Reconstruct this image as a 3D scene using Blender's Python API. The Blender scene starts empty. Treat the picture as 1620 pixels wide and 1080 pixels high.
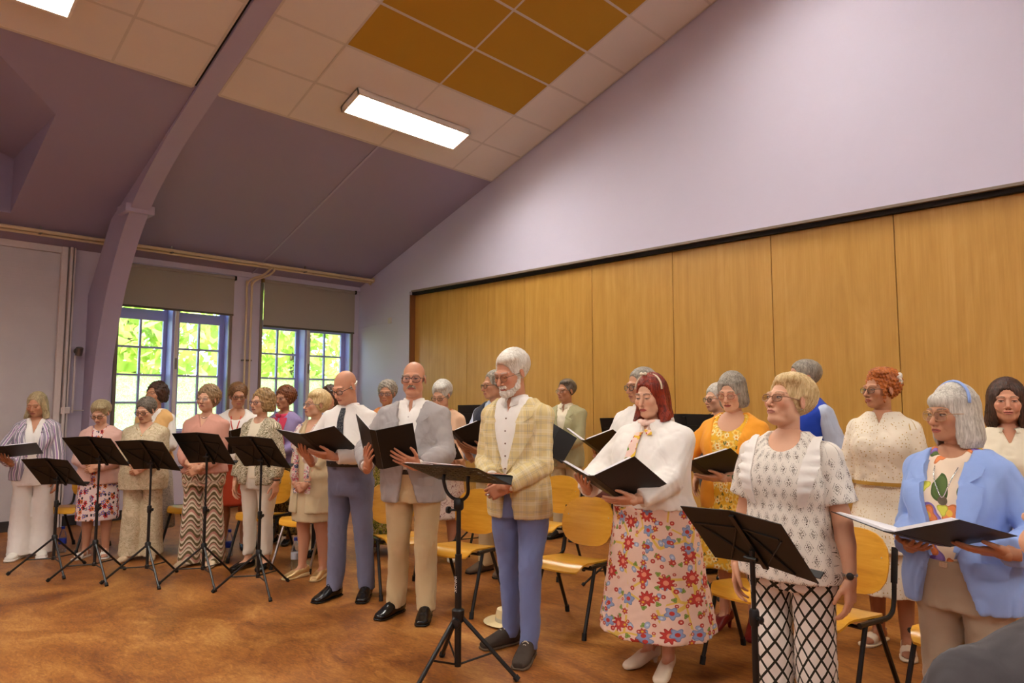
import bpy, bmesh, math, random
import numpy as np
from mathutils import Vector, Matrix

C = bpy.context.scene.collection
PI = math.pi
rnd = random.Random(7)

# ------------------------------------------------------------------ camera, sky, sun, exposure
scn = bpy.context.scene
EYE = 1.5
cam_d = bpy.data.cameras.new('camera')
cam_d.sensor_width = 36.0
cam_d.lens = 1109.0 / 1620.0 * 36.0
cam_d.clip_start = 0.05
cam_o = bpy.data.objects.new('camera', cam_d)
C.objects.link(cam_o)
cam_o.location = (0, 0, EYE)
cam_o.rotation_euler = (math.radians(90 + 4.95), 0, math.radians(44.1))
scn.camera = cam_o

world = bpy.data.worlds.new('sky')
scn.world = world
world.use_nodes = True
wn = world.node_tree
bg = wn.nodes['Background']
sky = wn.nodes.new('ShaderNodeTexSky')
sky.sky_type = 'NISHITA'
sky.sun_disc = False
sky.sun_elevation = math.radians(55)
sky.sun_rotation = math.radians(100)
wn.links.new(sky.outputs[0], bg.inputs[0])
bg.inputs[1].default_value = 0.9

sun_d = bpy.data.lights.new('sun', 'SUN')
sun_d.energy = 13.0
sun_d.angle = 0.01
sun_d.color = (1.0, 0.95, 0.86)
sun_o = bpy.data.objects.new('sun', sun_d)
C.objects.link(sun_o)
sun_o.rotation_euler = (math.radians(35), 0, math.radians(75))

LAMP = 48.0
LAMP_COL = (1.0, 0.955, 0.87)

scn.view_settings.view_transform = 'Standard'
scn.view_settings.look = 'None'
scn.view_settings.gamma = 1.0
scn.view_settings.use_curve_mapping = False
scn.view_settings.exposure = 0.70

# ------------------------------------------------------------------ materials
class NT:
    """small helper around a material's node tree"""
    def __init__(self, name):
        self.m = bpy.data.materials.new(name)
        self.m.use_nodes = True
        self.t = self.m.node_tree
        self.p = self.t.nodes['Principled BSDF']
        self.out = self.t.nodes['Material Output']
    def n(self, typ, ins=None, **props):
        nd = self.t.nodes.new('ShaderNode' + typ)
        for k, v in props.items():
            setattr(nd, k, v)
        for k, v in (ins or {}).items():
            self.put(nd.inputs[k], v)
        return nd
    def put(self, sock, v):
        if isinstance(v, bpy.types.NodeSocket):
            self.t.links.new(v, sock)
        else:
            if isinstance(v, (tuple, list)) and len(v) == 3 and sock.type == 'RGBA':
                v = (*v, 1)
            sock.default_value = v
    def math(self, op, a, b=None, c=None, clamp=False):
        nd = self.n('Math', operation=op, use_clamp=clamp)
        for i, v in enumerate((a, b, c)):
            if v is not None:
                self.put(nd.inputs[i], v)
        return nd.outputs[0]
    def mix(self, f, a, b):
        nd = self.n('MixRGB')
        self.put(nd.inputs[0], f); self.put(nd.inputs[1], a); self.put(nd.inputs[2], b)
        return nd.outputs[0]
    def ramp(self, f, stops, interp='LINEAR'):
        nd = self.n('ValToRGB')
        r = nd.color_ramp
        r.interpolation = interp
        while len(r.elements) < len(stops):
            r.elements.new(0.5)
        for e, (pos, c) in zip(r.elements, stops):
            e.position = pos
            e.color = (*c, 1) if len(c) == 3 else c
        self.put(nd.inputs[0], f)
        return nd.outputs[0]
    def attr(self, name, out='Vector'):
        return self.n('Attribute', attribute_name=name).outputs[out]
    def obj(self):
        return self.n('TexCoord').outputs['Object']
    def mapv(self, v, scale=(1, 1, 1), rot=(0, 0, 0), loc=(0, 0, 0)):
        nd = self.n('Mapping')
        self.put(nd.inputs['Vector'], v)
        nd.inputs['Scale'].default_value = scale
        nd.inputs['Rotation'].default_value = rot
        nd.inputs['Location'].default_value = loc
        return nd.outputs[0]
    def noise(self, v, scale, detail=3, rough=0.5, dist=0.0, out=0):
        nd = self.n('TexNoise')
        self.put(nd.inputs['Vector'], v)
        nd.inputs['Scale'].default_value = scale
        nd.inputs['Detail'].default_value = detail
        nd.inputs['Roughness'].default_value = rough
        nd.inputs['Distortion'].default_value = dist
        return nd.outputs[out]
    def vor(self, v, scale, feature='F1', rand=1.0):
        nd = self.n('TexVoronoi', feature=feature)
        self.put(nd.inputs['Vector'], v)
        nd.inputs['Scale'].default_value = scale
        nd.inputs['Randomness'].default_value = rand
        return nd
    def bump(self, h, strength=0.3, dist=0.01):
        nd = self.n('Bump')
        nd.inputs['Strength'].default_value = strength
        nd.inputs['Distance'].default_value = dist
        self.put(nd.inputs['Height'], h)
        self.put(self.p.inputs['Normal'], nd.outputs[0])
    def base(self, c, rough=0.6, metal=0.0, spec=None):
        self.put(self.p.inputs['Base Color'], c)
        self.put(self.p.inputs['Roughness'], rough)
        self.p.inputs['Metallic'].default_value = metal
        if spec is not None:
            self.p.inputs['Specular IOR Level'].default_value = spec
        return self

def srgb(r, g, b):
    f = lambda c: c / 12.92 if c <= 0.04045 else ((c + 0.055) / 1.055) ** 2.4
    return tuple(f(x / 255.0) for x in (r, g, b))

_mc = {}
def plain(name, col, rough=0.6, metal=0.0, var=0.06, scale=30, bump=0.0, spec=None):
    """a plain surface with a slight procedural variation"""
    if name in _mc:
        return _mc[name]
    t = NT(name)
    v = t.obj()
    nz = t.noise(v, scale, 3)
    dk = tuple(c * (1 - var) for c in col); lt = tuple(min(1, c * (1 + var)) for c in col)
    t.base(t.mix(nz, dk, lt), rough, metal, spec)
    if bump:
        t.bump(t.noise(v, scale * 4, 2), bump, 0.004)
    _mc[name] = t.m
    return t.m

# ------------------------------------------------------------------ mesh helpers
def link(name, me, mat=None, parent=None, kind=None):
    o = bpy.data.objects.new(name, me)
    C.objects.link(o)
    if mat is not None and not me.materials:
        for m in (mat if isinstance(mat, (list, tuple)) else [mat]):
            me.materials.append(m)
    if parent is not None:
        o.parent = parent
    if kind:
        o['kind'] = kind
    return o

def thing(name, label, cat, loc=(0, 0, 0), rz=0.0, group=None):
    o = bpy.data.objects.new(name, None)
    C.objects.link(o)
    o.location = loc
    o.rotation_euler = (0, 0, rz)
    o.empty_display_size = 0.1
    tag(o, label, cat, group)
    return o

def tag(o, label, cat, group=None):
    o['label'] = label
    o['category'] = cat
    if group:
        o['group'] = group
    return o

def dup(root, loc, rz, label=None, group=None):
    r = root.copy(); C.objects.link(r)
    r.location = loc; r.rotation_euler = (0, 0, rz)
    if label: r['label'] = label
    if group: r['group'] = group
    for ch in list(root.children):
        c = ch.copy(); C.objects.link(c); c.parent = r
        for g in ch.children:
            d = g.copy(); C.objects.link(d); d.parent = c
    return r

class MB:
    """collects shapes into one mesh"""
    def __init__(self):
        self.b = bmesh.new()
    def box(self, lo, hi, M=None, bev=0.0):
        r = bmesh.ops.create_cube(self.b, size=1.0)
        vs = r['verts']
        for v in vs:
            v.co = Vector([lo[i] + (v.co[i] + 0.5) * (hi[i] - lo[i]) for i in range(3)])
        if bev:
            es = list({e for v in vs for e in v.link_edges})
            rr = bmesh.ops.bevel(self.b, geom=es, offset=bev, segments=1, affect='EDGES', profile=0.5)
            vs = list({v for f in rr['faces'] for v in f.verts} | {v for v in vs if v.is_valid})
        if M is not None:
            for v in vs:
                v.co = M @ v.co
        return self
    def tube(self, pts, r, n=8, caps=True):
        pts = [Vector(p) for p in pts]
        rr = r if isinstance(r, (list, tuple)) else [r] * len(pts)
        rings = []
        prev = None
        for i, p in enumerate(pts):
            if i == 0: d = pts[1] - p
            elif i == len(pts) - 1: d = p - pts[i - 1]
            else: d = (pts[i + 1] - p).normalized() + (p - pts[i - 1]).normalized()
            d.normalize()
            if prev is None:
                a = Vector((0, 0, 1)) if abs(d.z) < 0.9 else Vector((1, 0, 0))
                u = d.cross(a).normalized()
            else:
                u = (prev - d * prev.dot(d)).normalized()
            prev = u
            w = d.cross(u)
            rings.append([self.b.verts.new(p + (u * math.cos(2 * PI * k / n) + w * math.sin(2 * PI * k / n)) * rr[i]) for k in range(n)])
        for a, b in zip(rings, rings[1:]):
            for k in range(n):
                self.b.faces.new((a[k], a[(k + 1) % n], b[(k + 1) % n], b[k]))
        if caps:
            self.b.faces.new(list(reversed(rings[0]))); self.b.faces.new(rings[-1])
        return self
    def lathe(self, prof, c=(0, 0, 0), n=16, M=None):
        c = Vector(c)
        rings = []
        for (r, z) in prof:
            ring = []
            for k in range(n):
                p = Vector((r * math.cos(2 * PI * k / n), r * math.sin(2 * PI * k / n), z))
                if M is not None: p = M @ p
                ring.append(self.b.verts.new(c + p))
            rings.append(ring)
        for a, b in zip(rings, rings[1:]):
            for k in range(n):
                self.b.faces.new((a[k], a[(k + 1) % n], b[(k + 1) % n], b[k]))
        self.b.faces.new(list(reversed(rings[0]))); self.b.faces.new(rings[-1])
        return self
    def prism(self, poly, fn0, fn1):
        """poly of 2-D points; fn0 / fn1 lift them to the two faces"""
        a = [self.b.verts.new(fn0(*p)) for p in poly]
        b = [self.b.verts.new(fn1(*p)) for p in poly]
        n = len(poly)
        self.b.faces.new(a); self.b.faces.new(list(reversed(b)))
        for k in range(n):
            self.b.faces.new((a[k], b[k], b[(k + 1) % n], a[(k + 1) % n]))
        return self
    def grid(self, P, thick=0.0, nrm=None):
        """P[i][j] points -> sheet; a second layer offset along nrm makes it solid"""
        P = [[Vector(p) for p in row] for row in P]
        def layer(Q, flip):
            V = [[self.b.verts.new(p) for p in row] for row in Q]
            for i in range(len(V) - 1):
                for j in range(len(V[0]) - 1):
                    f = (V[i][j], V[i + 1][j], V[i + 1][j + 1], V[i][j + 1])
                    self.b.faces.new(tuple(reversed(f)) if flip else f)
            return V
        A = layer(P, False)
        if thick:
            ni, nj = len(P), len(P[0])
            Q = []
            for i in range(ni):
                row = []
                for j in range(nj):
                    if nrm is not None:
                        nn = Vector(nrm)
                    else:
                        du = P[min(i + 1, ni - 1)][j] - P[max(i - 1, 0)][j]
                        dv = P[i][min(j + 1, nj - 1)] - P[i][max(j - 1, 0)]
                        nn = du.cross(dv).normalized()
                    row.append(P[i][j] + nn * thick)
                Q.append(row)
            B = layer(Q, True)
            rim = [(i, 0) for i in range(ni)] + [(ni - 1, j) for j in range(1, nj)] + \
                  [(i, nj - 1) for i in range(ni - 2, -1, -1)] + [(0, j) for j in range(nj - 2, 0, -1)]
            for k in range(len(rim)):
                i, j = rim[k]; i2, j2 = rim[(k + 1) % len(rim)]
                self.b.faces.new((A[i2][j2], A[i][j], B[i][j], B[i2][j2]))
        return self
    def mesh(self, name='m', smooth=False, angle=None):
        bmesh.ops.recalc_face_normals(self.b, faces=self.b.faces)
        me = bpy.data.meshes.new(name)
        self.b.to_mesh(me); self.b.free()
        if smooth or angle is not None:
            me.shade_smooth()
            if angle is not None:
                me.set_sharp_from_angle(angle=math.radians(angle))
        return me
    def build(self, name, mat, parent=None, kind=None, smooth=False, angle=None):
        return link(name, self.mesh(name, smooth, angle), mat, parent, kind)

def spline(pts, n=6):
    """Catmull-Rom through points"""
    P = [Vector(p) for p in pts]
    P = [P[0] * 2 - P[1]] + P + [P[-1] * 2 - P[-2]]
    out = []
    for i in range(1, len(P) - 2):
        for k in range(n):
            t = k / n
            a, b, c, d = P[i - 1], P[i], P[i + 1], P[i + 2]
            out.append(0.5 * ((2 * b) + (c - a) * t + (2 * a - 5 * b + 4 * c - d) * t * t + (3 * b - a - 3 * c + d) * t ** 3))
    out.append(P[-2])
    return out

def m_wood(name, lo, mid, hi, axis=2, scale=1.0, rough=0.4):
    t = NT(name)
    sep = {2: (14, 14, 0.55), 0: (0.55, 14, 14), 1: (14, 0.55, 14)}[axis]
    v0 = t.n('VectorMath', {0: t.obj(), 1: t.n('ObjectInfo').outputs['Random']}, operation='ADD').outputs[0]
    rv = t.math('MULTIPLY', t.n('ObjectInfo').outputs['Random'], 37.0)
    cb = t.n('CombineXYZ', {0: rv, 1: rv, 2: rv}).outputs[0]
    v0 = t.n('VectorMath', {0: t.obj(), 1: cb}, operation='ADD').outputs[0]
    v = t.mapv(v0, tuple(s * scale for s in sep))
    g = t.noise(v, 1.0, 5, 0.6, 0.6)
    f = t.noise(t.mapv(v0, tuple(s * scale * (6 if s > 1 else 3) for s in sep)), 1.0, 3, 0.6)
    fl = t.noise(t.mapv(v0, tuple(s * scale * (0.3 if s > 1 else 1.6) for s in sep)), 1.0, 4, 0.6, 2.5)
    h = t.math('ADD', t.math('MULTIPLY', g, 0.45), t.math('ADD', t.math('MULTIPLY', f, 0.25), t.math('MULTIPLY', fl, 0.3)))
    t.base(t.ramp(h, [(0.34, lo), (0.5, mid), (0.66, hi)]), rough, spec=0.4)
    return t.m
# ------------------------------------------------------------------ the room
XW, YB = -9.98, 6.6           # window wall and gable wall
XR, YF = 6.8, -5.0
RIDGE = -1.6
SL = 0.352
def zr(x):
    return 3.41 + SL * (x - XW) if x < RIDGE else 3.41 + SL * (RIDGE - XW) - SL * (x - RIDGE)

# --- surface materials
def m_floor():
    t = NT('marmoleum_floor')
    v = t.obj()
    a = t.noise(t.mapv(v, (1, 1.6, 1), (0, 0, 0.5)), 1.6, 6, 0.62, 1.2)
    b = t.noise(t.mapv(v, (3, 9, 1), (0, 0, -0.3)), 5, 5, 0.65, 1.5)
    c = t.noise(t.mapv(v, (1, 1, 1)), 60, 3, 0.6, 2.0)
    col = t.ramp(t.math('ADD', t.math('MULTIPLY', a, 0.55), t.math('MULTIPLY', b, 0.45)),
                 [(0.36, srgb(98, 54, 24)), (0.46, srgb(140, 84, 36)), (0.54, srgb(166, 108, 48)), (0.64, srgb(190, 138, 74))])
    col = t.mix(t.math('MULTIPLY', c, 0.25), col, srgb(128, 66, 32))
    t.base(col, t.math('MULTIPLY_ADD', b, 0.2, 0.36), spec=0.35)
    t.bump(c, 0.05, 0.003)
    return t.m
def m_paint(name, col, rough=0.75, var=0.05):
    t = NT(name)
    v = t.obj()
    n1 = t.noise(v, 0.9, 4, 0.6)
    n2 = t.noise(v, 120, 2)
    t.base(t.mix(n1, tuple(c * (1 - var) for c in col), tuple(min(1, c * (1 + var)) for c in col)), rough, spec=0.2)
    t.bump(n2, 0.08, 0.002)
    return t.m
def m_brick():
    t = NT('painted_brick')
    v = t.mapv(t.obj(), (1, 1, 1), (0, 0, 0))
    sw = t.n('SeparateXYZ', {0: v}); cb = t.n('CombineXYZ', {0: sw.outputs[1], 1: sw.outputs[2]})
    br = t.n('TexBrick')
    t.put(br.inputs['Vector'], cb.outputs[0])
    br.inputs['Scale'].default_value = 1.0
    br.inputs['Brick Width'].default_value = 0.22
    br.inputs['Row Height'].default_value = 0.066
    br.inputs['Mortar Size'].default_value = 0.006
    br.inputs['Color1'].default_value = (1, 1, 1, 1); br.inputs['Color2'].default_value = (.9, .9, .9, 1); br.inputs['Mortar'].default_value = (0, 0, 0, 1)
    nz = t.noise(v, 4, 4)
    t.base(t.mix(nz, srgb(196, 190, 192), srgb(212, 206, 206)), 0.6)
    t.bump(br.outputs['Color'], 0.25, 0.004)
    return t.m
def m_tile(name, col):
    t = NT(name)
    v = t.obj()
    sp = t.vor(v, 160)
    s = t.math('LESS_THAN', sp.outputs['Distance'], 0.22)
    col2 = tuple(c * 0.86 for c in col)
    t.base(t.mix(t.math('MULTIPLY', s, 0.5), t.mix(t.noise(v, 3, 3), col, tuple(c * 0.95 for c in col)), col2), 0.9, spec=0.1)
    return t.m

M_FLOOR = m_floor()
M_GABLE = m_paint('pale_lavender_paint', srgb(210, 203, 222))
M_CEIL = m_paint('mauve_ceiling_paint', srgb(160, 148, 172))
M_BEAM = m_paint('mauve_beam_paint', srgb(176, 164, 186), 0.55)
M_WALL = m_paint('lilac_wall_paint', srgb(206, 197, 212))
M_BRICK = m_brick()
M_PANEL = m_wood('oak_laminate', srgb(180, 132, 58), srgb(194, 146, 68), srgb(206, 159, 82), 2, 1.0, 0.38)
M_TILE = m_tile('white_ceiling_tile', srgb(226, 214, 202))
M_TILEO = m_tile('mustard_ceiling_tile', srgb(184, 140, 50))
M_BAR = plain('grid_bar_white', srgb(205, 192, 178), 0.5)
M_BLACK = plain('black_fittings_and_shade', srgb(24, 22, 22), 0.8)
M_BASE = plain('dark_skirting', srgb(52, 46, 44), 0.6)
M_LAV = m_paint('lavender_window_paint', srgb(168, 164, 214), 0.4)
M_TRIM = plain('cream_trim_paint', srgb(214, 202, 196), 0.5)
M_TRIMD = plain('aged_trim', srgb(128, 112, 98), 0.5)
M_PIPE = plain('cream_pipe_paint', srgb(222, 200, 160), 0.45)
M_STEEL = plain('dull_steel', srgb(120, 112, 104), 0.4, 0.8)

# --- floor, walls
MB().box((XW - 0.3, YF - 0.2, -0.1), (XR + 0.2, YB + 0.4, 0)).build('floor', M_FLOOR, None, 'structure')

W1 = (2.90, 4.45); W2 = (4.86, 6.50); ZS, ZT = 1.10, 3.29
b = MB()
for y0, y1, z0, z1 in ((W1[0], W1[1], 0, ZS), (W2[0], W2[1], 0, ZS), (W1[0], W1[1], ZT, 3.5), (W2[0], W2[1], ZT, 3.5),
                       (W1[1], W2[0], 0, 3.5), (W2[1], YB + 0.3, 0, 3.5), (2.40, W1[0], 0, 3.5)):
    b.box((XW - 0.3, y0, z0), (XW, y1, z1))
b.build('wall_left', M_WALL, None, 'structure')
MB().box((XW - 0.3, YF, 0), (XW - 0.02, 2.40, 3.5)).build('wall_left_brick', M_BRICK, None, 'structure')
MB().box((XR, YF, 0), (XR + 0.2, YB + 0.3, 3.6)).build('wall_right', M_WALL, None, 'structure')
b = MB()
pf = [(XW, 0), (XR, 0), (XR, zr(XR) + .05), (RIDGE, zr(RIDGE) + .05), (XW, zr(XW) + .05)]
b.prism(pf, lambda x, z: (x, YF - 0.2, z), lambda x, z: (x, YF, z))
b.build('wall_front', M_WALL, None, 'structure')

PX0, PZ = -8.60, 3.20          # the wide recess filled by the sliding wood partition
b = MB()
pf = [(XW, 0), (PX0, 0), (PX0, PZ), (XR, PZ), (XR, zr(XR) + .05), (RIDGE, zr(RIDGE) + .05), (XW, zr(XW) + .05)]
b.prism(pf, lambda x, z: (x, YB, z), lambda x, z: (x, YB + 0.14, z))
wall_back = b.build('wall_back', M_GABLE, None, 'structure')
MB().box((XW, YB + 0.2, 0), (XR, YB + 0.34, PZ + 0.4)).build('wall_back_core', M_WALL, wall_back)
MB().box((PX0, YB + 0.05, PZ - 0.05), (XR, YB + 0.135, PZ - 0.001)).build('top_track', M_BLACK, wall_back)
MB().box((PX0 + .06, YB - 0.012, PZ - 0.012), (XR, YB + 0.03, PZ + 0.012)).build('track_trim', M_TRIMD, wall_back)
x = PX0 + 0.005
xs = [PX0 + .004, -7.39, -6.26] + [-6.26 + 1.113 * k for k in range(1, 12)]
pm = None
for i in range(len(xs) - 1):
    b = MB().box((xs[i] + 0.003, YB + 0.10, 0.015), (xs[i + 1] - 0.003, YB + 0.14, PZ - 0.05), bev=0.003)
    b.build('panel', M_PANEL, wall_back)
MB().box((PX0 + .002, YB + 0.002, 0), (PX0 + .022, YB + 0.10, PZ - .05)).build('jamb', plain('jamb_brown', srgb(120, 72, 34), .5), wall_back)

# --- skirting
MB().box((XW - .02, YF, 0), (XW + 0.005, 2.42, 0.12)).build('baseboard_left', M_BASE, None, 'structure')
MB().box((XW, 2.42, 0), (XW + 0.02, YB, 0.12)).build('baseboard_window', M_BASE, None, 'structure')
MB().box((XW, YB - 0.02, 0), (PX0, YB, 0.12)).build('baseboard_back', M_BASE, None, 'structure')

# --- sloping ceiling with the dormer on its lower part
XT = -6.76
DY0, DY1, DXA, DXB = -0.12, 1.62, -9.4, -7.63
DYC = (DY0 + DY1) / 2
bm_ = bmesh.new()
def face(*pts):
    bm_.faces.new([bm_.verts.new(p) for p in pts])
P = lambda x, y: (x, y, zr(x))
face(P(XW - .3, DY1), P(XT, DY1), P(XT, YB), P(XW - .3, YB))
face(P(XW - .3, YF), P(XT, YF), P(XT, DY0), P(XW - .3, DY0))
face(P(XW - .3, DY0), P(DXA, DY0), P(DXA, DY1), P(XW - .3, DY1))
face(P(DXB, DY1), P(XT, DYC), P(XT, DY1))
face(P(DXB, DY0), P(XT, DY0), P(XT, DYC))
ze = zr(DXB); zg = zr(XT)
face((DXA, DY1, zr(DXA)), (DXB, DY1, ze), (DXA, DY1, ze))                 # dormer cheeks
face((DXA, DY0, zr(DXA)), (DXB, DY0, ze), (DXA, DY0, ze))
face((DXA, DY1, ze), (DXB, DY1, ze), (XT, DYC, zg), (DXA, DYC, zg))       # dormer slopes
face((DXA, DY0, ze), (DXB, DY0, ze), (XT, DYC, zg), (DXA, DYC, zg))
face((DXA, DY0, zr(DXA)), (DXA, DY1, zr(DXA)), (DXA, DY1, ze), (DXA, DYC, zg), (DXA, DY0, ze))
g = 0.035                                                                  # boards behind the tiles
face((XT, YF, zr(XT)), (XT, YB, zr(XT)), (XT, YB, zr(XT) + .10), (XT, YF, zr(XT) + .10))
face((XT, YF, zr(XT) + .10), (RIDGE, YF, zr(RIDGE) + .10), (RIDGE, YB, zr(RIDGE) + .10), (XT, YB, zr(XT) + .10))
face((RIDGE, YF, zr(RIDGE)), (XR + .1, YF, zr(XR + .1)), (XR + .1, YB, zr(XR + .1)), (RIDGE, YB, zr(RIDGE)))
face((RIDGE, YF, zr(RIDGE)), (RIDGE, YB, zr(RIDGE)), (RIDGE, YB, zr(RIDGE) + .1), (RIDGE, YF, zr(RIDGE) + .1))
me = bpy.data.meshes.new('ceiling'); bm_.to_mesh(me); bm_.free()
ceiling = link('ceiling', me, M_CEIL, None, 'structure')
# board joint in the mauve slope
MB().prism([(4.70, 0), (4.725, 0), (4.725, 1), (4.70, 1)],
           lambda y, s: (XW + .02 + s * (XT - XW - .03), y, zr(XW + .02 + s * (XT - XW - .03)) - .001),
           lambda y, s: (XW + .02 + s * (XT - XW - .03), y, zr(XW + .02 + s * (XT - XW - .03)) - .012)).build('batten', M_BEAM, ceiling)
# black strips standing for shade between the tile field and the gable wall / beam
for y0, y1 in ((YB - 0.03, YB - 0.001), (2.54, 2.579), (2.781, 2.80)):
    MB().prism([(y0, 0), (y1, 0), (y1, 1), (y0, 1)],
               lambda y, s: (XT + s * (RIDGE - XT), y, zr(XT + s * (RIDGE - XT)) + .01),
               lambda y, s: (XT + s * (RIDGE - XT), y, zr(XT + s * (RIDGE - XT)) + .03)).build('shade_strip', M_BLACK, ceiling)
# tiles, each one its own piece
ROWX = [XT + 0.5555 * k for k in range(0, 10)]
COLS_A = [2.80, 3.535, 4.71, 5.865, YB - 0.03]
COLS_B = [2.54, 1.84, 0.665, -0.51, -1.685, -2.86, -4.035, YF]
def tile(x0, x1, y0, y1, m, drop):
    b = MB()
    q = 0.011
    x0 += q; x1 -= q; y0 += q; y1 -= q
    b.prism([(x0, y0), (x1, y0), (x1, y1), (x0, y1)], lambda x, y: (x, y, zr(x) - drop), lambda x, y: (x, y, zr(x) - drop + 0.02))
    b.build('ceiling_tile', m, ceiling)
for cols in (COLS_A, COLS_B):
    for j in range(len(cols) - 1):
        y0, y1 = sorted((cols[j], cols[j + 1]))
        for i in range(len(ROWX) - 1):
            orange = cols is COLS_A and j in (1, 2) and 2 <= i <= 6
            tile(ROWX[i], ROWX[i + 1], y0, y1, M_TILEO if orange else M_TILE, 0.012 if orange else 0.012)
    ya, yb = min(cols), max(cols)
    for i in range(len(ROWX)):
        xx = ROWX[i]
        w = 0.012
        MB().prism([(xx - w, ya), (xx + w, ya), (xx + w, yb), (xx - w, yb)], lambda x, y: (x, y, zr(x) - .014), lambda x, y: (x, y, zr(x) + .01)).build('grid_bar', M_BAR, ceiling)
    for yy in cols:
        w = 0.012
        MB().prism([(ROWX[0], yy - w), (ROWX[-1], yy - w), (ROWX[-1], yy + w), (ROWX[0], yy + w)], lambda x, y: (x, y, zr(x) - .0135), lambda x, y: (x, y, zr(x) + .01)).build('grid_bar', M_BAR, ceiling)

# --- curved arch beam
BY0, BY1 = 2.58, 2.78
inner = [(-9.70, 0.0), (-9.68, 0.8), (-9.64, 1.47), (-9.58, 1.9), (-9.46, 2.30), (-9.27, 2.75), (-9.02, 3.15), (-8.72, 3.50), (-8.36, 3.80), (-7.95, 4.03), (-7.50, 4.24), (-7.02, 4.42), (-6.6, 4.575), (-6.0, 4.785), (-5.0, 5.13), (-3.4, 5.69), (RIDGE, 6.325)]
inn = [(p.x, p.y) for p in spline([(a, c, 0) for a, c in inner], 4)]
outer = [(RIDGE, zr(RIDGE) + .06), (-6.0, zr(-6.0) + .06), (-8.0, zr(-8.0) + .03), (XW, zr(XW)), (XW, 1.5), (XW, 0)]
b = MB()
V0 = [b.b.verts.new((a, BY0, c)) for a, c in inn]; V1 = [b.b.verts.new((a, BY1, c)) for a, c in inn]
def outp(a, c):
    return (max(XW, a - 0.55) if c < 3.2 else a - 0.35 if c < 4.4 else a, c)
O0, O1 = [], []
for a, c in inn:
    if a < -9.2: q = (XW, min(c, 3.38))
    else:
        q = (a, zr(a) + 0.03)
    O0.append(b.b.verts.new((q[0], BY0, q[1]))); O1.append(b.b.verts.new((q[0], BY1, q[1])))
for k in range(len(inn) - 1):
    b.b.faces.new((V0[k], V0[k + 1], V1[k + 1], V1[k]))
    b.b.faces.new((V0[k], O0[k], O0[k + 1], V0[k + 1])); b.b.faces.new((V1[k], V1[k + 1], O1[k + 1], O1[k]))
bmesh.ops.recalc_face_normals(b.b, faces=b.b.faces)
beam = b.build('trim_arch_beam', M_BEAM, None, 'structure')
# purlin ends where the beam passes the wall plate
zc = 3.70
MB().box((-8.80, BY0 - .055, zc - .05), (-8.50, BY1 + .055, zc + .05), bev=.006).build('beam_collar', M_BEAM, beam)

# posts beside the brick bay and at the window edges
for i, (y0, y1, d) in enumerate(((2.26, 2.33, .05), (2.345, 2.375, .09), (2.39, 2.41, .07))):
    MB().box((XW - .02, y0, 0), (XW + d, y1, 3.42), bev=.004).build(f'trim_{i + 1}', M_TRIM, None, 'structure')
MB().box((XW, 2.80, 3.345), (XW + .03, YB, 3.42)).build('trim_4', M_WALL, None, 'structure')
MB().box((XW - .02, YF, 3.34), (XW + .03, 2.30, 3.43)).build('trim_5', M_TRIM, None, 'structure')

# --- windows
M_GLASS = None
def m_glass(name, frost):
    t = NT(name)
    tr = t.n('BsdfTransparent', {0: (0.96, 0.98, 0.96)})
    gl = t.n('BsdfGlossy', {0: (1, 1, 1), 1: 0.03})
    mx = t.n('MixShader', {0: 0.06, 1: tr.outputs[0], 2: gl.outputs[0]})
    if frost:
        v = t.obj()
        nz = t.noise(v, 26, 2, 0.5, 2.5)
        bm = t.n('Bump', {'Strength': 0.6, 'Distance': 0.03, 'Height': nz})
        tl = t.n('BsdfTranslucent', {0: t.mix(t.ramp(nz, [(0.42, (0, 0, 0)), (0.58, (1, 1, 1))]), srgb(226, 232, 176), srgb(252, 252, 232))})
        t.put(tl.inputs['Normal'], bm.outputs[0])
        mx = t.n('MixShader', {0: 0.85, 1: mx.outputs[0], 2: tl.outputs[0]})
    t.t.links.new(mx.outputs[0], t.out.inputs['Surface'])
    return t.m
M_CLEAR = m_glass('clear_glass', False)
M_FROST = m_glass('patterned_frosted_glass', True)
XO = -10.18
ROWZ = [1.12, 1.495, 1.87, 2.245, 2.62]
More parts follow.
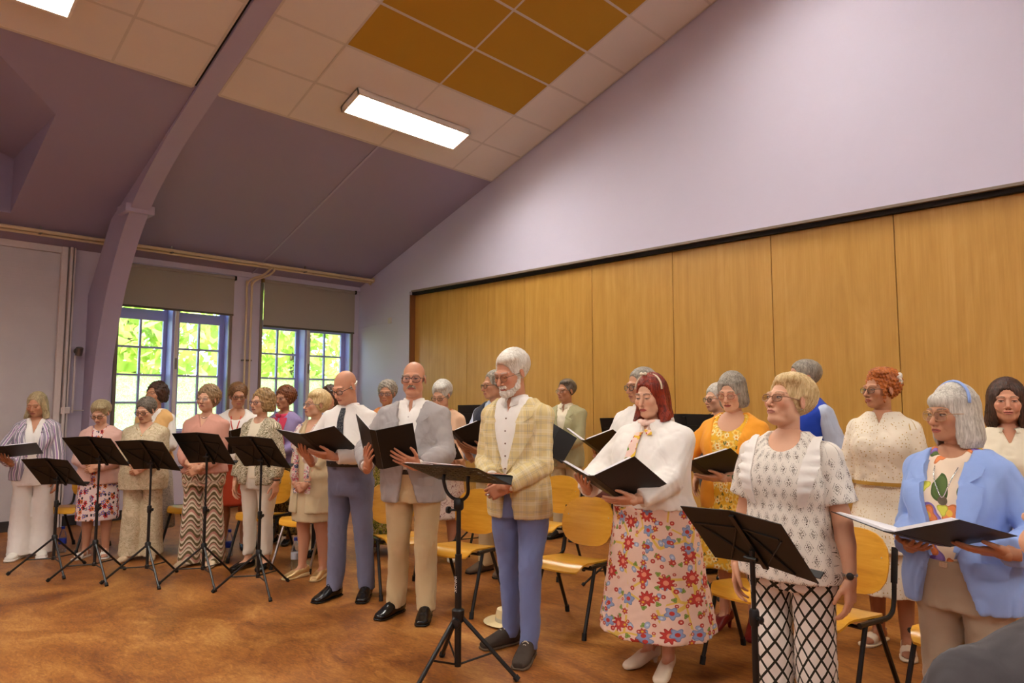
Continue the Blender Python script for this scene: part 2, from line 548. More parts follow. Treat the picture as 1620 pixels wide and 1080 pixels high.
def window(idx, y0, y1):
    w = bpy.data.objects.new(f'window_{idx}', None); C.objects.link(w); w['kind'] = 'structure'
    ym = (y0 + y1) / 2
    MB().box((XO - .06, y0, ZS - .02), (XO + .0, y0 + .045, ZT)).box((XO - .06, y1 - .045, ZS - .02), (XO, y1, ZT)).box((XO - .06, y0, ZT - .06), (XO, y1, ZT)).box((XO - .08, y0, ZS - .03), (XO + .02, y1, ZS + .03)).build('window_frame', M_LAV, w)
    MB().box((XO - .06, ym - .05, ZS), (XW - .02, ym + .05, ZT), bev=.004).build('mullion', M_LAV, w)
    # lavender reveals and sill board
    MB().box((XO, y1 - .02, ZS), (XW - .005, y1 - .001, ZT)).build('reveal', M_LAV, w)
    MB().box((XO, y0 + .001, ZS), (XW - .005, y0 + .02, ZT)).build('reveal', M_LAV, w)
    MB().box((XO, y0, ZS - .03), (XW + .06, y1, ZS + .012), bev=.004).build('window_sill', M_LAV, w)
    # inner frame of the secondary glazing
    for a in (y0 + .005, ym - .022, y1 - .05):
        MB().box((XW - .03, a, ZS), (XW + .012, a + .045, ZT), bev=.004).build('inner_post', M_TRIMD if a != ym - .022 else M_TRIM, w)
    for a, c in ((y0 + .045, ym - .05), (ym + .05, y1 - .045)):
        MB().box((XO - .05, a, ZS + .02), (XO - .01, a + .05, ZT - .06)).box((XO - .05, c - .05, ZS + .02), (XO - .01, c, ZT - .06)).box((XO - .053, a + .002, 2.62), (XO - .007, c - .002, 2.76)).box((XO - .053, a + .002, ZS), (XO - .007, c - .002, 1.125)).build('casement', M_LAV, w)
        p0, p1 = a + .05, c - .05
        pm_ = (p0 + p1) / 2
        MB().box((XO - .045, pm_ - .013, 1.12), (XO - .005, pm_ + .013, 2.62)).build('glazing_bar', M_LAV, w)
        for z in ROWZ[1:-1]:
            MB().box((XO - .045, p0, z - .013), (XO - .006, p1, z + .013)).build('glazing_bar', M_LAV, w)
        for r in range(4):
            for q0, q1 in ((p0, pm_ - .013), (pm_ + .013, p1)):
                MB().box((XO - .034, q0, ROWZ[r] + .012), (XO - .030, q1, ROWZ[r + 1] - .012)).build('pane', M_FROST if r < 2 else M_CLEAR, w)
        MB().box((XO - .034, p0, 2.76), (XO - .030, p1, ZT - .06)).build('pane', M_CLEAR, w)
        # catch on the inner post
    MB().box((XW + .012, ym - .012, 1.95), (XW + .035, ym + .012, 2.10), bev=.003).build('catch', M_TRIMD, w)
    return w
window(1, *W1)
window(2, *W2)

def m_blind():
    t = NT('grey_blind_fabric')
    v = t.obj()
    wv = t.noise(t.mapv(v, (1, 300, 300)), 1, 2)
    col = t.mix(wv, srgb(184, 174, 160), srgb(202, 192, 178))
    t.base(col, 0.8)
    tl = t.n('BsdfTranslucent', {0: srgb(150, 130, 116)})
    mx = t.n('MixShader', {0: 0.36, 1: t.p.outputs[0], 2: tl.outputs[0]})
    t.t.links.new(mx.outputs[0], t.out.inputs['Surface'])
    return t.m
M_BLIND = m_blind()
def blind(y0, y1, z0, z1, lab):
    r = thing('roller_blind', lab, 'blind', (XW + .05, (y0 + y1) / 2, z0), 0, 'roller blinds')
    h = (y1 - y0) / 2; H = z1 - z0
    MB().box((-.002, -h, .02), (.002, h, H)).build('fabric', M_BLIND, r)
    MB().box((-.008, -h, 0), (.008, h, .028), bev=.003).build('bottom_bar', plain('blind_bar', srgb(86, 76, 62), .5), r)
    MB().tube([(-.01, -h, H), (-.01, h, H)], .026, 12).build('roller', M_BLIND, r, smooth=True, angle=40)
    MB().box((-.045, h, H - .03), (.02, h + .03, H + .03), bev=.004).build('bracket', M_BLACK, r)
    MB().box((-.045, -h - .03, H - .03), (.02, -h, H + .03), bev=.004).build('bracket', plain('ochre_bracket', srgb(120, 86, 40), .5), r)
blind(2.955, 4.44, 2.745, 3.30, 'grey roller blind drawn down over the window beside the arch beam')
blind(4.895, 6.485, 2.625, 3.32, 'grey roller blind over the corner window beside the wood partition wall')

# --- pipes along the eaves
def pt(*a): return [Vector(p) for p in a]
pipes = thing('heating_pipe', 'long cream pair of heating pipes hung under the mauve slope above the windows', 'pipe', (-9.55, 2, 3.49))
MB().tube([(0, -7, 0), (0, 4.58, 0)], .021, 10).build('pipe', M_PIPE, pipes, smooth=True, angle=40)
MB().tube([(-.075, -7, -.025), (-.075, 4.58, -.025)], .019, 10).build('pipe', M_PIPE, pipes, smooth=True, angle=40)
for yy in (-0.02, -.12):
    MB().lathe([(.045, 0), (.045, .012)], (-.0 if yy > -.1 else -.075, 4.585, 0 if yy > -.1 else -.025), 14, Matrix.Rotation(PI / 2, 3, 'X')).build('flange', M_PIPE, pipes)
for yv in (-.05, 1.42, 3.36):
    b = MB().box((-.09, yv - .012, -.03), (.03, yv + .012, -.022)).box((-.03, yv - .01, -.03), (-.02, yv + .01, .12)).tube([(-.03, yv, .115), (.14, yv + .1, .17)], .012, 6)
    b.build('hanger', M_STEEL, pipes)
ris = thing('riser_pipe', 'pair of cream vertical pipes on the pier between the two windows', 'pipe', (XW + .02, 4.65, 0))
for k, yv in enumerate((-.035, .04)):
    MB().tube(spline([(.06, yv, 0.05), (.06, yv, 3.0), (.06, yv, 3.2), (.10, yv + .04, 3.3), (.28, yv + .14, 3.36), (.40, yv + .17, 3.42), (.425 - .075 * k, yv + .18, 3.46)], 5), .016, 8).build('pipe', M_PIPE, ris, smooth=True, angle=40)
MB().box((-.01, -.06, 2.1), (.07, .07, 2.12)).build('clip', M_STEEL, ris)

# --- small fittings on the walls
def spot(loc, lab, cable):
    s = thing('wall_spotlight', lab, 'spotlight', loc, 0, 'small spotlights')
    MB().lathe([(.012, -.05), (.036, -.05), (.04, .05), (.03, .055)], (.09, 0, 0), 14, Matrix.Rotation(.35, 3, 'Y')).build('lamp_can', M_STEEL, s, smooth=True, angle=40)
    MB().tube([(0, 0, .01), (.09, 0, .01)], .01, 8).build('arm', M_STEEL, s)
    MB().lathe([(.04, 0), (.04, .02)], (0, 0, .01), 14, Matrix.Rotation(PI / 2, 3, 'Y')).build('wall_plate', M_STEEL, s)
    MB().box((0, -.03, -cable), (.018, -.012, -.05)).build('conduit', M_TRIM, s)
spot((XW + .09, 2.47, 2.12), 'steel spotlight on the white conduit at the foot of the arch beam, brick side', .75)
spot((XW + .0, 2.845, 2.10), 'dark spotlight between the arch beam and the window frame', .9)
sk = thing('wall_socket', 'white double wall socket at the edge of the white brick bay', 'socket', (XW + .05, 2.30, 1.17))
MB().box((0, -.045, -.075), (.04, .045, .075), bev=.006).build('housing', M_TRIM, sk)
for zz in (-.035, .035):
    MB().lathe([(.028, 0), (.028, .006), (.022, .006), (.02, .001)], (.04, 0, zz), 14, Matrix.Rotation(PI / 2, 3, 'Y')).build('outlet', plain('outlet_grey', srgb(176, 168, 160), .5), sk)
jb = thing('junction_box', 'small white junction box with conduit above the wall socket', 'junction box', (XW + .05, 2.38, 1.40))
MB().box((0, -.05, -.04), (.035, .05, .04), bev=.005).build('housing', M_TRIM, jb)
MB().tube([(.02, .05, 0), (.02, .3, .0), (.02, .42, .1)], .008, 6).build('conduit', M_TRIM, jb)
wb = thing('thermostat', 'small white thermostat box on the lilac wall left of the wood partition', 'thermostat', (-9.08, YB, 2.79))
MB().box((-.035, -.03, -.045), (.035, 0, .045), bev=.005).build('housing', M_TRIM, wb)
MB().tube([(-.035, -.008, -.02), (-.4, -.008, -.03), (-.88, -.008, -.06)], .006, 6).build('cable', M_GABLE, wb)

# --- ceiling lights
def m_emit(name, col, s):
    t = NT(name)
    e = t.n('Emission', {0: (*col, 1), 1: s})
    t.t.links.new(e.outputs[0], t.out.inputs['Surface'])
    return t.m
M_EMIT = m_emit('lamp_glow', LAMP_COL, LAMP)
M_HOUS = plain('lamp_housing_white', srgb(232, 222, 206), 0.45)
def fixture(x, y, lab, side=1):
    th = math.atan(SL) * -side
    r = thing('ceiling_light', lab, 'ceiling light', (x, y, zr(x) - .014), 0, 'fluorescent ceiling lights')
    r.rotation_euler = (0, th, 0)
    L, Wd, D = .79, .172, .075
    b = MB()
    for lo, hi in (((-Wd, -L, -D), (-Wd + .022, L, 0)), ((Wd - .022, -L, -D), (Wd, L, 0)), ((-Wd, -L, -D), (Wd, -L + .022, 0)), ((-Wd, L - .022, -D), (Wd, L, 0)), ((-Wd, -L, -.012), (Wd, L, 0))):
        b.box(lo, hi)
    b.build('housing', M_HOUS, r)
    b = MB()
    b.box((-Wd + .022, -L + .022, -.05), (Wd - .022, L - .022, -.046))
    b.build('diffuser', M_EMIT, r)
    for k in range(14):
        yy = -L + .05 + k * (2 * L - .1) / 13
        MB().box((-Wd + .022, yy - .002, -D + .002), (Wd - .022, yy + .002, -.05)).build('louvre_blade', M_HOUS, r)
    return r
fixture(-6.23, 4.74, 'long fluorescent ceiling light hanging just below the mustard tiles')
fixture(-6.23, 0.62, 'fluorescent ceiling light beyond the arch beam at the picture top edge')
for y in (4.74, 0.62, -3.4):
    fixture(3.03, y, {4.74: 'fluorescent ceiling light on the opposite roof slope, nearest the gable wall', .62: 'fluorescent ceiling light in the middle of the opposite roof slope', -3.4: 'fluorescent ceiling light on the opposite roof slope, by the wall behind the viewer'}[y], -1)
for y in (4.74, 0.62, -3.4):
    fixture(-2.55, y, {4.74: 'fluorescent ceiling light below the ridge, nearest the gable wall', .62: 'fluorescent ceiling light below the ridge, in the middle', -3.4: 'fluorescent ceiling light below the ridge, behind the viewer'}[y])
fixture(-6.23, -3.4, 'fluorescent ceiling light at the far end of the window slope')

# --- garden seen through the panes
def m_leaf():
    t = NT('garden_leaf')
    c = t.ramp(t.n('ObjectInfo').outputs['Random'], [(0, srgb(118, 158, 40)), (1, srgb(150, 190, 70))])
    nz = t.noise(t.obj(), 2.2, 3)
    c = t.mix(t.ramp(nz, [(.4, (0, 0, 0)), (.6, (1, 1, 1))]), srgb(140, 172, 76), srgb(214, 226, 130))
    t.base(c, 0.5)
    tl = t.n('BsdfTranslucent', {0: srgb(220, 234, 140)})
    mx = t.n('MixShader', {0: 0.5, 1: t.p.outputs[0], 2: tl.outputs[0]})
    t.t.links.new(mx.outputs[0], t.out.inputs['Surface'])
    return t.m
M_LEAF = m_leaf()
M_BARK = plain('tree_bark', srgb(96, 78, 60), 0.9)
MB().box((-40, -20, -.6), (XW - .3, 40, -.3)).build('ground_outside', plain('lawn', srgb(120, 150, 60), .9), None, 'structure')
def leaves(n, c, r, size, seed):
    g = np.random.default_rng(seed)
    d = g.normal(size=(n, 3)); d /= np.linalg.norm(d, axis=1)[:, None]
    p = np.array(c) + d * np.array(r) * (g.random((n, 1)) ** 0.4)
    a = g.normal(size=(n, 3)); a /= np.linalg.norm(a, axis=1)[:, None]
    bvec = np.cross(a, g.normal(size=(n, 3))); bvec /= np.linalg.norm(bvec, axis=1)[:, None]
    s = size * (0.6 + 0.8 * g.random((n, 1)))
    V = np.stack([p - a * s, p + bvec * s * .5, p + a * s, p - bvec * s * .5], 1).reshape(-1, 3)
    F = np.arange(4 * n).reshape(-1, 4)
    me = bpy.data.meshes.new('foliage')
    me.from_pydata(V.tolist(), [], F.tolist())
    return me
for i, (c, r, n, lab) in enumerate((((-15.0, 4.6, 3.2), (1.6, 2.0, 2.2), 2300, 'leafy green tree outside the window beside the arch beam'),
                                    ((-16.0, 8.6, 3.6), (1.7, 1.9, 2.2), 2000, 'leafy green tree outside the corner window'),
                                    ((-17.5, 12.8, 3.4), (2.0, 2.2, 2.6), 1700, 'bushy tree at the far side of the garden behind the corner window'))):
    tr = thing('garden_tree', lab, 'tree', (c[0], c[1], -.3), 0, 'garden trees')
    fo = link('foliage', leaves(n, (0, 0, c[2] + .3), r, .17, 11 + i), M_LEAF, tr, 'stuff')
    MB().tube([(0, 0, 0), (.1, .05, 1.4), (0, .1, 2.6), (.1, 0, 3.4)], [.14, .11, .08, .04], 8).build('trunk', M_BARK, tr, smooth=True)
for i, (c, r) in enumerate((((-13.2, 3.9, .5), (.6, 1.3, .9)), ((-15.2, 7.0, .5), (.6, 1.3, 1.0)), ((-14.4, 10.4, .5), (.8, 1.9, 1.0)))):
    hd = thing('garden_shrub', ('low shrub below the tree', 'round shrub beside the low wall of leaves', 'wide shrub at the far garden end')[i], 'shrub', (c[0], c[1], -.3), 0, 'garden shrubs')
    link('foliage', leaves(1800, (0, 0, c[2] + .3), r, .12, 31 + i), M_LEAF, hd, 'stuff')
# ------------------------------------------------------------------ solid shapes as distance fields, meshed by surface nets
f32 = np.float32
def V3(*a): return np.array(a, dtype=np.float64)
def unit(v):
    v = np.asarray(v, float)
    return v / (np.linalg.norm(v) + 1e-12)

class Field:
    def __init__(s, lo, hi, h):
        s.lo = np.array(lo, float); s.h = h
        n = np.maximum(np.ceil((np.array(hi) - s.lo) / h).astype(int) + 1, 4)
        s.n = n
        s.ax = [(s.lo[i] + np.arange(n[i]) * h).astype(f32) for i in range(3)]
        s.f = np.full(n, 0.2, f32)
    def _box(s, lo, hi, pad):
        sl = []
        for i in range(3):
            a = int(np.floor((lo[i] - pad - s.lo[i]) / s.h)); b = int(np.ceil((hi[i] + pad - s.lo[i]) / s.h)) + 1
            a = max(a, 0); b = min(b, s.n[i])
            if b <= a: return None
            sl.append(slice(a, b))
        return tuple(sl)
    def _put(s, lo, hi, k, op, fn):
        sl = s._box(lo, hi, k + 3 * s.h)
        if sl is None: return s
        x = s.ax[0][sl[0]][:, None, None]; y = s.ax[1][sl[1]][None, :, None]; z = s.ax[2][sl[2]][None, None, :]
        d = fn(x, y, z)
        a = s.f[sl]
        if op == 'u':
            if k > 0:
                hh = np.maximum(k - np.abs(a - d), 0) / k
                s.f[sl] = np.minimum(a, d) - hh * hh * (k * 0.25)
            else: s.f[sl] = np.minimum(a, d)
        else:
            d = -d
            if k > 0:
                hh = np.maximum(k - np.abs(a - d), 0) / k
                s.f[sl] = np.maximum(a, d) + hh * hh * (k * 0.25)
            else: s.f[sl] = np.maximum(a, d)
        return s
    def cone(s, a, b, ra, rb, k=0.0, op='u'):
        a = np.asarray(a, float); b = np.asarray(b, float)
        ab = b - a; L2 = float(ab @ ab) + 1e-12
        def fn(x, y, z):
            px, py, pz = x - f32(a[0]), y - f32(a[1]), z - f32(a[2])
            t = np.clip((px * f32(ab[0]) + py * f32(ab[1]) + pz * f32(ab[2])) / f32(L2), 0, 1)
            dx, dy, dz = px - t * f32(ab[0]), py - t * f32(ab[1]), pz - t * f32(ab[2])
            return np.sqrt(dx * dx + dy * dy + dz * dz) - (f32(ra) + t * f32(rb - ra))
        r = max(ra, rb)
        return s._put(np.minimum(a, b) - r, np.maximum(a, b) + r, k, op, fn)
    def chain(s, pts, rs, k=0.01, op='u'):
        for i in range(len(pts) - 1):
            s.cone(pts[i], pts[i + 1], rs[i], rs[i + 1], k, op)
        return s
    def ell(s, c, r, k=0.0, R=None, op='u', n=2.0):
        c = np.asarray(c, float); r = np.asarray(r, float)
        R_ = np.eye(3) if R is None else np.asarray(R, float)          # columns = ellipsoid axes
        ext = np.abs(R_) @ r if R is not None else r
        def fn(x, y, z):
            px, py, pz = x - f32(c[0]), y - f32(c[1]), z - f32(c[2])
            if R is not None:
                qx, qy, qz = (px * f32(R_[0, i]) + py * f32(R_[1, i]) + pz * f32(R_[2, i]) for i in range(3))
            else: qx, qy, qz = px, py, pz
            if n == 2.0:
                k0 = np.sqrt((qx / f32(r[0])) ** 2 + (qy / f32(r[1])) ** 2 + (qz / f32(r[2])) ** 2)
            else:
                k0 = (np.abs(qx / f32(r[0])) ** n + np.abs(qy / f32(r[1])) ** n + np.abs(qz / f32(r[2])) ** n) ** f32(1 / n)
            L = np.sqrt(qx * qx + qy * qy + qz * qz)
            return (k0 - 1) * L / np.maximum(k0, f32(1e-4)) + np.where(k0 < 1e-3, f32(-r.min()), f32(0))
        return s._put(c - ext, c + ext, k, op, fn)
    def rbox(s, c, hx, R, rad, k=0.0, op='u'):
        c = np.asarray(c, float); hx = np.asarray(hx, float); R_ = np.asarray(R, float)
        ext = np.abs(R_) @ hx + rad
        def fn(x, y, z):
            px, py, pz = x - f32(c[0]), y - f32(c[1]), z - f32(c[2])
            q = [np.abs(px * f32(R_[0, i]) + py * f32(R_[1, i]) + pz * f32(R_[2, i])) - f32(hx[i]) for i in range(3)]
            m = [np.maximum(v, 0) for v in q]
            return np.sqrt(m[0] ** 2 + m[1] ** 2 + m[2] ** 2) + np.minimum(np.maximum(np.maximum(q[0], q[1]), q[2]), 0) - f32(rad)
        return s._put(c - ext, c + ext, k, op, fn)
    def loft(s, st, k=0.0, op='u', n=2.2, wav=None, O=None, R=None):
        """st rows: z, cx, cy, a, b (half widths).  wav: fn(theta, z) -> radial factor.  O, R: own frame (R columns)."""
        st = np.array(sorted(st, key=lambda q: q[0]), float)
        zz = st[:, 0]
        # smooth resample
        def sm(col, z):
            return np.interp(z, zf, fine[:, col]).astype(f32)
        zf = np.linspace(zz[0], zz[-1], 96)
        fine = np.stack([_pchip(zz, st[:, j], zf) for j in range(5)], 1)
        a_, b_ = st[:, 3].max() * 1.35, st[:, 4].max() * 1.35
        if R is None:
            lo = np.array([st[:, 1].min() - a_, st[:, 2].min() - b_, zz[0]]); hi = np.array([st[:, 1].max() + a_, st[:, 2].max() + b_, zz[-1]])
            if O is not None: lo = lo + O; hi = hi + O
        else:
            rr = max(a_, b_) + max(abs(st[:, 1]).max(), abs(st[:, 2]).max())
            p0 = np.asarray(O) + R[:, 2] * zz[0]; p1 = np.asarray(O) + R[:, 2] * zz[-1]
            lo = np.minimum(p0, p1) - rr; hi = np.maximum(p0, p1) + rr
        def fn(x, y, z):
            if O is not None: x, y, z = x - f32(O[0]), y - f32(O[1]), z - f32(O[2])
            if R is not None:
                x, y, z = (x * f32(R[0, i]) + y * f32(R[1, i]) + z * f32(R[2, i]) for i in range(3))
            zc = np.clip(z, zz[0], zz[-1])
            cx, cy, a, b = sm(1, zc), sm(2, zc), sm(3, zc), sm(4, zc)
            qx, qy = x - cx, y - cy
            k0 = (np.abs(qx / a) ** f32(n) + np.abs(qy / b) ** f32(n)) ** f32(1 / n)
            L = np.sqrt(qx * qx + qy * qy)
            if wav is not None:
                k0 = k0 / wav(np.arctan2(qx / a, -qy / b), zc)
            d = (k0 - 1) * np.maximum(L, f32(1e-3)) / np.maximum(k0, f32(0.02))
            d = np.where(k0 < 0.05, -np.minimum(a, b), d)
            return np.maximum(d, np.maximum(f32(zz[0]) - z, z - f32(zz[-1]))).astype(f32)
        return s._put(lo, hi, k, op, fn)
    def plane(s, c, nrm, k=0.0):
        """cut away what lies on the side nrm points to"""
        c = np.asarray(c, float); nrm = unit(nrm)
        x = s.ax[0][:, None, None]; y = s.ax[1][None, :, None]; z = s.ax[2][None, None, :]
        d = (x - f32(c[0])) * f32(nrm[0]) + (y - f32(c[1])) * f32(nrm[1]) + (z - f32(c[2])) * f32(nrm[2])
        s.f = np.maximum(s.f, d.astype(f32)); return s
    def cut(s, fn, k=0.0):
        """fn(x,y,z) negative = removed region"""
        x = s.ax[0][:, None, None]; y = s.ax[1][None, :, None]; z = s.ax[2][None, None, :]
        d = -fn(x, y, z)
        hh = np.maximum(k - np.abs(s.f - d), 0) / max(k, 1e-6)
        s.f = (np.maximum(s.f, d) + (hh * hh * (k * 0.25) if k > 0 else 0)).astype(f32); return s
    def disp(s, fn):
        x = s.ax[0][:, None, None]; y = s.ax[1][None, :, None]; z = s.ax[2][None, None, :]
        s.f = (s.f + fn(x, y, z)).astype(f32); return s
    def sample(s, P):
        q = (np.asarray(P, float) - s.lo) / s.h
        i = np.clip(np.floor(q).astype(int), 0, s.n - 2); t = np.clip(q - i, 0, 1)
        r = 0
        for a in (0, 1):
            for b in (0, 1):
                for c in (0, 1):
                    w = (t[..., 0] if a else 1 - t[..., 0]) * (t[..., 1] if b else 1 - t[..., 1]) * (t[..., 2] if c else 1 - t[..., 2])
                    r = r + w * s.f[i[..., 0] + a, i[..., 1] + b, i[..., 2] + c]
        return r
    def march(s, o, d, far=0.6):
        """points o (N,3) marching along d until the surface; returns points (falls back to the closest approach)"""
        o = np.array(o, float); d = unit(d); t = np.zeros(len(o)); best = np.full(len(o), 9.0); bt = t.copy(); done = np.zeros(len(o), bool)
        for _ in range(int(far / (s.h * 0.5))):
            v = s.sample(o + d * t[:, None])
            up = ~done & (v < best)
            best = np.where(up, v, best); bt = np.where(up, t, bt)
            done |= v <= 0
            t = np.where(done, t, t + s.h * 0.5)
        return o + d * bt[:, None]
    def mesh(s):
        f = s.f
        f[0], f[-1] = 1, 1; f[:, 0], f[:, -1] = 1, 1; f[:, :, 0], f[:, :, -1] = 1, 1
        ins = f < 0
        c = np.zeros(np.array(f.shape) - 1, np.uint8)
        offs = [(i, j, k) for i in (0, 1) for j in (0, 1) for k in (0, 1)]
        N = c.shape
        for (i, j, k) in offs:
            c += ins[i:i + N[0], j:j + N[1], k:k + N[2]]
        act = (c > 0) & (c < 8)
        I = np.argwhere(act)
        if len(I) == 0: return np.zeros((0, 3)), np.zeros((0, 4), int)
        idx = np.full(N, -1, np.int64); idx[act] = np.arange(len(I))
        val = np.stack([f[I[:, 0] + o[0], I[:, 1] + o[1], I[:, 2] + o[2]] for o in offs], 1)
        acc = np.zeros((len(I), 3)); cnt = np.zeros(len(I))
        for a in range(8):
            for b in range(a + 1, 8):
                oa, ob = np.array(offs[a]), np.array(offs[b])
                if np.abs(oa - ob).sum() != 1: continue
                fa, fb = val[:, a], val[:, b]
                m = (fa < 0) != (fb < 0)
                t = np.where(m, fa / np.where(m, fa - fb, 1), 0)
                acc += np.where(m[:, None], oa + t[:, None] * (ob - oa), 0); cnt += m
        v = s.lo + (I + acc / cnt[:, None]) * s.h
        quads = []
        for ax in range(3):
            o1, o2 = (ax + 1) % 3, (ax + 2) % 3
            sl0 = [slice(1, -1)] * 3; sl1 = [slice(1, -1)] * 3
            sl0[ax] = slice(0, -1); sl1[ax] = slice(1, None)
            A, B = ins[tuple(sl0)], ins[tuple(sl1)]
            E = np.argwhere(A != B)
            if len(E) == 0: continue
            flip = A[tuple(E.T)]
            E = E + 1; E[:, ax] -= 1
            q = []
            for (p, r) in ((0, 0), (-1, 0), (-1, -1), (0, -1)):
                e = E.copy(); e[:, o1] += p; e[:, o2] += r
                q.append(idx[e[:, 0], e[:, 1], e[:, 2]])
            q = np.stack(q, 1)
            q[~flip] = q[~flip][:, ::-1]
            quads.append(q)
        Q = np.concatenate(quads)
        Q = Q[(Q >= 0).all(1)]
        return v, Q
    def normals(s, P, e=None):
        e = e or s.h
        g = [s.sample(P + np.eye(3)[i] * e) - s.sample(P - np.eye(3)[i] * e) for i in range(3)]
        g = np.stack(g, -1)
        return g / (np.linalg.norm(g, axis=-1, keepdims=True) + 1e-9)

def _pchip(x, y, xi):
    """monotone cubic interpolation"""
    h = np.diff(x); d = np.diff(y) / h
    m = np.zeros_like(y)
    if len(x) == 2: return np.interp(xi, x, y)
    w = d[:-1] * d[1:] > 0
    m[1:-1] = np.where(w, 2 * d[:-1] * d[1:] / np.where(w, d[:-1] + d[1:], 1), 0)
    m[0], m[-1] = d[0], d[-1]
    i = np.clip(np.searchsorted(x, xi) - 1, 0, len(x) - 2)
    t = (xi - x[i]) / h[i]
    return (y[i] * (1 + 2 * t) * (1 - t) ** 2 + h[i] * m[i] * t * (1 - t) ** 2 + y[i + 1] * t * t * (3 - 2 * t) + h[i] * m[i + 1] * t * t * (t - 1))

def np_mesh(name, v, q, col=None, pat=None, smooth=True):
    me = bpy.data.meshes.new(name)
    nv, nq = len(v), len(q)
    me.vertices.add(nv); me.vertices.foreach_set('co', np.ascontiguousarray(v, np.float32).ravel())
    me.loops.add(nq * 4); me.loops.foreach_set('vertex_index', np.ascontiguousarray(q, np.int32).ravel())
    me.polygons.add(nq)
    me.polygons.foreach_set('loop_start', np.arange(0, nq * 4, 4, dtype=np.int32))
    if col is not None:
        a = me.attributes.new('tint', 'FLOAT_COLOR', 'POINT')
        a.data.foreach_set('color', np.concatenate([col, np.ones((nv, 1))], 1).astype(np.float32).ravel())
    if pat is not None:
        a = me.attributes.new('pat', 'FLOAT_VECTOR', 'POINT')
        a.data.foreach_set('vector', np.ascontiguousarray(pat, np.float32).ravel())
    me.update(calc_edges=True)
    if smooth: me.shade_smooth()
    return me

def join(*parts):
    vs, qs, n = [], [], 0
    for v, q in parts:
        vs.append(v); qs.append(q + n); n += len(v)
    return np.concatenate(vs), np.concatenate(qs)

def wob(seed, freq, amp, aniso=(1, 1, 1)):
    """cheap smooth noise: a few sines"""
    g = np.random.default_rng(seed)
    W = [(g.normal(size=3) * freq * np.array(aniso), g.random() * 6.28) for _ in range(5)]
    def fn(x, y, z):
        r = 0
        for w, p in W:
            r = r + np.sin(x * f32(w[0]) + y * f32(w[1]) + z * f32(w[2]) + f32(p))
        return r * f32(amp / 2.2)
    return fn
# ------------------------------------------------------------------ people
def rotz(a):
    c, s = math.cos(a), math.sin(a); return np.array([[c, -s, 0], [s, c, 0], [0, 0, 1.0]])
def rotx(a):
    c, s = math.cos(a), math.sin(a); return np.array([[1.0, 0, 0], [0, c, -s], [0, s, c]])
def roty(a):
    c, s = math.cos(a), math.sin(a); return np.array([[c, 0, s], [0, 1.0, 0], [-s, 0, c]])
D2R = math.pi / 180

def m_skin():
    t = NT('skin')
    a = t.attr('tint', 'Color')
    v = t.obj()
    nz = t.noise(v, 40, 3, 0.6)
    c = t.mix(t.math('MULTIPLY', nz, 0.09), a, srgb(160, 96, 74))
    t.base(c, 0.48, spec=0.4)
    t.bump(t.noise(v, 160, 2), 0.12, 0.002)
    return t.m
M_SKIN = m_skin()
def m_hair(name, lo, hi, rough=0.42, curly=False):
    t = NT(name)
    v = t.attr('pat')
    a = t.noise(t.mapv(v, (90, 90, 90) if curly else (110, 110, 14)), 1.0, 3, 0.6, 1.0)
    b = t.noise(v, 16, 2)
    f = t.math('ADD', t.math('MULTIPLY', a, 0.7), t.math('MULTIPLY', b, 0.3))
    t.base(t.ramp(f, [(0.36, lo), (0.62, hi)]), rough, spec=0.35)
    t.bump(a, 0.5, 0.006)
    return t.m

# ---- cloth materials (all read the garment coordinates stored in 'pat': around, along, piece)
def cloth(name, col, rough=0.85, weave=900, bump=0.15, var=0.08):
    t = NT(name)
    v = t.attr('pat')
    o = t.obj()
    nz = t.noise(o, 14, 3); fi = t.noise(t.mapv(v, (weave, weave * 0.6, 1)), 1, 2)
    f = t.math('ADD', t.math('MULTIPLY', nz, .5), t.math('MULTIPLY', fi, .5))
    t.base(t.mix(f, tuple(c * (1 - var) for c in col), tuple(min(1, c * (1 + var)) for c in col)), rough, spec=0.2)
    t.p.inputs['Sheen Weight'].default_value = 0.12
    cr = t.noise(t.mapv(o, (1, 1, .6)), 7, 2, .5, 1.0)
    t.bump(t.math('ADD', t.math('MULTIPLY', fi, bump * .08), t.math('MULTIPLY', cr, .6)), .8, 0.03)
    return t.m
def sep(t, v):
    n = t.n('SeparateXYZ', {0: v}); return n.outputs[0], n.outputs[1]
def band(t, u, period, lo, hi, off=0.0):
    """1 where frac(u/period+off) lies between lo and hi"""
    fr = t.math('FRACT', t.math('ADD', t.math('DIVIDE', u, period), 50.0 + off))
    return t.math('MULTIPLY', t.math('GREATER_THAN', fr, lo), t.math('LESS_THAN', fr, hi))
def m_plaid():
    t = NT('yellow_plaid_tweed')
    v = t.attr('pat'); u, w = sep(t, v)
    nz = t.noise(t.mapv(v, (700, 300, 1)), 1, 2)
    c = t.mix(nz, srgb(210, 186, 124), srgb(228, 208, 156))
    for q, per in ((u, .074), (w, .080)):
        c = t.mix(t.math('MULTIPLY', band(t, q, per, .12, .40), .30), c, srgb(238, 228, 200))
        c = t.mix(t.math('MULTIPLY', band(t, q, per, .58, .61), .55), c, srgb(134, 130, 142))
        c = t.mix(t.math('MULTIPLY', band(t, q, per, .68, .705), .45), c, srgb(134, 130, 142))
        c = t.mix(t.math('MULTIPLY', band(t, q, per, .24, .262), .35), c, srgb(160, 146, 124))
    t.base(c, .9, spec=.15); t.bump(nz, .25, .002)
    return t.m
def m_stripe(name, stops, period, horizontal=False, rough=.8):
    t = NT(name)
    u, w = sep(t, t.attr('pat'))
    fr = t.math('FRACT', t.math('ADD', t.math('DIVIDE', w if horizontal else u, period), 50.0))
    t.base(t.ramp(fr, stops, 'CONSTANT'), rough, spec=.2)
    return t.m
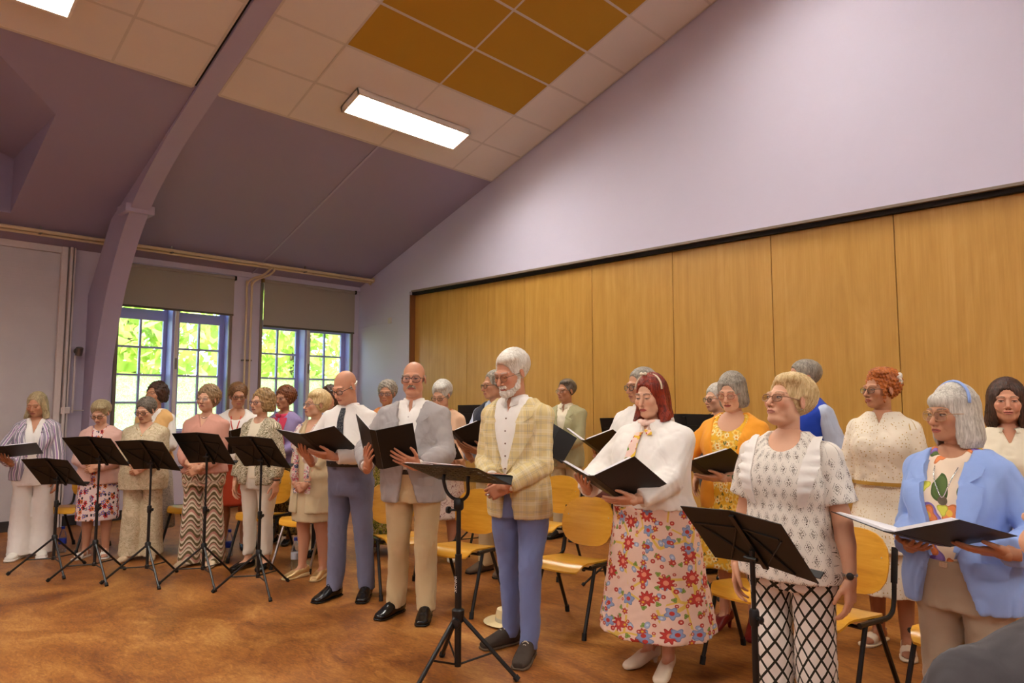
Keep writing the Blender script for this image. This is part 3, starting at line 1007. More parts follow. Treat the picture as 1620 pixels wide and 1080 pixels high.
def m_zigzag():
    t = NT('zigzag_knit')
    u, w = sep(t, t.attr('pat'))
    ph = t.math('SINE', t.math('MULTIPLY', u, 2 * PI / .125))
    nz = t.noise(t.attr('pat'), 30, 2)
    q = t.math('ADD', t.math('ADD', w, t.math('MULTIPLY', ph, .034)), t.math('MULTIPLY', nz, .012))
    fr = t.math('FRACT', t.math('ADD', t.math('DIVIDE', q, .20), 50.0))
    A, B_, Cc, Dd = srgb(226, 212, 186), srgb(112, 98, 66), srgb(196, 142, 126), srgb(150, 132, 104)
    t.base(t.ramp(fr, [(0, A), (.10, B_), (.24, A), (.34, Cc), (.46, B_), (.60, A), (.70, Dd), (.78, A), (.86, Cc), (.93, B_)], 'CONSTANT'), .8, spec=.2)
    return t.m
def m_diamond():
    t = NT('black_white_diamond_print')
    u, w = sep(t, t.attr('pat'))
    a = t.math('DIVIDE', u, .054); c = t.math('DIVIDE', w, .082)
    f1 = t.math('FRACT', t.math('ADD', t.math('ADD', a, c), 50.0)); f2 = t.math('FRACT', t.math('ADD', t.math('SUBTRACT', a, c), 50.0))
    ln = t.math('MAXIMUM', t.math('LESS_THAN', f1, .20), t.math('LESS_THAN', f2, .20))
    t.base(t.mix(ln, srgb(230, 220, 210), srgb(44, 40, 30)), .8, spec=.2)
    return t.m
def m_floral(name, base, motifs, vines=None, rough=.8):
    """motifs: (voronoi scale, offset, radius, petals, colour, centre colour, share)"""
    t = NT(name)
    v = t.attr('pat')
    c = t.mix(t.noise(v, 25, 2), base, tuple(x * .95 for x in base))
    if vines:
        vv = t.mapv(v, (1, 1, 1))
        d = t.vor(vv, vines[0], 'DISTANCE_TO_EDGE').outputs['Distance']
        brk = t.math('GREATER_THAN', t.noise(v, vines[0] * .9, 2), .46)
        c = t.mix(t.math('MULTIPLY', t.math('LESS_THAN', d, vines[1]), brk), c, vines[2])
    for (sc, off, rad, pet, col, cen, share) in motifs:
        vv = t.mapv(v, (1, 1, 1), (0, 0, 0), (off, off * .7, 0))
        # flatten the third coordinate so that the pattern is two-dimensional
        s_ = t.n('SeparateXYZ', {0: vv}); fl = t.n('CombineXYZ', {0: s_.outputs[0], 1: s_.outputs[1], 2: off}).outputs[0]
        vo = t.n('TexVoronoi', voronoi_dimensions='2D', feature='F1')
        t.put(vo.inputs['Vector'], fl); vo.inputs['Scale'].default_value = sc; vo.inputs['Randomness'].default_value = .75
        pos = vo.outputs['Position']; dist = vo.outputs['Distance']
        rel = t.n('VectorMath', {0: t.n('VectorMath', {0: fl, 3: sc}, operation='SCALE').outputs[0], 1: t.n('VectorMath', {0: pos, 3: sc}, operation='SCALE').outputs[0]}, operation='SUBTRACT').outputs[0]
        rs = t.n('SeparateXYZ', {0: rel})
        ang = t.math('ARCTAN2', rs.outputs[1], rs.outputs[0])
        rnd_ = t.n('SeparateXYZ', {0: vo.outputs['Color']})
        wob_ = t.math('MULTIPLY', t.math('COSINE', t.math('ADD', t.math('MULTIPLY', ang, float(pet)), t.math('MULTIPLY', rnd_.outputs[1], 6.0))), .22)
        r_ = t.math('MULTIPLY', t.math('ADD', 1.0, wob_), rad)
        on = t.math('MULTIPLY', t.math('LESS_THAN', dist, r_), t.math('LESS_THAN', rnd_.outputs[0], share))
        ring = t.math('MULTIPLY', on, t.math('GREATER_THAN', dist, t.math('MULTIPLY', r_, .82)))
        c = t.mix(on, c, col)
        c = t.mix(t.math('MULTIPLY', ring, .5), c, tuple(x * .45 for x in col))
        ce = t.math('MULTIPLY', on, t.math('LESS_THAN', dist, rad * .38))
        c = t.mix(ce, c, cen)
    t.base(c, rough, spec=.2)
    return t.m
def m_print(name, stops, scale, dist, rough=.8, stretch=(1, 1, 1)):
    t = NT(name)
    v = t.attr('pat')
    nz = t.noise(t.mapv(v, stretch), scale, 2.5, .55, dist)
    t.base(t.ramp(nz, stops, 'CONSTANT'), rough, spec=.2)
    return t.m
def m_lace():
    t = NT('white_crochet_lace')
    u, w = sep(t, t.attr('pat'))
    a = t.math('DIVIDE', u, .040); c = t.math('DIVIDE', w, .052)
    # rows of leaf-shaped openings with small rings between them
    row = t.math('FLOOR', t.math('ADD', c, 50)); sh = t.math('MULTIPLY', t.math('MODULO', row, 2.0), .5)
    fa = t.math('SUBTRACT', t.math('FRACT', t.math('ADD', t.math('ADD', a, sh), 50.0)), .5); fc = t.math('SUBTRACT', t.math('FRACT', t.math('ADD', c, 50.0)), .5)
    d = t.math('ADD', t.math('ABSOLUTE', t.math('MULTIPLY', fa, 1.7)), t.math('ABSOLUTE', fc))
    mesh_ = t.vor(t.attr('pat'), 190, 'DISTANCE_TO_EDGE').outputs['Distance']
    holes = t.math('MULTIPLY', t.math('LESS_THAN', d, .42), t.math('GREATER_THAN', mesh_, .13))
    ring = t.math('MULTIPLY', t.math('GREATER_THAN', d, .58), t.math('LESS_THAN', d, .66))
    ring2 = t.math('MULTIPLY', ring, t.math('GREATER_THAN', mesh_, .12))
    h = t.math('MAXIMUM', holes, ring2)
    t.base(t.mix(h, srgb(232, 224, 212), srgb(84, 68, 54)), .85, spec=.15)
    t.bump(t.math('SUBTRACT', 1.0, h), .5, .003)
    return t.m

# ---- hands: built once for each pose in their own frame (wrist at 0, fingers +y, palm -z, thumb +x = a left hand)
_hand = {}
POSES = {'relax': ((.30, .40, .25), .05, (.62, .72, -.35)), 'hold': ((.06, .16, .10), .07, (.85, .50, -.02)),
         'clasp': ((.55, .75, .45), .02, (.50, .85, -.30)), 'grip': ((.95, 1.15, .7), .0, (.55, .75, -.65))}
def hand_mesh(pose, h):
    key = (pose, h)
    if key in _hand: return _hand[key]
    curls, spread, th = POSES[pose]
    F = Field((-.075, -.05, -.12), (.105, .22, .05), h)
    F.cone((0, -.06, 0), (0, .01, 0), .026, .025, 0)
    F.rbox((.0, .052, -.002), (.026, .036, .002), np.eye(3), .0125, .02)
    F.ell((.024, .035, -.010), (.020, .034, .016), .012)
    F.ell((-.024, .035, -.008), (.015, .034, .014), .012)
    F.cone((0, 0, 0), (0, .03, -.001), .022, .024, .01)
    L = [(.045, .027, .022), (.050, .030, .023), (.046, .028, .022), (.036, .021, .019)]
    X = [.030, .0102, -.0098, -.029]; Y0 = [.094, .099, .094, .084]; Rr = [.0092, .0094, .0090, .0080]
    for i in range(4):
        p = V3(X[i], Y0[i], -.001); a = 0.0
        sp = spread * (1.5 - i) + (X[i] * .9)
        q = V3(X[i] * .8, Y0[i] - .04, 0)
        F.cone(q, p, Rr[i] * 1.0, Rr[i] * 1.12, .006)
        for j in range(3):
            a += curls[j] * (1 + .12 * i)
            d = V3(math.sin(sp) * math.cos(a), math.cos(sp) * math.cos(a), -math.sin(a))
            p2 = p + d * L[i][j]
            F.cone(p, p2, Rr[i] * (1.06 - .10 * j), Rr[i] * (.98 - .12 * j), .0025)
            p = p2
    t0 = V3(.026, .022, -.008); d = unit(th)
    t1 = t0 + d * .042; d2 = unit(d + V3(-.30, .30, -.12)); t2 = t1 + d2 * .034; d3 = unit(d2 + V3(-.25, .25, -.10)); t3 = t2 + d3 * .025
    F.cone(t0, t1, .0155, .0118, .012); F.cone(t1, t2, .0115, .0102, .003); F.cone(t2, t3, .0102, .0082, .003)
    v, q = F.mesh()
    # nails and knuckles as a slight colour change
    m = np.zeros(len(v))
    _hand[key] = (v, q)
    return _hand[key]

SK = {'fair': srgb(220, 170, 138), 'pink': srgb(206, 148, 116), 'tan': srgb(190, 136, 102), 'deep': srgb(192, 134, 100)}

class Person:
    pass

def torso_rows(p):
    s, w = p.s, p.w
    if p.sex == 'f':
        R = [(.76, 0, .168, .112), (.86, 0, .180, .120), (.94, .002, .174, .118), (1.03, -.003, .150, .106), (1.13, -.005, .146, .106), (1.235, -.008, .156, .112), (1.31, .0, .160, .104), (1.365, .008, .146, .088), (1.405, .014, .108, .070), (1.44, .018, .066, .056), (1.47, .016, .050, .048)]
    else:
        R = [(.76, 0, .158, .112), (.86, 0, .166, .116), (.94, 0, .164, .116), (1.03, -.003, .160, .114), (1.13, -.005, .164, .114), (1.235, -.005, .178, .120), (1.31, .0, .182, .112), (1.365, .008, .168, .094), (1.405, .014, .122, .074), (1.44, .018, .074, .060), (1.47, .016, .056, .053)]
    out = []
    for z, cy, a, b in R:
        k = 1.0 if z < 1.35 else max(0, 1 - (z - 1.35) / .1)
        ww = 1 + (w - 1) * k
        bel = p.belly * math.exp(-((z - 1.03) / .13) ** 2)
        out.append((z * s, 0, (cy - bel * .75) * s + p.lean * max(0, z - .9) * s, a * s * ww, (b * ww ** 1.15 + bel * .6) * s))
    return out

def put_torso(F, p, e, z0=None, z1=None, hem=None, k=0.0, n=2.3, wav=None, bust=1.0):
    """the trunk offset by e (number or fn of z/s); hem: list of (z/s, a, b, cy) rows that replace what lies below the first of them"""
    rows = torso_rows(p)
    ee = e if callable(e) else (lambda z: e)
    st = [(z, cx, cy, a + ee(z / p.s), b + ee(z / p.s)) for z, cx, cy, a, b in rows]
    if hem:
        zt = max(r[0] for r in hem) * p.s
        st = [r for r in st if r[0] > zt + .02]
        for (z, a, b, cy) in hem: st.append((z * p.s, 0, cy * p.s, a * p.s * p.w, b * p.s * p.w))
    st.sort()
    def at(z):
        zs = [r[0] for r in st]
        return tuple(np.interp(z, zs, [r[i] for r in st]) for i in range(1, 5))
    if z0 is not None:
        q = at(z0 * p.s); st = [(z0 * p.s, *q)] + [r for r in st if r[0] > z0 * p.s + .01]
    if z1 is not None:
        q = at(z1 * p.s); st = [r for r in st if r[0] < z1 * p.s - .01] + [(z1 * p.s, *q)]
    F.loft(st, k, n=n, wav=wav)
    if p.bust > 0 and bust:
        for sx in (-1, 1):
            F.ell((sx * .074 * p.s * p.w, (-.070 * p.w ** 1.1 + p.lean * .3) * p.s - .0, 1.225 * p.s), (V3(.070, .062, .072) * p.s * p.bust + (e if not callable(e) else ee(1.22))), .05)
    for sx in (-1, 1):                      # shoulders
        eS = ee(1.38)
        eS = min(eS, .016)
        F.cone((sx * .065 * p.s, p.sy, 1.388 * p.s), p.sh[sx], (.042 * p.s + eS * .8), (.043 * p.s * p.aw + eS * .7), .05)
    return st

def arms(F, p, e, upto, cuff=0.0, k=.02, sides=(-1, 1), puff=0.0):
    """sleeves or bare arms: upto 0..1 upper arm, 1..2 forearm; cut square at the end"""
    for sx in sides:
        S, E, W = p.sh[sx], p.el[sx], p.wr[sx]
        r0, r1, r2 = .044 * p.s * p.aw, .041 * p.s * p.aw, .028 * p.s * (1 + (p.aw - 1) * .4)
        ends = []
        if upto <= 1:
            T = S + (E - S) * upto
            F.cone(S, T, r0 + e, r0 + (r1 - r0) * upto + e + cuff, k)
            dr, ro = unit(E - S), r0 + e + cuff
        else:
            f = upto - 1
            F.cone(S, E, r0 + e * .65, r1 + e + cuff * .5, k)
            M_ = E + (W - E) * min(.4, f); rm = r1 * 1.02
            F.cone(E, M_, r1 + e + cuff * .5, rm + (e + cuff * .6), .015)
            T = E + (W - E) * f
            F.cone(M_, T, rm + e + cuff * .6, r1 + (r2 - r1) * f + e + cuff, .012)
            if puff: F.ell(E + (W - E) * f * .8, V3(1, 1, 1) * (r1 + puff), .03)
            dr, ro = unit(W - E), r1 + e + cuff + puff
        if upto < 2.02:
            a = unit(np.cross(dr, V3(.3, .5, .8))); bq = np.cross(dr, a)
            F.rbox(T + dr * .06, V3(ro + .02, ro + .02, .06), np.stack([a, bq, dr], 1), 0.0, 0, 'sub')

def pat_of(p, v, sleeves=True, legs=False, R=.16):
    """garment coordinates: around / along, taken from the limb or trunk a point belongs to"""
    n = len(v)
    th = np.arctan2(v[:, 0], -(v[:, 1] - .0))
    out = np.stack([th * R, v[:, 2], np.zeros(n)], 1)
    if legs:
        sg = np.where(v[:, 0] > 0, 1, -1)
        cx = np.interp(v[:, 2], [0, .48 * p.s, .9 * p.s], [p.ft[1][0], .09 * p.s, .085 * p.s])
        a = np.arctan2(v[:, 0] - sg * cx, -(v[:, 1]))
        lo = v[:, 2] < .80 * p.s
        out[lo] = np.stack([a * .085 + sg * .3, v[:, 2], sg], 1)[lo]
    if sleeves:
        for sx in (-1, 1):
            S, E, W = p.sh[sx], p.el[sx], p.wr[sx]
            best = np.full(n, 9.0); al = np.zeros(n); an = np.zeros(n)
            off = 0
            for A, B in ((S, E), (E, W)):
                ab = B - A; L = np.linalg.norm(ab); d = ab / L
                t = np.clip((v - A) @ d, 0, L); r = v - (A + t[:, None] * d); dist = np.linalg.norm(r, axis=1)
                e1 = unit(np.cross(d, V3(.2, 1, .1))); e2 = np.cross(d, e1)
                m = dist < best
                best = np.where(m, dist, best); al = np.where(m, off + t, al); an = np.where(m, np.arctan2(r @ e1, r @ e2), an)
                off += L
            # the trunk: distance to its axis minus its half width
            dt = np.sqrt((v[:, 0] / 1.0) ** 2 + (v[:, 1]) ** 2) - .13 * p.s * p.w
            isarm = (best < .085 * p.s * p.aw) & (best - .045 < np.maximum(dt, -.02) + .02) & (np.abs(v[:, 0]) > .02)
            far = (np.abs(v[:, 0]) > .155 * p.s * p.w) | (v[:, 1] < -.17 * p.s * p.w)
            isarm &= far | (best < .05)
            out[isarm] = np.stack([an * .055 + 3.0 + sx * .5, al, sx * 2 * np.ones(n)], 1)[isarm]
    return out

def fold_fn(seed, amp, z_scale=1.0):
    a = wob(seed, 16, 1.0, (1.2, 1.2, .6)); b = wob(seed + 5, 30, 1.0)
    A_ = f32(amp)
    def fn(x, y, z):
        q = a(x, y, z)
        return A_ * (q * f32(.7) + (f32(1) - f32(2) * np.abs(np.sin(q * f32(2.2) + b(x, y, z) * f32(1.2)))) * f32(.7))
    return fn

def emit_field(F, p, name, mat, parent, pat=None, seed=None, amp=0.0, extra=None):
    if amp: F.disp(fold_fn(seed or 1, amp))
    v, q = F.mesh()
    if len(v) == 0: return None
    me = np_mesh(name, v, q, None, pat(v) if pat else pat_of(p, v))
    return link(name, me, mat, parent)

def sheet(F, p, name, mat, parent, rows, off=.004, th=.003, o_dir=(0, 1, 0), start=-.7, pat=True, smooth=True):
    """a cloth piece laid on the front of field F: rows of (x, z) points, projected along o_dir"""
    n = len(rows); m = len(rows[0])
    pts = np.array([[(x, start, z) for x, z in r] for r in rows], float).reshape(-1, 3)
    h = F.march(pts, o_dir, 1.2)
    nr = F.normals(h, F.h * 2.0)
    flat = h + nr * off
    Pn = flat.reshape(n, m, 3); N = nr.reshape(n, m, 3)
    top = Pn + N * th
    v = np.concatenate([Pn.reshape(-1, 3), top.reshape(-1, 3)])
    q = []
    I = lambda i, j, k: k * n * m + i * m + j
    for i in range(n - 1):
        for j in range(m - 1):
            q.append((I(i, j, 1), I(i, j + 1, 1), I(i + 1, j + 1, 1), I(i + 1, j, 1)))
            q.append((I(i, j, 0), I(i + 1, j, 0), I(i + 1, j + 1, 0), I(i, j + 1, 0)))
    for i in range(n - 1):
        q.append((I(i, 0, 0), I(i, 0, 1), I(i + 1, 0, 1), I(i + 1, 0, 0))); q.append((I(i, m - 1, 1), I(i, m - 1, 0), I(i + 1, m - 1, 0), I(i + 1, m - 1, 1)))
    for j in range(m - 1):
        q.append((I(0, j, 1), I(0, j, 0), I(0, j + 1, 0), I(0, j + 1, 1))); q.append((I(n - 1, j, 0), I(n - 1, j, 1), I(n - 1, j + 1, 1), I(n - 1, j + 1, 0)))
    pt_ = np.stack([np.arctan2(v[:, 0], -v[:, 1]) * .16, v[:, 2], 0 * v[:, 0]], 1)
    me = np_mesh(name, v, np.array(q), None, pt_, smooth)
    if smooth: me.set_sharp_from_angle(angle=1.0)
    return link(name, me, mat, parent)

def dots(F, pts_xz, r, name, mat, parent, start=-.7):
    for x, z in pts_xz:
        h = F.march(np.array([[x, start, z]]), (0, 1, 0), 1.2); n = F.normals(h, F.h * 2)[0]; h = h[0] + n * .004
        a = unit(np.cross(n, V3(0, 0, 1))); c = np.cross(n, a)
        M_ = Matrix((a, c, n)).transposed()
        MB().lathe([(r * .8, -.002), (r, .0), (r * .9, .003), (r * .3, .004)], h, 8, M_).build(name, mat, parent, smooth=True)

# ---- head
def head_fields(p, h):
    """skin field of head and neck in the head's own frame"""
    fm = p.sex == 'f'
    F = Field((-.115, -.145, -.235), (.115, .145, .15), h)
    F.ell((0, .020, .036), (.073, .094, .083), 0)
    F.ell((0, -.030, -.032), (.060 if fm else .062, .060, .084), .03)
    F.ell((0, -.068, -.096), (.025 if fm else .031, .021, .019), .03)
    for sx in (-1, 1):
        F.ell((sx * .043, -.016, -.070), (.018 if fm else .022, .032, .026), .03)
        F.ell((sx * .042, -.066, -.024), (.022, .020, .020), .025)
        F.cone((sx * .012, -.084, .020), (sx * .046, -.076, .020), .0085 if fm else .0115, .008, .018)
        F.ell((sx * .0315, -.103, -.001), (.017, .016, .0105), .012, op='sub')
        F.ell((sx * .0315, -.0765, -.002), (.0145, .0140, .0125), .003)
        F.ell((sx * .0315, -.0835, .006 - .002 * p.lid), (.0150, .0090, .0050), .004)
    nl = p.nose
    F.cone((0, -.086, .008), (0, -.100 - .012 * nl, -.036), .0075, .0112, .010)
    for sx in (-1, 1): F.ell((sx * .0110, -.098, -.041), (.0085, .0095, .0075), .006)
    F.ell((0, -.084, -.066), (.027, .014, .017), .016)
    F.ell((0, -.0945, -.0625), (.0205, .0070, .0048), .004)
    F.ell((0, -.0930, -.0735), (.0175, .0075, .0055), .004)
    F.ell((0, -.1035, -.0680), (.024, .010, .0015), .003, op='sub')
    if p.smile:
        for sx in (-1, 1): F.ell((sx * .036, -.074, -.046), (.018, .016, .018), .014)
    if p.jowl:
        F.ell((0, -.044, -.104), (.040, .036, .016), .025)
    for sx in (-1, 1):
        R = roty(-sx * .18) @ rotz(sx * .28)
        F.ell((sx * .0775, .016, -.004), (.0085, .0195, .0315), .006, R)
        F.ell((sx * .0860, .012, .002), (.0055, .0110, .0190), .004, R, op='sub')
    # neck, towards its base
    nb = p.to_head(p.neck0)
    F.cone((0, .022, -.055), nb, .0465 if fm else .053, .0500 if fm else .058, .022)
    if p.sex == 'm': F.ell(np.array([0, -.018, -.13]), (.010, .012, .014), .02)
    return F

def head_tint(p, v):
    x, y, z = v.T
    ax = np.abs(x)
    c = np.tile(np.array(p.skin), (len(v), 1))
    g = np.random.default_rng(p.seed)
    def mixm(m, col, k=1.0):
        nonlocal c
        m = np.clip(m, 0, 1)[:, None] * k
        c = c * (1 - m) + np.array(col) * m
    fr = y < -.05
    red = np.array(p.skin) * np.array([1.0, .72, .68])
    mixm(np.exp(-(((ax - .044) / .022) ** 2 + ((z + .030) / .020) ** 2)) * fr, red, .5 * p.blush)
    mixm(np.exp(-((x / .014) ** 2 + ((z + .036) / .014) ** 2)) * (y < -.095), red, .5)
    mixm(np.exp(-(((ax - .080) / .012) ** 2)) * (y > -.03) * (np.abs(z) < .05), red, .35)
    # brows
    arch = .0215 + .004 * (1 - ((ax - .034) / .02) ** 2)
    th = np.where(ax < .036, .0040, .0030) * p.browt
    mixm((np.abs(z - arch) < th) * (ax > .013) * (ax < .052) * (y < -.055) * 1.0, p.brow, .75)
    # eyes
    ex, ez = ax - .0315, z + .0015
    op = p.eye
    w = np.clip(1 - (ex / .0145) ** 2, 0, 1)
    up, dn = .0052 * op * np.sqrt(w), -.0045 * min(1, op + .25) * np.sqrt(w)
    zone = (np.abs(ex) < .0145) & fr
    if op > .3:
        ins = zone & (ez < up) & (ez > dn)
        mixm(ins * 1.0, srgb(214, 198, 184))
        gx = (x - np.sign(x) * .0315) - p.gaze * .006
        mixm((ins & (gx ** 2 + (ez - .0005) ** 2 < .0060 ** 2)) * 1.0, p.iris)
        mixm((ins & (gx ** 2 + (ez - .0005) ** 2 < .0030 ** 2)) * 1.0, srgb(24, 18, 16))
        mixm((zone & (np.abs(ez - up) < .0022)) * 1.0, p.lash, .8)
        mixm((zone & (np.abs(ez - dn) < .0014)) * 1.0, p.lash, .30)
    else:
        mixm((zone & (np.abs(ez + .0028 * np.sqrt(w)) < .0024)) * 1.0, p.lash, .8)
        mixm((zone & (ez > -.003) & (ez < .010)) * 1.0, np.array(p.skin) * np.array([.86, .74, .70]), .55)
    # lips
    lw = np.clip(1 - (x / .0245) ** 2, 0, 1)
    lu = .0090 * np.sqrt(lw) * (1 - .25 * np.exp(-(x / .004) ** 2)); ld = .0105 * np.sqrt(lw)
    zl = z + .068 - (.15 * ax if p.smile else -.05 * ax)
    mixm(((zl < lu) & (zl > -ld) & (y < -.075)) * 1.0, p.lip, .8)
    mixm((np.abs(zl) < .0016) * (ax < .0245) * (y < -.07) * 1.0, np.array(p.lip) * .35, .85)
    # nostrils
    mixm((((ax - .0085) / .0045) ** 2 + ((z + .0475) / .003) ** 2 < 1) * (y < -.09) * 1.0, np.array(p.skin) * .25, .8)
    # folds beside the mouth
    fx = .019 + .55 * np.clip(-.045 - z, 0, .03)
    mixm(np.exp(-((ax - fx - .004) / .0028) ** 2) * (z < -.042) * (z > -.072) * fr * 1.0, np.array(p.skin) * np.array([.76, .64, .60]), .4 * p.age)
    mixm((np.abs(z + .016 + .25 * np.maximum(0, .0315 - ax)) < .0015) * (ax > .018) * (ax < .046) * fr * 1.0, np.array(p.skin) * np.array([.80, .68, .64]), .35 * p.age)
    for zz in (.048, .058):
        mixm((np.abs(z - zz - .002 * np.cos(x * 60)) < .0013) * (ax < .04) * fr * 1.0, np.array(p.skin) * np.array([.8, .68, .64]), .4 * p.age)
    return c

def hair_field(p, h):
    st = p.hair
    kind = st['kind']; vol = st.get('vol', .012); hl = st.get('line', .075); curl = st.get('curl', 0)
    ext = st.get('len', -.08)
    F = Field((-.19, -.16, min(ext, -.1) - .05), (.19, .22, .21), h)
    def cap(v, top=0.0):
        F.ell((0, .022 + v * .62, .040), (.0765 + v * .8, .0985 + v * .62, .087 + v * .9 + top), 0)
    def face(k=.014, wid=.064, bot=-.16, yb=-.028):
        # opening for the face: rounded column, its top is the hairline
        zc = (hl + bot) / 2
        F.ell((0, -.118, zc), (wid, .118 + yb, (hl - bot) / 2), k, op='sub', n=2.8)
    if kind in ('short', 'crop', 'curlyshort', 'updo'):
        cap(vol, st.get('top', .004))
        if kind != 'crop':
            F.ell((0, .058, .045), (.076 + vol * 1.0, .074 + vol * 1.1, .068 + vol), .03)
        if st.get('sweep'):
            F.ell((st['sweep'] * .028, -.034, .092), (.058, .050, .030), .03)
        nape = st.get('nape', -.085)
        F.cut(lambda x, y, z: z - (f32(st.get('side', -.022)) + (f32(nape) - f32(st.get('side', -.022))) * np.clip((y + f32(.03)) / f32(.09), 0, 1)), .01)
        face()
        # room for the ears
        if st.get('ears', True):
            for sx in (-1, 1): F.ell((sx * .090, .010, -.012), (.024, .026, .036), .01, op='sub')
    elif kind == 'bald':
        F.ell((0, .024, .030), (.0785 + vol * .4, .0995 + vol * .5, .080), 0)
        F.cut(lambda x, y, z: f32(st.get('rim', .035)) - z + 0 * x - np.clip(-y, 0, 1) * f32(.2), .01)
        F.cut(lambda x, y, z: z - (f32(-.01) + f32(-.075) * np.clip((y + f32(.02)) / f32(.09), 0, 1)) + 0 * x, .008)
        F.cut(lambda x, y, z: y + f32(.012) + 0 * x + 0 * z, .01)
        for sx in (-1, 1): F.ell((sx * .086, .012, -.008), (.020, .024, .034), .006, op='sub')
    elif kind in ('bob', 'curlybob', 'long'):
        cap(vol, st.get('top', .004))
        e = min(ext, -.05)
        fla = st.get('flare', .0)
        rows = [(e, 0, .030 + vol * .5, .066 + vol * .8 + fla * .8, .064 + vol * .8), (e * .72, 0, .030 + vol * .5, .077 + vol * .8 + fla, .080 + vol * .8), (e * .35, 0, .026 + vol * .5, .079 + vol * .8 + fla * .6, .090 + vol * .7), (.03, 0, .022 + vol * .6, .075 + vol * .8, .098 + vol * .6), (.07, 0, .022 + vol * .6, .066 + vol * .8, .086 + vol * .6)]
        F.loft(rows, .02, n=2.2)
        face(wid=st.get('wid', .062), bot=-.30, yb=st.get('yb', -.020))
        F.cone((0, .0, -.06), (0, -.01, -.30), .052, .075, .01, 'sub')
        if kind == 'long':
            L = st.get('back', -.30)
            F.chain([(0, .070, -.02), (0, .080, -.14), (0, .100, L)], [.074, .074, .050], .03)
            for sx in (-1, 1):
                F.chain([(sx * .070, .01, -.02), (sx * .086, .0, -.12), (sx * .104, -.02 + st.get('fwd', 0), L * .72), (sx * .100, -.04 + st.get('fwd', 0), L)], [.026, .032, .026, .010], .02)
    if kind == 'updo':
        F.ell((0, .075, .085), (.062, .055, .055), .02)
        F.ell((.02, -.02, .105), (.06, .05, .034), .02)
        for sx in (-1, 1): F.chain([(sx * .072, -.03, .02), (sx * .078, -.035, -.03), (sx * .074, -.04, -.085)], [.010, .009, .004], .01)
    if st.get('fringe'):
        F.ell((0, -.060, .058), (.060, .030, .034), .02)
    # strands
    g = wob(p.seed + 3, 30, 1.0)
    if curl:
        fr = 2 * PI / st.get('curlsize', .026)
        def dfn(x, y, z):
            q = g(x, y, z) * f32(1.3)
            return f32(curl) * (np.sin(x * f32(fr) + q + z * f32(fr * .5)) * np.sin(y * f32(fr) - q) + .6 * np.sin(z * f32(fr) + q * f32(1.6) + x * f32(fr * .6)))
        F.disp(dfn)
    else:
        def dfn(x, y, z):
            th = np.arctan2(x, y - f32(.02)) * f32(40)
            return f32(st.get('strand', .0015)) * (np.sin(th + g(x, y, z) * f32(3) + z * f32(24)) + f32(.7) * np.sin(th * f32(2.1) - g(x, y, z) * f32(4)) + f32(1.6) * g(x * f32(.5), y * f32(.5), z * f32(.3)))
        F.disp(dfn)
    return F

def beard_field(p, h, full=True):
    F = Field((-.09, -.14, -.17), (.09, .05, .02), h)
    if full:
        F.ell((0, -.070, -.100), (.036, .034, .030), 0)
        for sx in (-1, 1):
            F.chain([(sx * .062, -.005, -.030), (sx * .056, -.028, -.070), (sx * .030, -.062, -.098)], [.013, .018, .022], .015)
        F.ell((0, -.087, -.060), (.030, .018, .013), .012)
        F.ell((0, -.104, -.0735), (.017, .010, .0045), .004, op='sub')
    else:
        for sx in (-1, 1):
            F.chain([(sx * .003, -.103, -.053), (sx * .018, -.096, -.058), (sx * .028, -.084, -.070)], [.0065, .0068, .004], .004)
    g = wob(p.seed, 60, 1.0)
    F.disp(lambda x, y, z: f32(.0018) * (np.sin(x * f32(420) + g(x, y, z) * 2) + np.sin(y * f32(330) + z * f32(160) + g(x, y, z))))
    return F

def make_glasses(p, parent, M, col, kind='round', metal=0.0):
    t = f'glasses_{kind}'
    mat = plain('glasses_' + '%02x%02x%02x' % tuple(int(c * 255) for c in col), col, .35, metal)
    a, c = {'round': (.0235, .0195), 'rect': (.0255, .0165), 'large': (.0285, .0215)}[kind]
    n = {'round': 2.3, 'rect': 3.2, 'large': 2.8}[kind]
    zc = -.005
    b = MB(); lens = []
    def rim(sx):
        pts = []
        for k in range(21):
            th = 2 * PI * k / 20
            q = (abs(math.cos(th)) ** n + abs(math.sin(th)) ** n) ** (-1 / n)
            xx = sx * (.0335 + 0) + a * q * math.cos(th); zz = zc + c * q * math.sin(th)
            pts.append((xx, -.1025 + 2.2 * xx * xx + .03 * (zz - zc), zz))
        return pts
    tr = lambda q: M @ Vector(q)
    th_ = .0016 if metal else .0023
    for sx in (-1, 1):
        pts = rim(sx)
        b.tube([tr(q) for q in pts], th_, 5)
        lens.append(pts[:-1])
        b.tube([tr(q) for q in ((sx * (.0335 + a), -.1025 + 2.2 * (.0335 + a) ** 2, zc + .006), (sx * .072, -.078, zc + .008), (sx * .0785, -.03, zc + .007), (sx * .0800, .008, zc + .004), (sx * .079, .022, zc - .010))], th_, 5)
    b.tube([tr(q) for q in ((-.0335 + a, -.1015, zc + .004), (0, -.1075, zc + .007), (.0335 - a, -.1015, zc + .004))], th_, 5)
    g = b.build('glasses', mat, parent, smooth=True)
    for pts in lens:
        bb = MB()
        bb.prism([(q[0], q[2]) for q in pts], lambda x, z: tr((x, -.1030 + 2.2 * x * x, z)), lambda x, z: tr((x, -.1020 + 2.2 * x * x, z)))
        bb.build('lens', M_LENS, g)
    return g
def m_lens():
    t = NT('spectacle_lens')
    tr = t.n('BsdfTransparent', {0: (.93, .92, .90)}); gl = t.n('BsdfGlossy', {0: (1, 1, 1), 1: .05})
    mx = t.n('MixShader', {0: .07, 1: tr.outputs[0], 2: gl.outputs[0]})
    t.t.links.new(mx.outputs[0], t.out.inputs['Surface'])
    return t.m
M_LENS = m_lens()

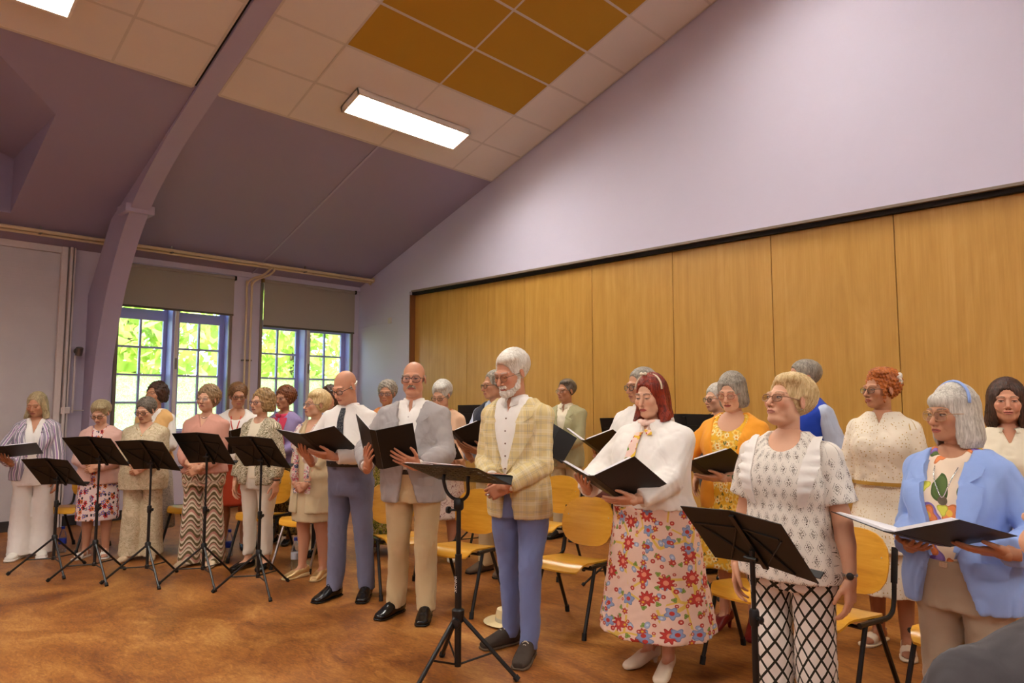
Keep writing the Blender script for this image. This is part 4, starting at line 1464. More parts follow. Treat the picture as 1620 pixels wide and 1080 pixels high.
# ---- feet
def foot_frame(p, sx):
    q = p.ft[sx]; a = p.toe[sx]
    fwd = V3(math.sin(a), -math.cos(a), 0)          # toes out by a
    side = V3(math.cos(a), math.sin(a), 0)
    return V3(q[0], q[1], 0), np.stack([side, V3(0, 0, 1), fwd], 1)
FOOT = [(-.072, .038, .026, .036), (-.03, .046, .034, .048), (.04, .042, .038, .044), (.10, .030, .045, .032), (.15, .022, .043, .022), (.182, .017, .026, .015)]
def shoes(p, kind, mat, sole_mat=None, root=None, heel=0.0, lace=None):
    s = p.s
    for sx in (-1, 1):
        O, R = foot_frame(p, sx)
        F = Field((O[0] - .26, O[1] - .28, -.01), (O[0] + .26, O[1] + .20, .19), .008 if p.near else .0115)
        gx = {'sneaker': 1.12, 'dress': 1.04, 'suede': 1.06, 'flat': 1.02, 'pump': 1.0, 'wedge': 1.0, 'sandal': 1.0}[kind]
        tl = {'dress': 1.10, 'sneaker': 1.06, 'suede': 1.10, 'flat': 1.04}.get(kind, 1.05)
        def lift(t): return heel * max(0.0, min(1.0, (.09 - t) / .13))
        st = [(t * s * tl, 0, (c * gx) * s + lift(t) + (.006 if kind in ('sneaker', 'suede') else .002), a * s * gx, b * s * gx) for t, c, a, b in FOOT]
        F.loft(st, 0, n=2.4, O=O, R=R)
        if kind in ('dress', 'suede', 'sneaker'):
            F.cone(O + R @ V3(0, .05, -.02) * s, O + R @ V3(0, .095, -.025) * s, .043 * s, .040 * s, .02)
            F.cone(O + R @ V3(0, .07, .03) * s, O + R @ V3(0, .045, .10) * s, .030 * s, .028 * s, .02)
        if kind in ('flat', 'pump', 'wedge'):
            F.ell(O + R @ V3(0, .075 + heel, .022) * s, V3(.034, .034, .086)[[0, 1, 2]] * s, .004, R, op='sub')
        if kind == 'wedge':   # open toe and heel
            F.ell(O + R @ V3(0, .030, .20) * s, V3(.05, .02, .035) * s, .004, R, op='sub')
        if kind == 'sandal':
            fn_b = [(-.004, .028), (.075, .098)]
            x = F.ax[0][:, None, None]; y = F.ax[1][None, :, None]; z = F.ax[2][None, None, :]
            t = ((x - f32(O[0])) * f32(R[0, 2]) + (y - f32(O[1])) * f32(R[1, 2])) / f32(s) + 0 * z
            keep = np.minimum(np.abs(t - f32(.012)) - f32(.012), np.abs(t - f32(.105)) - f32(.024))
            hz = np.abs(z - f32(.075 * s)) + 0 * t
            strap = np.maximum(hz - f32(.010), t - f32(.01))
            keep = np.minimum(keep, strap)
            F.f = np.maximum(F.f, np.maximum(keep, f32(.010) - z + 0 * t)).astype(f32)
        else:
            F.plane((0, 0, .011 if sole_mat else .002), (0, 0, -1))
            F.plane((0, 0, (.115 if kind in ('suede', 'sneaker') else .10) * s + heel), (0, 0, 1))
        v, q = F.mesh()
        sh = link('shoe', np_mesh('shoe', v, q, None, v * 1.0), mat, root)
        if sole_mat:
            G = Field((O[0] - .26, O[1] - .28, -.012), (O[0] + .26, O[1] + .20, .09), .008 if p.near else .0115)
            st2 = [(t * s * tl * 1.02, 0, .01, a * s * gx * 1.06 + .002, .05) for t, c, a, b in FOOT]
            G.loft(st2, 0, n=2.2, O=O, R=R)
            x = G.ax[0][:, None, None]; y = G.ax[1][None, :, None]; z = G.ax[2][None, None, :]
            t = ((x - f32(O[0])) * f32(R[0, 2]) + (y - f32(O[1])) * f32(R[1, 2])) + 0 * z
            th = f32(.024 if kind == 'sneaker' else .014) + f32(heel) * np.clip((f32(.10) - t) / f32(.10), 0, 1)
            G.f = np.maximum(G.f, np.maximum(z - th, -z)).astype(f32)
            v, q = G.mesh()
            if len(v): link('sole', np_mesh('sole', v, q, None, v), sole_mat, sh)
        if kind == 'pump':
            MB().tube([O + R @ V3(0, .02 + heel * .8, -.05) * s, O + R @ V3(0, .0, -.05) * s], [.018, .010], 8).build('heel', mat, sh)
        if lace is not None:
            b = MB()
            for k in range(4):
                tt = .045 + .02 * k; zz = .098 - .014 * k
                b.tube([O + R @ V3(-.018, zz - .004, tt) * s, O + R @ V3(.004, zz + .008, tt + .006) * s, O + R @ V3(.018, zz - .004, tt + .010) * s], .0028, 5)
                b.tube([O + R @ V3(.018, zz - .004, tt) * s, O + R @ V3(-.004, zz + .008, tt + .006) * s, O + R @ V3(-.018, zz - .004, tt + .010) * s], .0028, 5)
            b.build('lace', lace, sh, smooth=True)

def ik(S, W, l1, l2, pole):
    d = W - S; L = np.linalg.norm(d)
    if L > (l1 + l2) * .995:
        W = S + d / L * (l1 + l2) * .995; d = W - S; L = np.linalg.norm(d)
    a = (l1 * l1 - l2 * l2 + L * L) / (2 * L); h = math.sqrt(max(l1 * l1 - a * a, 1e-6))
    u = d / L; q = np.asarray(pole, float); q = unit(q - u * (q @ u))
    return S + u * a + q * h, W

def person(label, pos, rz, H, sex='f', w=1.0, belly=0.0, bust=0.0, aw=None, skin='fair', head=(0, 0, 0), lean=0.0,
           arms_=None, hands=None, eye=1.0, smile=0, jowl=0, blush=1.0, age=.6, brow=srgb(110, 86, 66), browt=.9, iris=srgb(84, 104, 120), lip=srgb(178, 96, 86), lash=srgb(58, 40, 34), gaze=0, nose=1.0,
           feet=None, toes=.25, near=True, hair=None, glasses=None, beard=None, seed=1, heelz=0.0, neckx=0.0, bare_legs=False, legs_shown=True, seated=False, tilt=0, folder=None):
    p = Person()
    p.label, p.sex, p.w, p.belly, p.bust, p.lean, p.near, p.seed = label, sex, w, belly, bust, lean, near, seed
    p.s = s = (H - heelz) / 1.70
    p.aw = aw or (w ** .7) * (.95 if sex == 'f' else 1.06)
    p.skin = np.array(SK[skin]); p.eye, p.smile, p.jowl, p.blush, p.age, p.brow, p.browt, p.iris, p.lip, p.lash, p.gaze, p.nose = eye, smile, jowl, blush, age, brow, browt, iris, lip, lash, gaze, nose
    p.lid = 0.0 if eye > .3 else 1.0
    p.hair = hair
    p.root = thing('person', label, 'person', pos, rz)
    p.R0 = rotz(rz); p.pos = np.array(pos, float)
    shw = (.158 if sex == 'f' else .180) * s * w ** .5
    p.sy = .012 * s + lean * .45 * s
    p.sh = {sx: V3(sx * shw, p.sy, 1.338 * s) for sx in (-1, 1)}
    p.neck0 = V3(0, .014 * s + lean * .5 * s, 1.425 * s)
    # head frame
    hs = s * .99
    p.hs = hs
    hy, hp, hr = head
    piv = V3(0, .012 * s + lean * .55 * s - .01, 1.50 * s)
    Rh = rotz(hy * D2R) @ rotx(hp * D2R) @ roty(hr * D2R)
    off = V3(0, -.012, .090) * hs
    p.hc = piv + Rh @ off
    p.Rh = Rh
    p.to_head = lambda q: (Rh.T @ (np.asarray(q) - p.hc)) / hs
    p.from_head = lambda v: (v * hs) @ Rh.T + p.hc
    p.HM = Matrix.Translation(Vector(p.hc)) @ Matrix(Rh.tolist()).to_4x4() @ Matrix.Scale(hs, 4)
    # feet
    feet = feet or {1: (.10, .0), -1: (-.10, .0)}
    p.ft = {k: (v[0] * s, v[1] * s) for k, v in feet.items()}
    toes = toes if isinstance(toes, dict) else {1: toes, -1: -toes}
    p.toe = toes
    # arms
    p.wr, p.el, p.hd = {}, {}, {}
    for sx in (-1, 1):
        a = (arms_ or {}).get(sx) or dict(w=(.27 * w ** .6, -.02, .84), d=(.05, -.1, -1), n=(-1, .1, 0), pose='relax', pole=(.35, 1, 0))
        W = np.asarray(a['w'], float) * (1 if a.get('abs') else V3(sx, 1, 1) * s)
        fl = (lambda q: np.asarray(q, float)) if a.get('abs') else (lambda q: np.asarray(q, float) * V3(sx, 1, 1))
        p.el[sx], p.wr[sx] = ik(p.sh[sx], W, .283 * s, .245 * s, np.asarray(a.get('pole', (.7, .6, -.6)), float) * V3(sx, 1, 1))
        d = unit(fl(a['d'])); n = fl(a['n']); n = unit(n - d * (n @ d))
        p.hd[sx] = (d, n, a.get('pose', 'relax'))
    # ---------------- body: head, trunk, arms, legs in one mesh
    parts = []; tints = []
    F = head_fields(p, .0032 if near == 2 else .0044 if near else .0058)
    v, q = F.mesh()
    tints.append(head_tint(p, v)); parts.append((p.from_head(v), q))
    p.headF = F
    B = Field((-.45 * s * max(1, w ** .5), -.60, .0), (.45 * s * max(1, w ** .5), .28, 1.47 * s), .018 if near else .024)
    put_torso(B, p, -.004, z0=.80, z1=1.43)
    B.cone(p.neck0 + V3(0, 0, -.02), p.neck0 + V3(0, -.004, .02), .054 * s if sex == 'f' else .062 * s, .049 * s if sex == 'f' else .056 * s, .04)
    arms(B, p, 0.0, 2.05, 0, .02)
    lk = 1.0 if bare_legs is True else .74
    for sx in (-1, 1):
        ft = p.ft[sx]
        if seated:
            B.chain([V3(sx * .09, 0, .90), V3(sx * .12, -.44, .92), V3(sx * .12, -.42, .46)], [.08, .06, .04], .02)
            continue
        K = V3(sx * .085 * s + (ft[0] - sx * .085 * s) * .45, ft[1] * .5 - .012 * s, .475 * s)
        A = V3(ft[0], ft[1] + .005, .075 * s + heelz)
        Cq = K + (A - K) * .32 + V3(0, .018 * s, 0)
        B.chain([V3(sx * .085 * s, 0, .86 * s), K, Cq, A], [.085 * s * w ** .5 * lk, .056 * s * w ** .4 * lk, .054 * s * w ** .4 * lk, .036 * s], .02)
        p.kn = getattr(p, 'kn', {}); p.kn[sx] = K
        O, R = foot_frame(p, sx)
        def lift(t): return heelz * max(0.0, min(1.0, (.09 - t) / .13))
        B.loft([(t * s * .97, 0, c * .96 * s + lift(t), a * .93 * s, b_ * .93 * s) for t, c, a, b_ in FOOT], .012, n=2.2, O=O, R=R)
    B.plane((0, 0, .012), (0, 0, -1))
    if seated: B.plane((0, 0, .41), (0, 0, -1))
    v, q = B.mesh(); parts.append((v, q))
    tint = np.tile(p.skin * np.array([.97, .95, .94]), (len(v), 1))
    lowz = v[:, 2] < .8 * s
    tint[lowz] = p.skin * (np.array([.80, .70, .66]) if bare_legs != 'pale' else np.array([1, .96, .94]))
    tints.append(tint)
    for sx in (-1, 1):
        d, n, pose = p.hd[sx]
        hv, hq = hand_mesh(pose, .0040 if near == 2 else .0046 if near else .0066)
        hv = hv * s * (1.0 if sex == 'm' else .93)
        Y, Z = d, -n; X = np.cross(Y, Z)
        if sx == -1: hv = hv * np.array([-1, 1, 1]); hq = hq[:, ::-1]
        wv = p.wr[sx] + hv @ np.stack([X, Y, Z], 1).T
        parts.append((wv, hq)); tints.append(np.tile(p.skin * np.array([.92, .84, .80]), (len(wv), 1)))
    v, q = join(*parts)
    me = np_mesh('body', v, q, np.concatenate(tints), v)
    link('body', me, M_SKIN, p.root)
    if hair:
        Hf = hair_field(p, .0046 if near == 2 else .0056 if near else .0074)
        v, q = Hf.mesh()
        if len(v):
            link('hair', np_mesh('hair', p.from_head(v), q, None, v), hair['mat'], p.root)
    if beard:
        Hf = beard_field(p, .0035, beard[0] == 'full')
        v, q = Hf.mesh()
        link('beard' if beard[0] == 'full' else 'moustache', np_mesh('beard', p.from_head(v), q, None, v), beard[1], p.root)
    if glasses:
        make_glasses(p, p.root, p.HM, *glasses)
    return p

# ---------------- garments
def gfield(p, z0, z1, h=None, x=.50, y0=-.58, y1=.34):
    k = p.s * max(1, p.w ** .6)
    return Field((-x * k, y0, z0 * p.s), (x * k, y1, z1 * p.s), h or (.0102 if p.near == 2 else .0118 if p.near else .016))
def top(p, name, mat, ease=.012, hem=.80, flare=.0, sleeve=1.95, s_ease=.010, cuff=.004, neck=None, z1=1.445, puff=0.0, amp=.003, wav=None, hemrows=None, extra=None, k=.018, front=None, seed=None, bust=1.0):
    """upper garment.  neck: ('round', half width, depth) / ('v', half width, depth); front: fn(z/s)->half width of the front opening"""
    A = gfield(p, hem - .03, 1.52)
    ee = lambda z: ease + flare * max(0.0, min(1.0, (1.05 - z) / .25))
    put_torso(A, p, ee, z0=hem, z1=z1, hem=hemrows, wav=wav, bust=bust)
    if amp: A.disp(fold_fn(seed or p.seed * 3, amp))
    A.plane((0, 0, hem * p.s), (0, 0, -1))
    A.plane((0, 0, (z1 + .005) * p.s), (0, 0, 1))
    s = p.s
    ny = p.neck0[1]
    if neck:
        if neck[0] == 'round':
            A.ell((0, ny - .105 * s, 1.445 * s), (neck[1] * s, .115 * s, neck[2] * s), .004, op='sub')
            A.cone((0, ny, 1.40 * s), (0, ny - .01, 1.5 * s), .052 * s, .075 * s, .006, 'sub')
        else:
            wd, dp = neck[1] * s, neck[2] * s
            A.cut(lambda x, y, z: np.maximum(np.abs(x) - f32(wd) * np.clip((z - f32(1.455 * s - dp)) / f32(dp), 0, 1.3), y - f32(ny - .015)) + 0 * z, .004)
            A.cone((0, ny, 1.40 * s), (0, ny - .01, 1.5 * s), .052 * s, .075 * s, .006, 'sub')
    if front:
        zs = np.linspace(.55, 1.52, 80); hw = np.array([front(z) for z in zs]) * s
        A.cut(lambda x, y, z: np.maximum(np.abs(x - 0) - np.interp(z, zs * s, hw).astype(f32), y - f32(ny - .03)) + 0 * z, .003)
        A.cone((0, ny, 1.38 * s), (0, ny - .01, 1.5 * s), .058 * s, .080 * s, .006, 'sub')
    if sleeve:
        Bf = gfield(p, hem - .03, 1.52)
        arms(Bf, p, s_ease, sleeve, cuff, .02, puff=puff)
        if amp:
            Bf.disp(fold_fn((seed or p.seed * 3) + 1, amp))
            for sx in ((-1, 1) if sleeve > 1 else ()):
                E_, d1, d2 = p.el[sx], unit(p.wr[sx] - p.el[sx]), unit(p.el[sx] - p.sh[sx])
                dd = unit(d1 + d2)
                def cr(x, y, z):
                    t = (x - f32(E_[0])) * f32(dd[0]) + (y - f32(E_[1])) * f32(dd[1]) + (z - f32(E_[2])) * f32(dd[2])
                    r2 = (x - f32(E_[0])) ** 2 + (y - f32(E_[1])) ** 2 + (z - f32(E_[2])) ** 2
                    return f32(amp * 1.1) * np.exp(-r2 / f32(.0085)) * np.sin(t * f32(170) + (x - y) * f32(50))
                Bf.disp(cr)
        a, b = A.f, Bf.f
        hh = np.maximum(k - np.abs(a - b), 0) / k
        A.f = np.minimum(a, b) - hh * hh * (k * .25)
    if extra: extra(A)
    v, q = A.mesh()
    o = link(name, np_mesh(name, v, q, None, pat_of(p, v)), mat, p.root)
    return A, o

def trousers(p, mat, waist=1.02, hem=.05, style='straight', ease=.010, amp=.003, name='trousers'):
    F = gfield(p, -.02, waist + .05, y0=-.34, y1=.30)
    s, w = p.s, p.w
    put_torso_low(F, p, ease, waist)
    kr, ar = {'straight': (.070, .061), 'slim': (.061, .049), 'wide': (.094, .108), 'loose': (.082, .080)}[style]
    wf = w ** .45
    for sx in (-1, 1):
        ft, K = p.ft[sx], p.kn[sx]
        st = [(hem * s, ft[0], ft[1] + .004, ar * s * wf * .96, (ar + .008) * s * wf),
              (.20 * s, ft[0] + (K[0] - ft[0]) * .4, ft[1] * .7 + .012 * s, (ar * .6 + kr * .4) * s * wf, (ar * .6 + kr * .4 + .006) * s * wf),
              (.475 * s, K[0], K[1] + .012 * s, kr * s * wf, (kr + .008) * s * wf),
              (.70 * s, sx * .092 * s * wf, 0, .084 * s * wf, .093 * s * wf), (.80 * s, sx * .088 * s * wf, 0, .090 * s * wf, .106 * s * wf), (.88 * s, sx * .085 * s * wf, .0, .090 * s * wf, .110 * s * wf)]
        F.loft(st, .02, n=2.1)
    F.plane((0, 0, hem * s), (0, 0, -1)); F.plane((0, 0, waist * s), (0, 0, 1))
    if amp:
        g = fold_fn(p.seed * 7, amp)
        def cr(x, y, z):
            m = np.exp(-((z - f32(.47 * s)) / f32(.09)) ** 2) + np.exp(-((z - f32(.10 * s)) / f32(.07)) ** 2) + f32(.6) * np.exp(-((z - f32(.80 * s)) / f32(.05)) ** 2)
            return f32(amp * .55) * m * np.sin(z * f32(95) + g(x * f32(1.0), y, z) * f32(1100) + x * f32(60)) + g(x, y, z)
        F.disp(cr)
    v, q = F.mesh()
    o = link(name, np_mesh(name, v, q, None, pat_of(p, v, False, True)), mat, p.root)
    return F, o
def put_torso_low(F, p, e, waist):
    rows = [r for r in torso_rows(p)]
    st = [(z, cx, cy, a + e, b + e) for z, cx, cy, a, b in rows if z < (waist + .08) * p.s]
    F.loft(st, 0, n=2.3)
def skirt(p, mat, waist=1.03, hem=.40, fl=(.26, .24), folds=9, fa=.05, ease=.012, name='skirt', amp=.002, hip=None, seed=0, yoff=0.0):
    F = gfield(p, hem - .05, waist + .05, x=.62, y0=-.55, y1=.50)
    rows = torso_rows(p); zz = [r[0] for r in rows]
    at = lambda z, i: np.interp(z * p.s, zz, [r[i] for r in rows])
    st = []
    hipz = hip or .88
    for z in (waist, (waist + hipz) / 2, hipz):
        st.append((z * p.s, 0, at(z, 2), at(z, 3) + ease, at(z, 4) + ease))
    for t in (.35, .7, 1.0):
        z = hipz + (hem - hipz) * t
        st.append((z * p.s, 0, at(hipz, 2) * (1 - t) + yoff * t, (at(hipz, 3) + ease) * (1 - t) + fl[0] * p.s * t, (at(hipz, 4) + ease) * (1 - t) + fl[1] * p.s * t))
    g = np.random.default_rng(p.seed + seed); ph = g.random(3) * 6
    def wav(th, z):
        t = np.clip((f32(waist * p.s) - z) / f32((waist - hem) * p.s), 0, 1)
        return 1 + f32(fa) * t ** f32(1.2) * (np.sin(th * f32(folds) + f32(ph[0]) + np.sin(th * 3 + f32(ph[1])) * f32(.8)) * f32(.7) + np.sin(th * f32(folds * 2 - 1) + f32(ph[2])) * f32(.3))
    F.loft(st, 0, n=2.1, wav=wav)
    F.plane((0, 0, hem * p.s), (0, 0, -1))
    if amp: F.disp(fold_fn(p.seed * 5, amp))
    v, q = F.mesh()
    pt_ = np.stack([np.arctan2(v[:, 0], -v[:, 1]) * .22, v[:, 2], 0 * v[:, 0]], 1)
    o = link(name, np_mesh(name, v, q, None, pt_), mat, p.root)
    return F, o
def lapels(p, A, mat, front, vz, top_z=1.40, wid=.075, notch=True, name='lapel'):
    s = p.s
    for sx in (-1, 1):
        zs = list(np.linspace(vz, 1.283, 12)) + [1.286, 1.2995, 1.303, 1.33, 1.36, top_z]
        rows = []
        for z in zs:
            t = (z - vz) / (1.285 - vz)
            if z <= 1.29: wq = .004 + wid * min(1, t * 1.25) ** .8
            elif z < 1.299: wq = wid * .45 if notch else wid
            elif z < 1.31: wq = wid * (.50 if notch else 1.0)
            elif z < 1.33: wq = wid * .92
            else: wq = wid * (.72 if z > 1.37 else .85)
            e = front(z)
            rows.append([(sx * (e - .009 + u * (wq + .006)) * s, z * s) for u in (0, .2, .4, .6, .8, 1)])
        if sx == -1: rows = [r[::-1] for r in rows]
        sheet(A, p, name, mat, p.root, rows, .0045, .0065)
def collar(p, mat, r=.060, h=.042, spread=.35, zc=1.432, name='collar', drop=.035, open_=.0, lean_y=0.0):
    """a folded shirt collar: stands around the neck and falls outward, its points at the front"""
    s = p.s; n = 25
    rows_ = [[], [], [], []]
    a0 = .16 + open_
    for k in range(n):
        th = a0 + (2 * PI - 2 * a0) * k / (n - 1)
        f = max(0, math.cos(th)) ** 3
        cx, cy = math.sin(th), -math.cos(th)
        cen = p.neck0 + V3(0, -.004, 0)
        def P_(rad, z): return V3(cx * rad * s, cen[1] + cy * rad * s * 1.02, z * s)
        rows_[0].append(P_(r - .003, zc - .006 - f * .010))
        rows_[1].append(P_(r, zc + h * .62 * (1 - f * .45) - f * .006))
        rows_[2].append(P_(r + .008, zc + h * .55 * (1 - f * .5) - f * .008))
        rows_[3].append(P_(r + .022 + f * spread * .035, zc - .012 - f * drop))
    b = MB(); b.grid([[tuple(q) for q in r_] for r_ in rows_], .0025)
    me = b.mesh(name, True)
    a = me.attributes.new('pat', 'FLOAT_VECTOR', 'POINT')
    co = np.zeros(len(me.vertices) * 3, np.float32); me.vertices.foreach_get('co', co); a.data.foreach_set('vector', co)
    return link(name, me, mat, p.root)
def band_around(p, F, name, mat, z, h, off=.003, seg=44, th=.004):
    """a belt: a band around the trunk at height z lying on field F"""
    s = p.s; rows = []
    for dz in (-h / 2, h / 2):
        row = []
        for k in range(seg + 1):
            a = 2 * PI * k / seg
            d = V3(math.sin(a), -math.cos(a), 0)
            o = V3(0, 0, (z + dz) * s) + d * .5
            hh = F.march(o[None], -d, .6)[0] + d * off
            row.append(tuple(hh))
        rows.append(row)
    b = MB()
    P0 = [Vector(q) for q in rows[0]]; P1 = [Vector(q) for q in rows[1]]
    out = [[q + Vector((q.x, q.y, 0)).normalized() * th for q in r_] for r_ in (P0, P1)]
    b.grid([P0, out[0], out[1], P1, P0])
    return b.build(name, mat, p.root, smooth=True, angle=50)
def cord(p, pts, r, name, mat, loc=None):
    b = MB(); b.tube(spline([tuple(q) for q in pts], 5), r, 6)
    return b.build(name, mat, p.root, smooth=True)
def front_pt(p, F, x, z, off=.006):
    h = F.march(np.array([[x * p.s, -.7, z * p.s]]), (0, 1, 0), 1.2)[0]
    return h + V3(0, -off, 0)
# ------------------------------------------------------------------ furniture: stacking chairs, music stands, folders
M_PLY = m_wood('beech_plywood', srgb(200, 140, 38), srgb(222, 162, 50), srgb(234, 180, 70), 0, .9, .28)
M_FRAME = plain('black_frame_enamel', srgb(22, 20, 20), .35)
M_RUB = plain('black_rubber', srgb(14, 13, 13), .7)
M_CHROME = plain('chrome', srgb(200, 196, 190), .2, 1.0)
M_STAND = plain('black_stand_enamel', srgb(16, 15, 15), .38)
M_STANDB = plain('black_desk_sheet', srgb(14, 13, 13), .5)
M_SCREW = plain('zinc_screw', srgb(196, 180, 150), .3, .9)
M_PAPER = plain('sheet_paper', srgb(238, 234, 236), .7)
M_FOLD = plain('black_folder_cover', srgb(13, 12, 13), .42, bump=.1)
M_RED = plain('red_folder_edge', srgb(170, 34, 28), .5)

def make_chair(frame_mat=None):
    fm = frame_mat or M_FRAME
    r = thing('stacking_chair', 'chair', 'chair')
    # seat: front is -y
    def S(u, v):          # u -1..1 across, v 0 front .. 1 back
        w = .195 * (1 - .10 * v) * (1 - .16 * max(0, .25 - v) / .25)
        y = -.21 + .40 * v
        z = .455 - .035 * v ** 1.2 - .05 * max(0, .16 - v) ** 1.5 / .064 + .010 * abs(u) ** 2.5 - .004
        return (u * w, y, z)
    us = [-1, -.93, -.7, -.35, 0, .35, .7, .93, 1]; vs = [0, .04, .1, .2, .4, .6, .8, .95, 1]
    MB().grid([[S(u * (1 - .12 * max(0, (v - .85) / .15) ** 2 - .10 * max(0, (.08 - v) / .08) ** 2), v) for u in us] for v in vs], .011, (0, 0, -1)).build('seat', M_PLY, r, smooth=True, angle=40)
    # backrest: rounded oval shell, curved in plan
    def Bk(u, v):
        a = u * .205; t = v * 2 - 1
        hw = (1 - abs(t) ** 2.6) ** (1 / 2.6) if abs(t) < 1 else 0
        x = a * max(hw, .12)
        z = .665 + t * .165
        return (x, .205 + .075 * t * .5 + .0 - .75 * (.2 ** 2 - x * x) * -1 - .03, z)
    vv = [0, .02, .06, .14, .28, .45, .6, .75, .88, .95, .985, 1]
    MB().grid([[Bk(u, v) for u in (-1, -.8, -.5, 0, .5, .8, 1)] for v in vv], .011, (0, 1, 0)).build('backrest', M_PLY, r, smooth=True, angle=40)
    for sx in (-1, 1):
        x = sx * .205
        MB().tube(spline([(x, -.02, .425), (x, -.16, .10), (x, -.22, .012)], 4) if False else [(x * .97, -.06, .425), (x * 1.03, -.225, .015)], .0125, 8).build('leg', fm, r, smooth=True, angle=40)
        MB().tube([(x * .97, .05, .425), (x * 1.03, .245, .015)], .0125, 8).build('leg', fm, r, smooth=True, angle=40)
        MB().tube([(x * .98, -.12, .428), (x * .98, .13, .418)], .0135, 8).build('seat_rail', fm, r, smooth=True, angle=40)
        MB().tube(spline([(x * .99, .06, .42), (x * 1.0, .16, .425), (x * 1.01, .205, .47), (x * 1.01, .225, .60), (x * 1.0, .250, .75)], 4), .012, 8).build('back_post', fm, r, smooth=True, angle=40)
        MB().tube([(x * 1.005, .222, .58), (x * 1.0, .250, .755)], .0165, 8).build('post_sleeve', M_RUB, r, smooth=True, angle=40)
        for (q, z0) in ((-.225, 0), (.245, 0)):
            MB().tube([(x * 1.033, q * 1.005, .0), (x * 1.02, q * .96, .045)], .0165, 8).build('foot_cap', M_RUB, r, smooth=True, angle=40)
        for z in (.64, .70):
            MB().lathe([(.007, 0), (.007, .003), (.003, .005)], (sx * .165, .193 + .04 * (z - .66) * 5 * .5, z), 8, Matrix.Rotation(PI / 2, 3, 'X')).build('screw', M_SCREW, r)
        for y in (-.10, .10):
            MB().lathe([(.006, 0), (.006, .003), (.003, .004)], (sx * .150, y, .440 if y < 0 else .428), 8).build('screw', M_SCREW, r)
    MB().tube([(-.20, .10, .408), (.20, .10, .408)], .010, 6).tube([(-.20, -.10, .415), (.20, -.10, .415)], .010, 6).build('cross_bar', fm, r, smooth=True, angle=40)
    return r

def make_stand(h=1.03, tilt=28, w=.50, dh=.34, spread=.36, boss=.32):
    """folding orchestra stand; the desk's back faces -y"""
    r = thing('music_stand', 'music stand', 'music stand')
    z0 = h
    T = Matrix.Translation((0, 0, z0)) @ Matrix.Rotation(math.radians(tilt), 4, 'X')
    hw = w / 2
    for sx in (-1, 1):          # two wings, slightly folded towards the reader
        M_ = T @ Matrix.Rotation(math.radians(-5 * sx), 4, 'Z')
        MB().box((0 if sx > 0 else -hw, -.001, -dh * .38), (hw if sx > 0 else 0, .002, dh * .62), M_).build('desk_panel', M_STANDB, r)
        MB().box((.01 * sx if sx > 0 else -hw + .02, -.006, dh * .30), (hw - .06 if sx > 0 else -.01, -.001, dh * .30 + .007), M_).build('brace_bar', M_STAND, r)
        MB().tube([M_ @ Vector((sx * .02, -.005, dh * .30)), M_ @ Vector((sx * hw * .62, -.005, -dh * .34))], .0035, 5).build('brace_bar', M_STAND, r)
        MB().tube([M_ @ Vector((sx * hw * .80, -.005, dh * .30)), M_ @ Vector((sx * .03, -.005, -dh * .30))], .0035, 5).build('brace_bar', M_STAND, r)
    MB().box((-hw * .97, 0, -dh * .39), (hw * .97, .03, -dh * .38 + .002), T).build('ledge', M_STANDB, r)
    MB().box((-.012, -.012, -dh * .42), (.012, -.001, dh * .55), T).build('spine', M_STAND, r)
    MB().tube([(0, -.004, z0 - .02), (0, 0, z0 - .09 - dh * .2)], .010, 8).tube([(-.03, -.01, z0 - .05), (.03, -.01, z0 - .05)], .008, 8).build('clamp', M_STAND, r)
    MB().tube([(0, 0, boss + .25), (0, 0, z0 - .03)], .0085, 10).build('upper_pole', M_STAND, r, smooth=True, angle=40)
    MB().tube([(0, 0, boss - .19), (0, 0, boss + .30)], .0125, 10).build('lower_pole', M_STAND, r, smooth=True, angle=40)
    MB().lathe([(.017, -.03), (.019, -.02), (.019, .02), (.015, .03)], (0, 0, boss + .30), 12).tube([(0, 0, boss + .30), (.042, -.012, boss + .30)], .006, 6).lathe([(.004, -.004), (.014, 0), (.004, .004)], (.046, -.013, boss + .30), 10, Matrix.Rotation(PI / 2, 3, 'Y')).build('knob', M_STAND, r, smooth=True, angle=40)
    MB().lathe([(.016, -.02), (.024, -.015), (.024, .02), (.016, .03)], (0, 0, boss), 12).build('leg_hub', M_STAND, r, smooth=True, angle=40)
    for k in range(3):
        a = 2 * PI * k / 3 + PI / 2
        c, s_ = math.cos(a), math.sin(a)
        lg = MB().tube([(c * .015, s_ * .015, boss - .005), (c * spread, s_ * spread, .012)], .009, 8).build('leg', M_STAND, r, smooth=True, angle=40)
        MB().tube([(c * spread * .97, s_ * spread * .97, .024), (c * spread * 1.02, s_ * spread * 1.02, .006)], .0145, 8).build('foot_cap', M_RUB, lg, smooth=True, angle=40)
        MB().tube([(c * .012, s_ * .012, boss - .175), (c * spread * .62, s_ * spread * .62, boss * .405)], .0055, 6).build('leg_brace', M_STAND, r)
    MB().lathe([(.014, -.015), (.018, -.01), (.018, .012), (.014, .016)], (0, 0, boss - .175), 10).build('slide_collar', M_STAND, r)
    return r

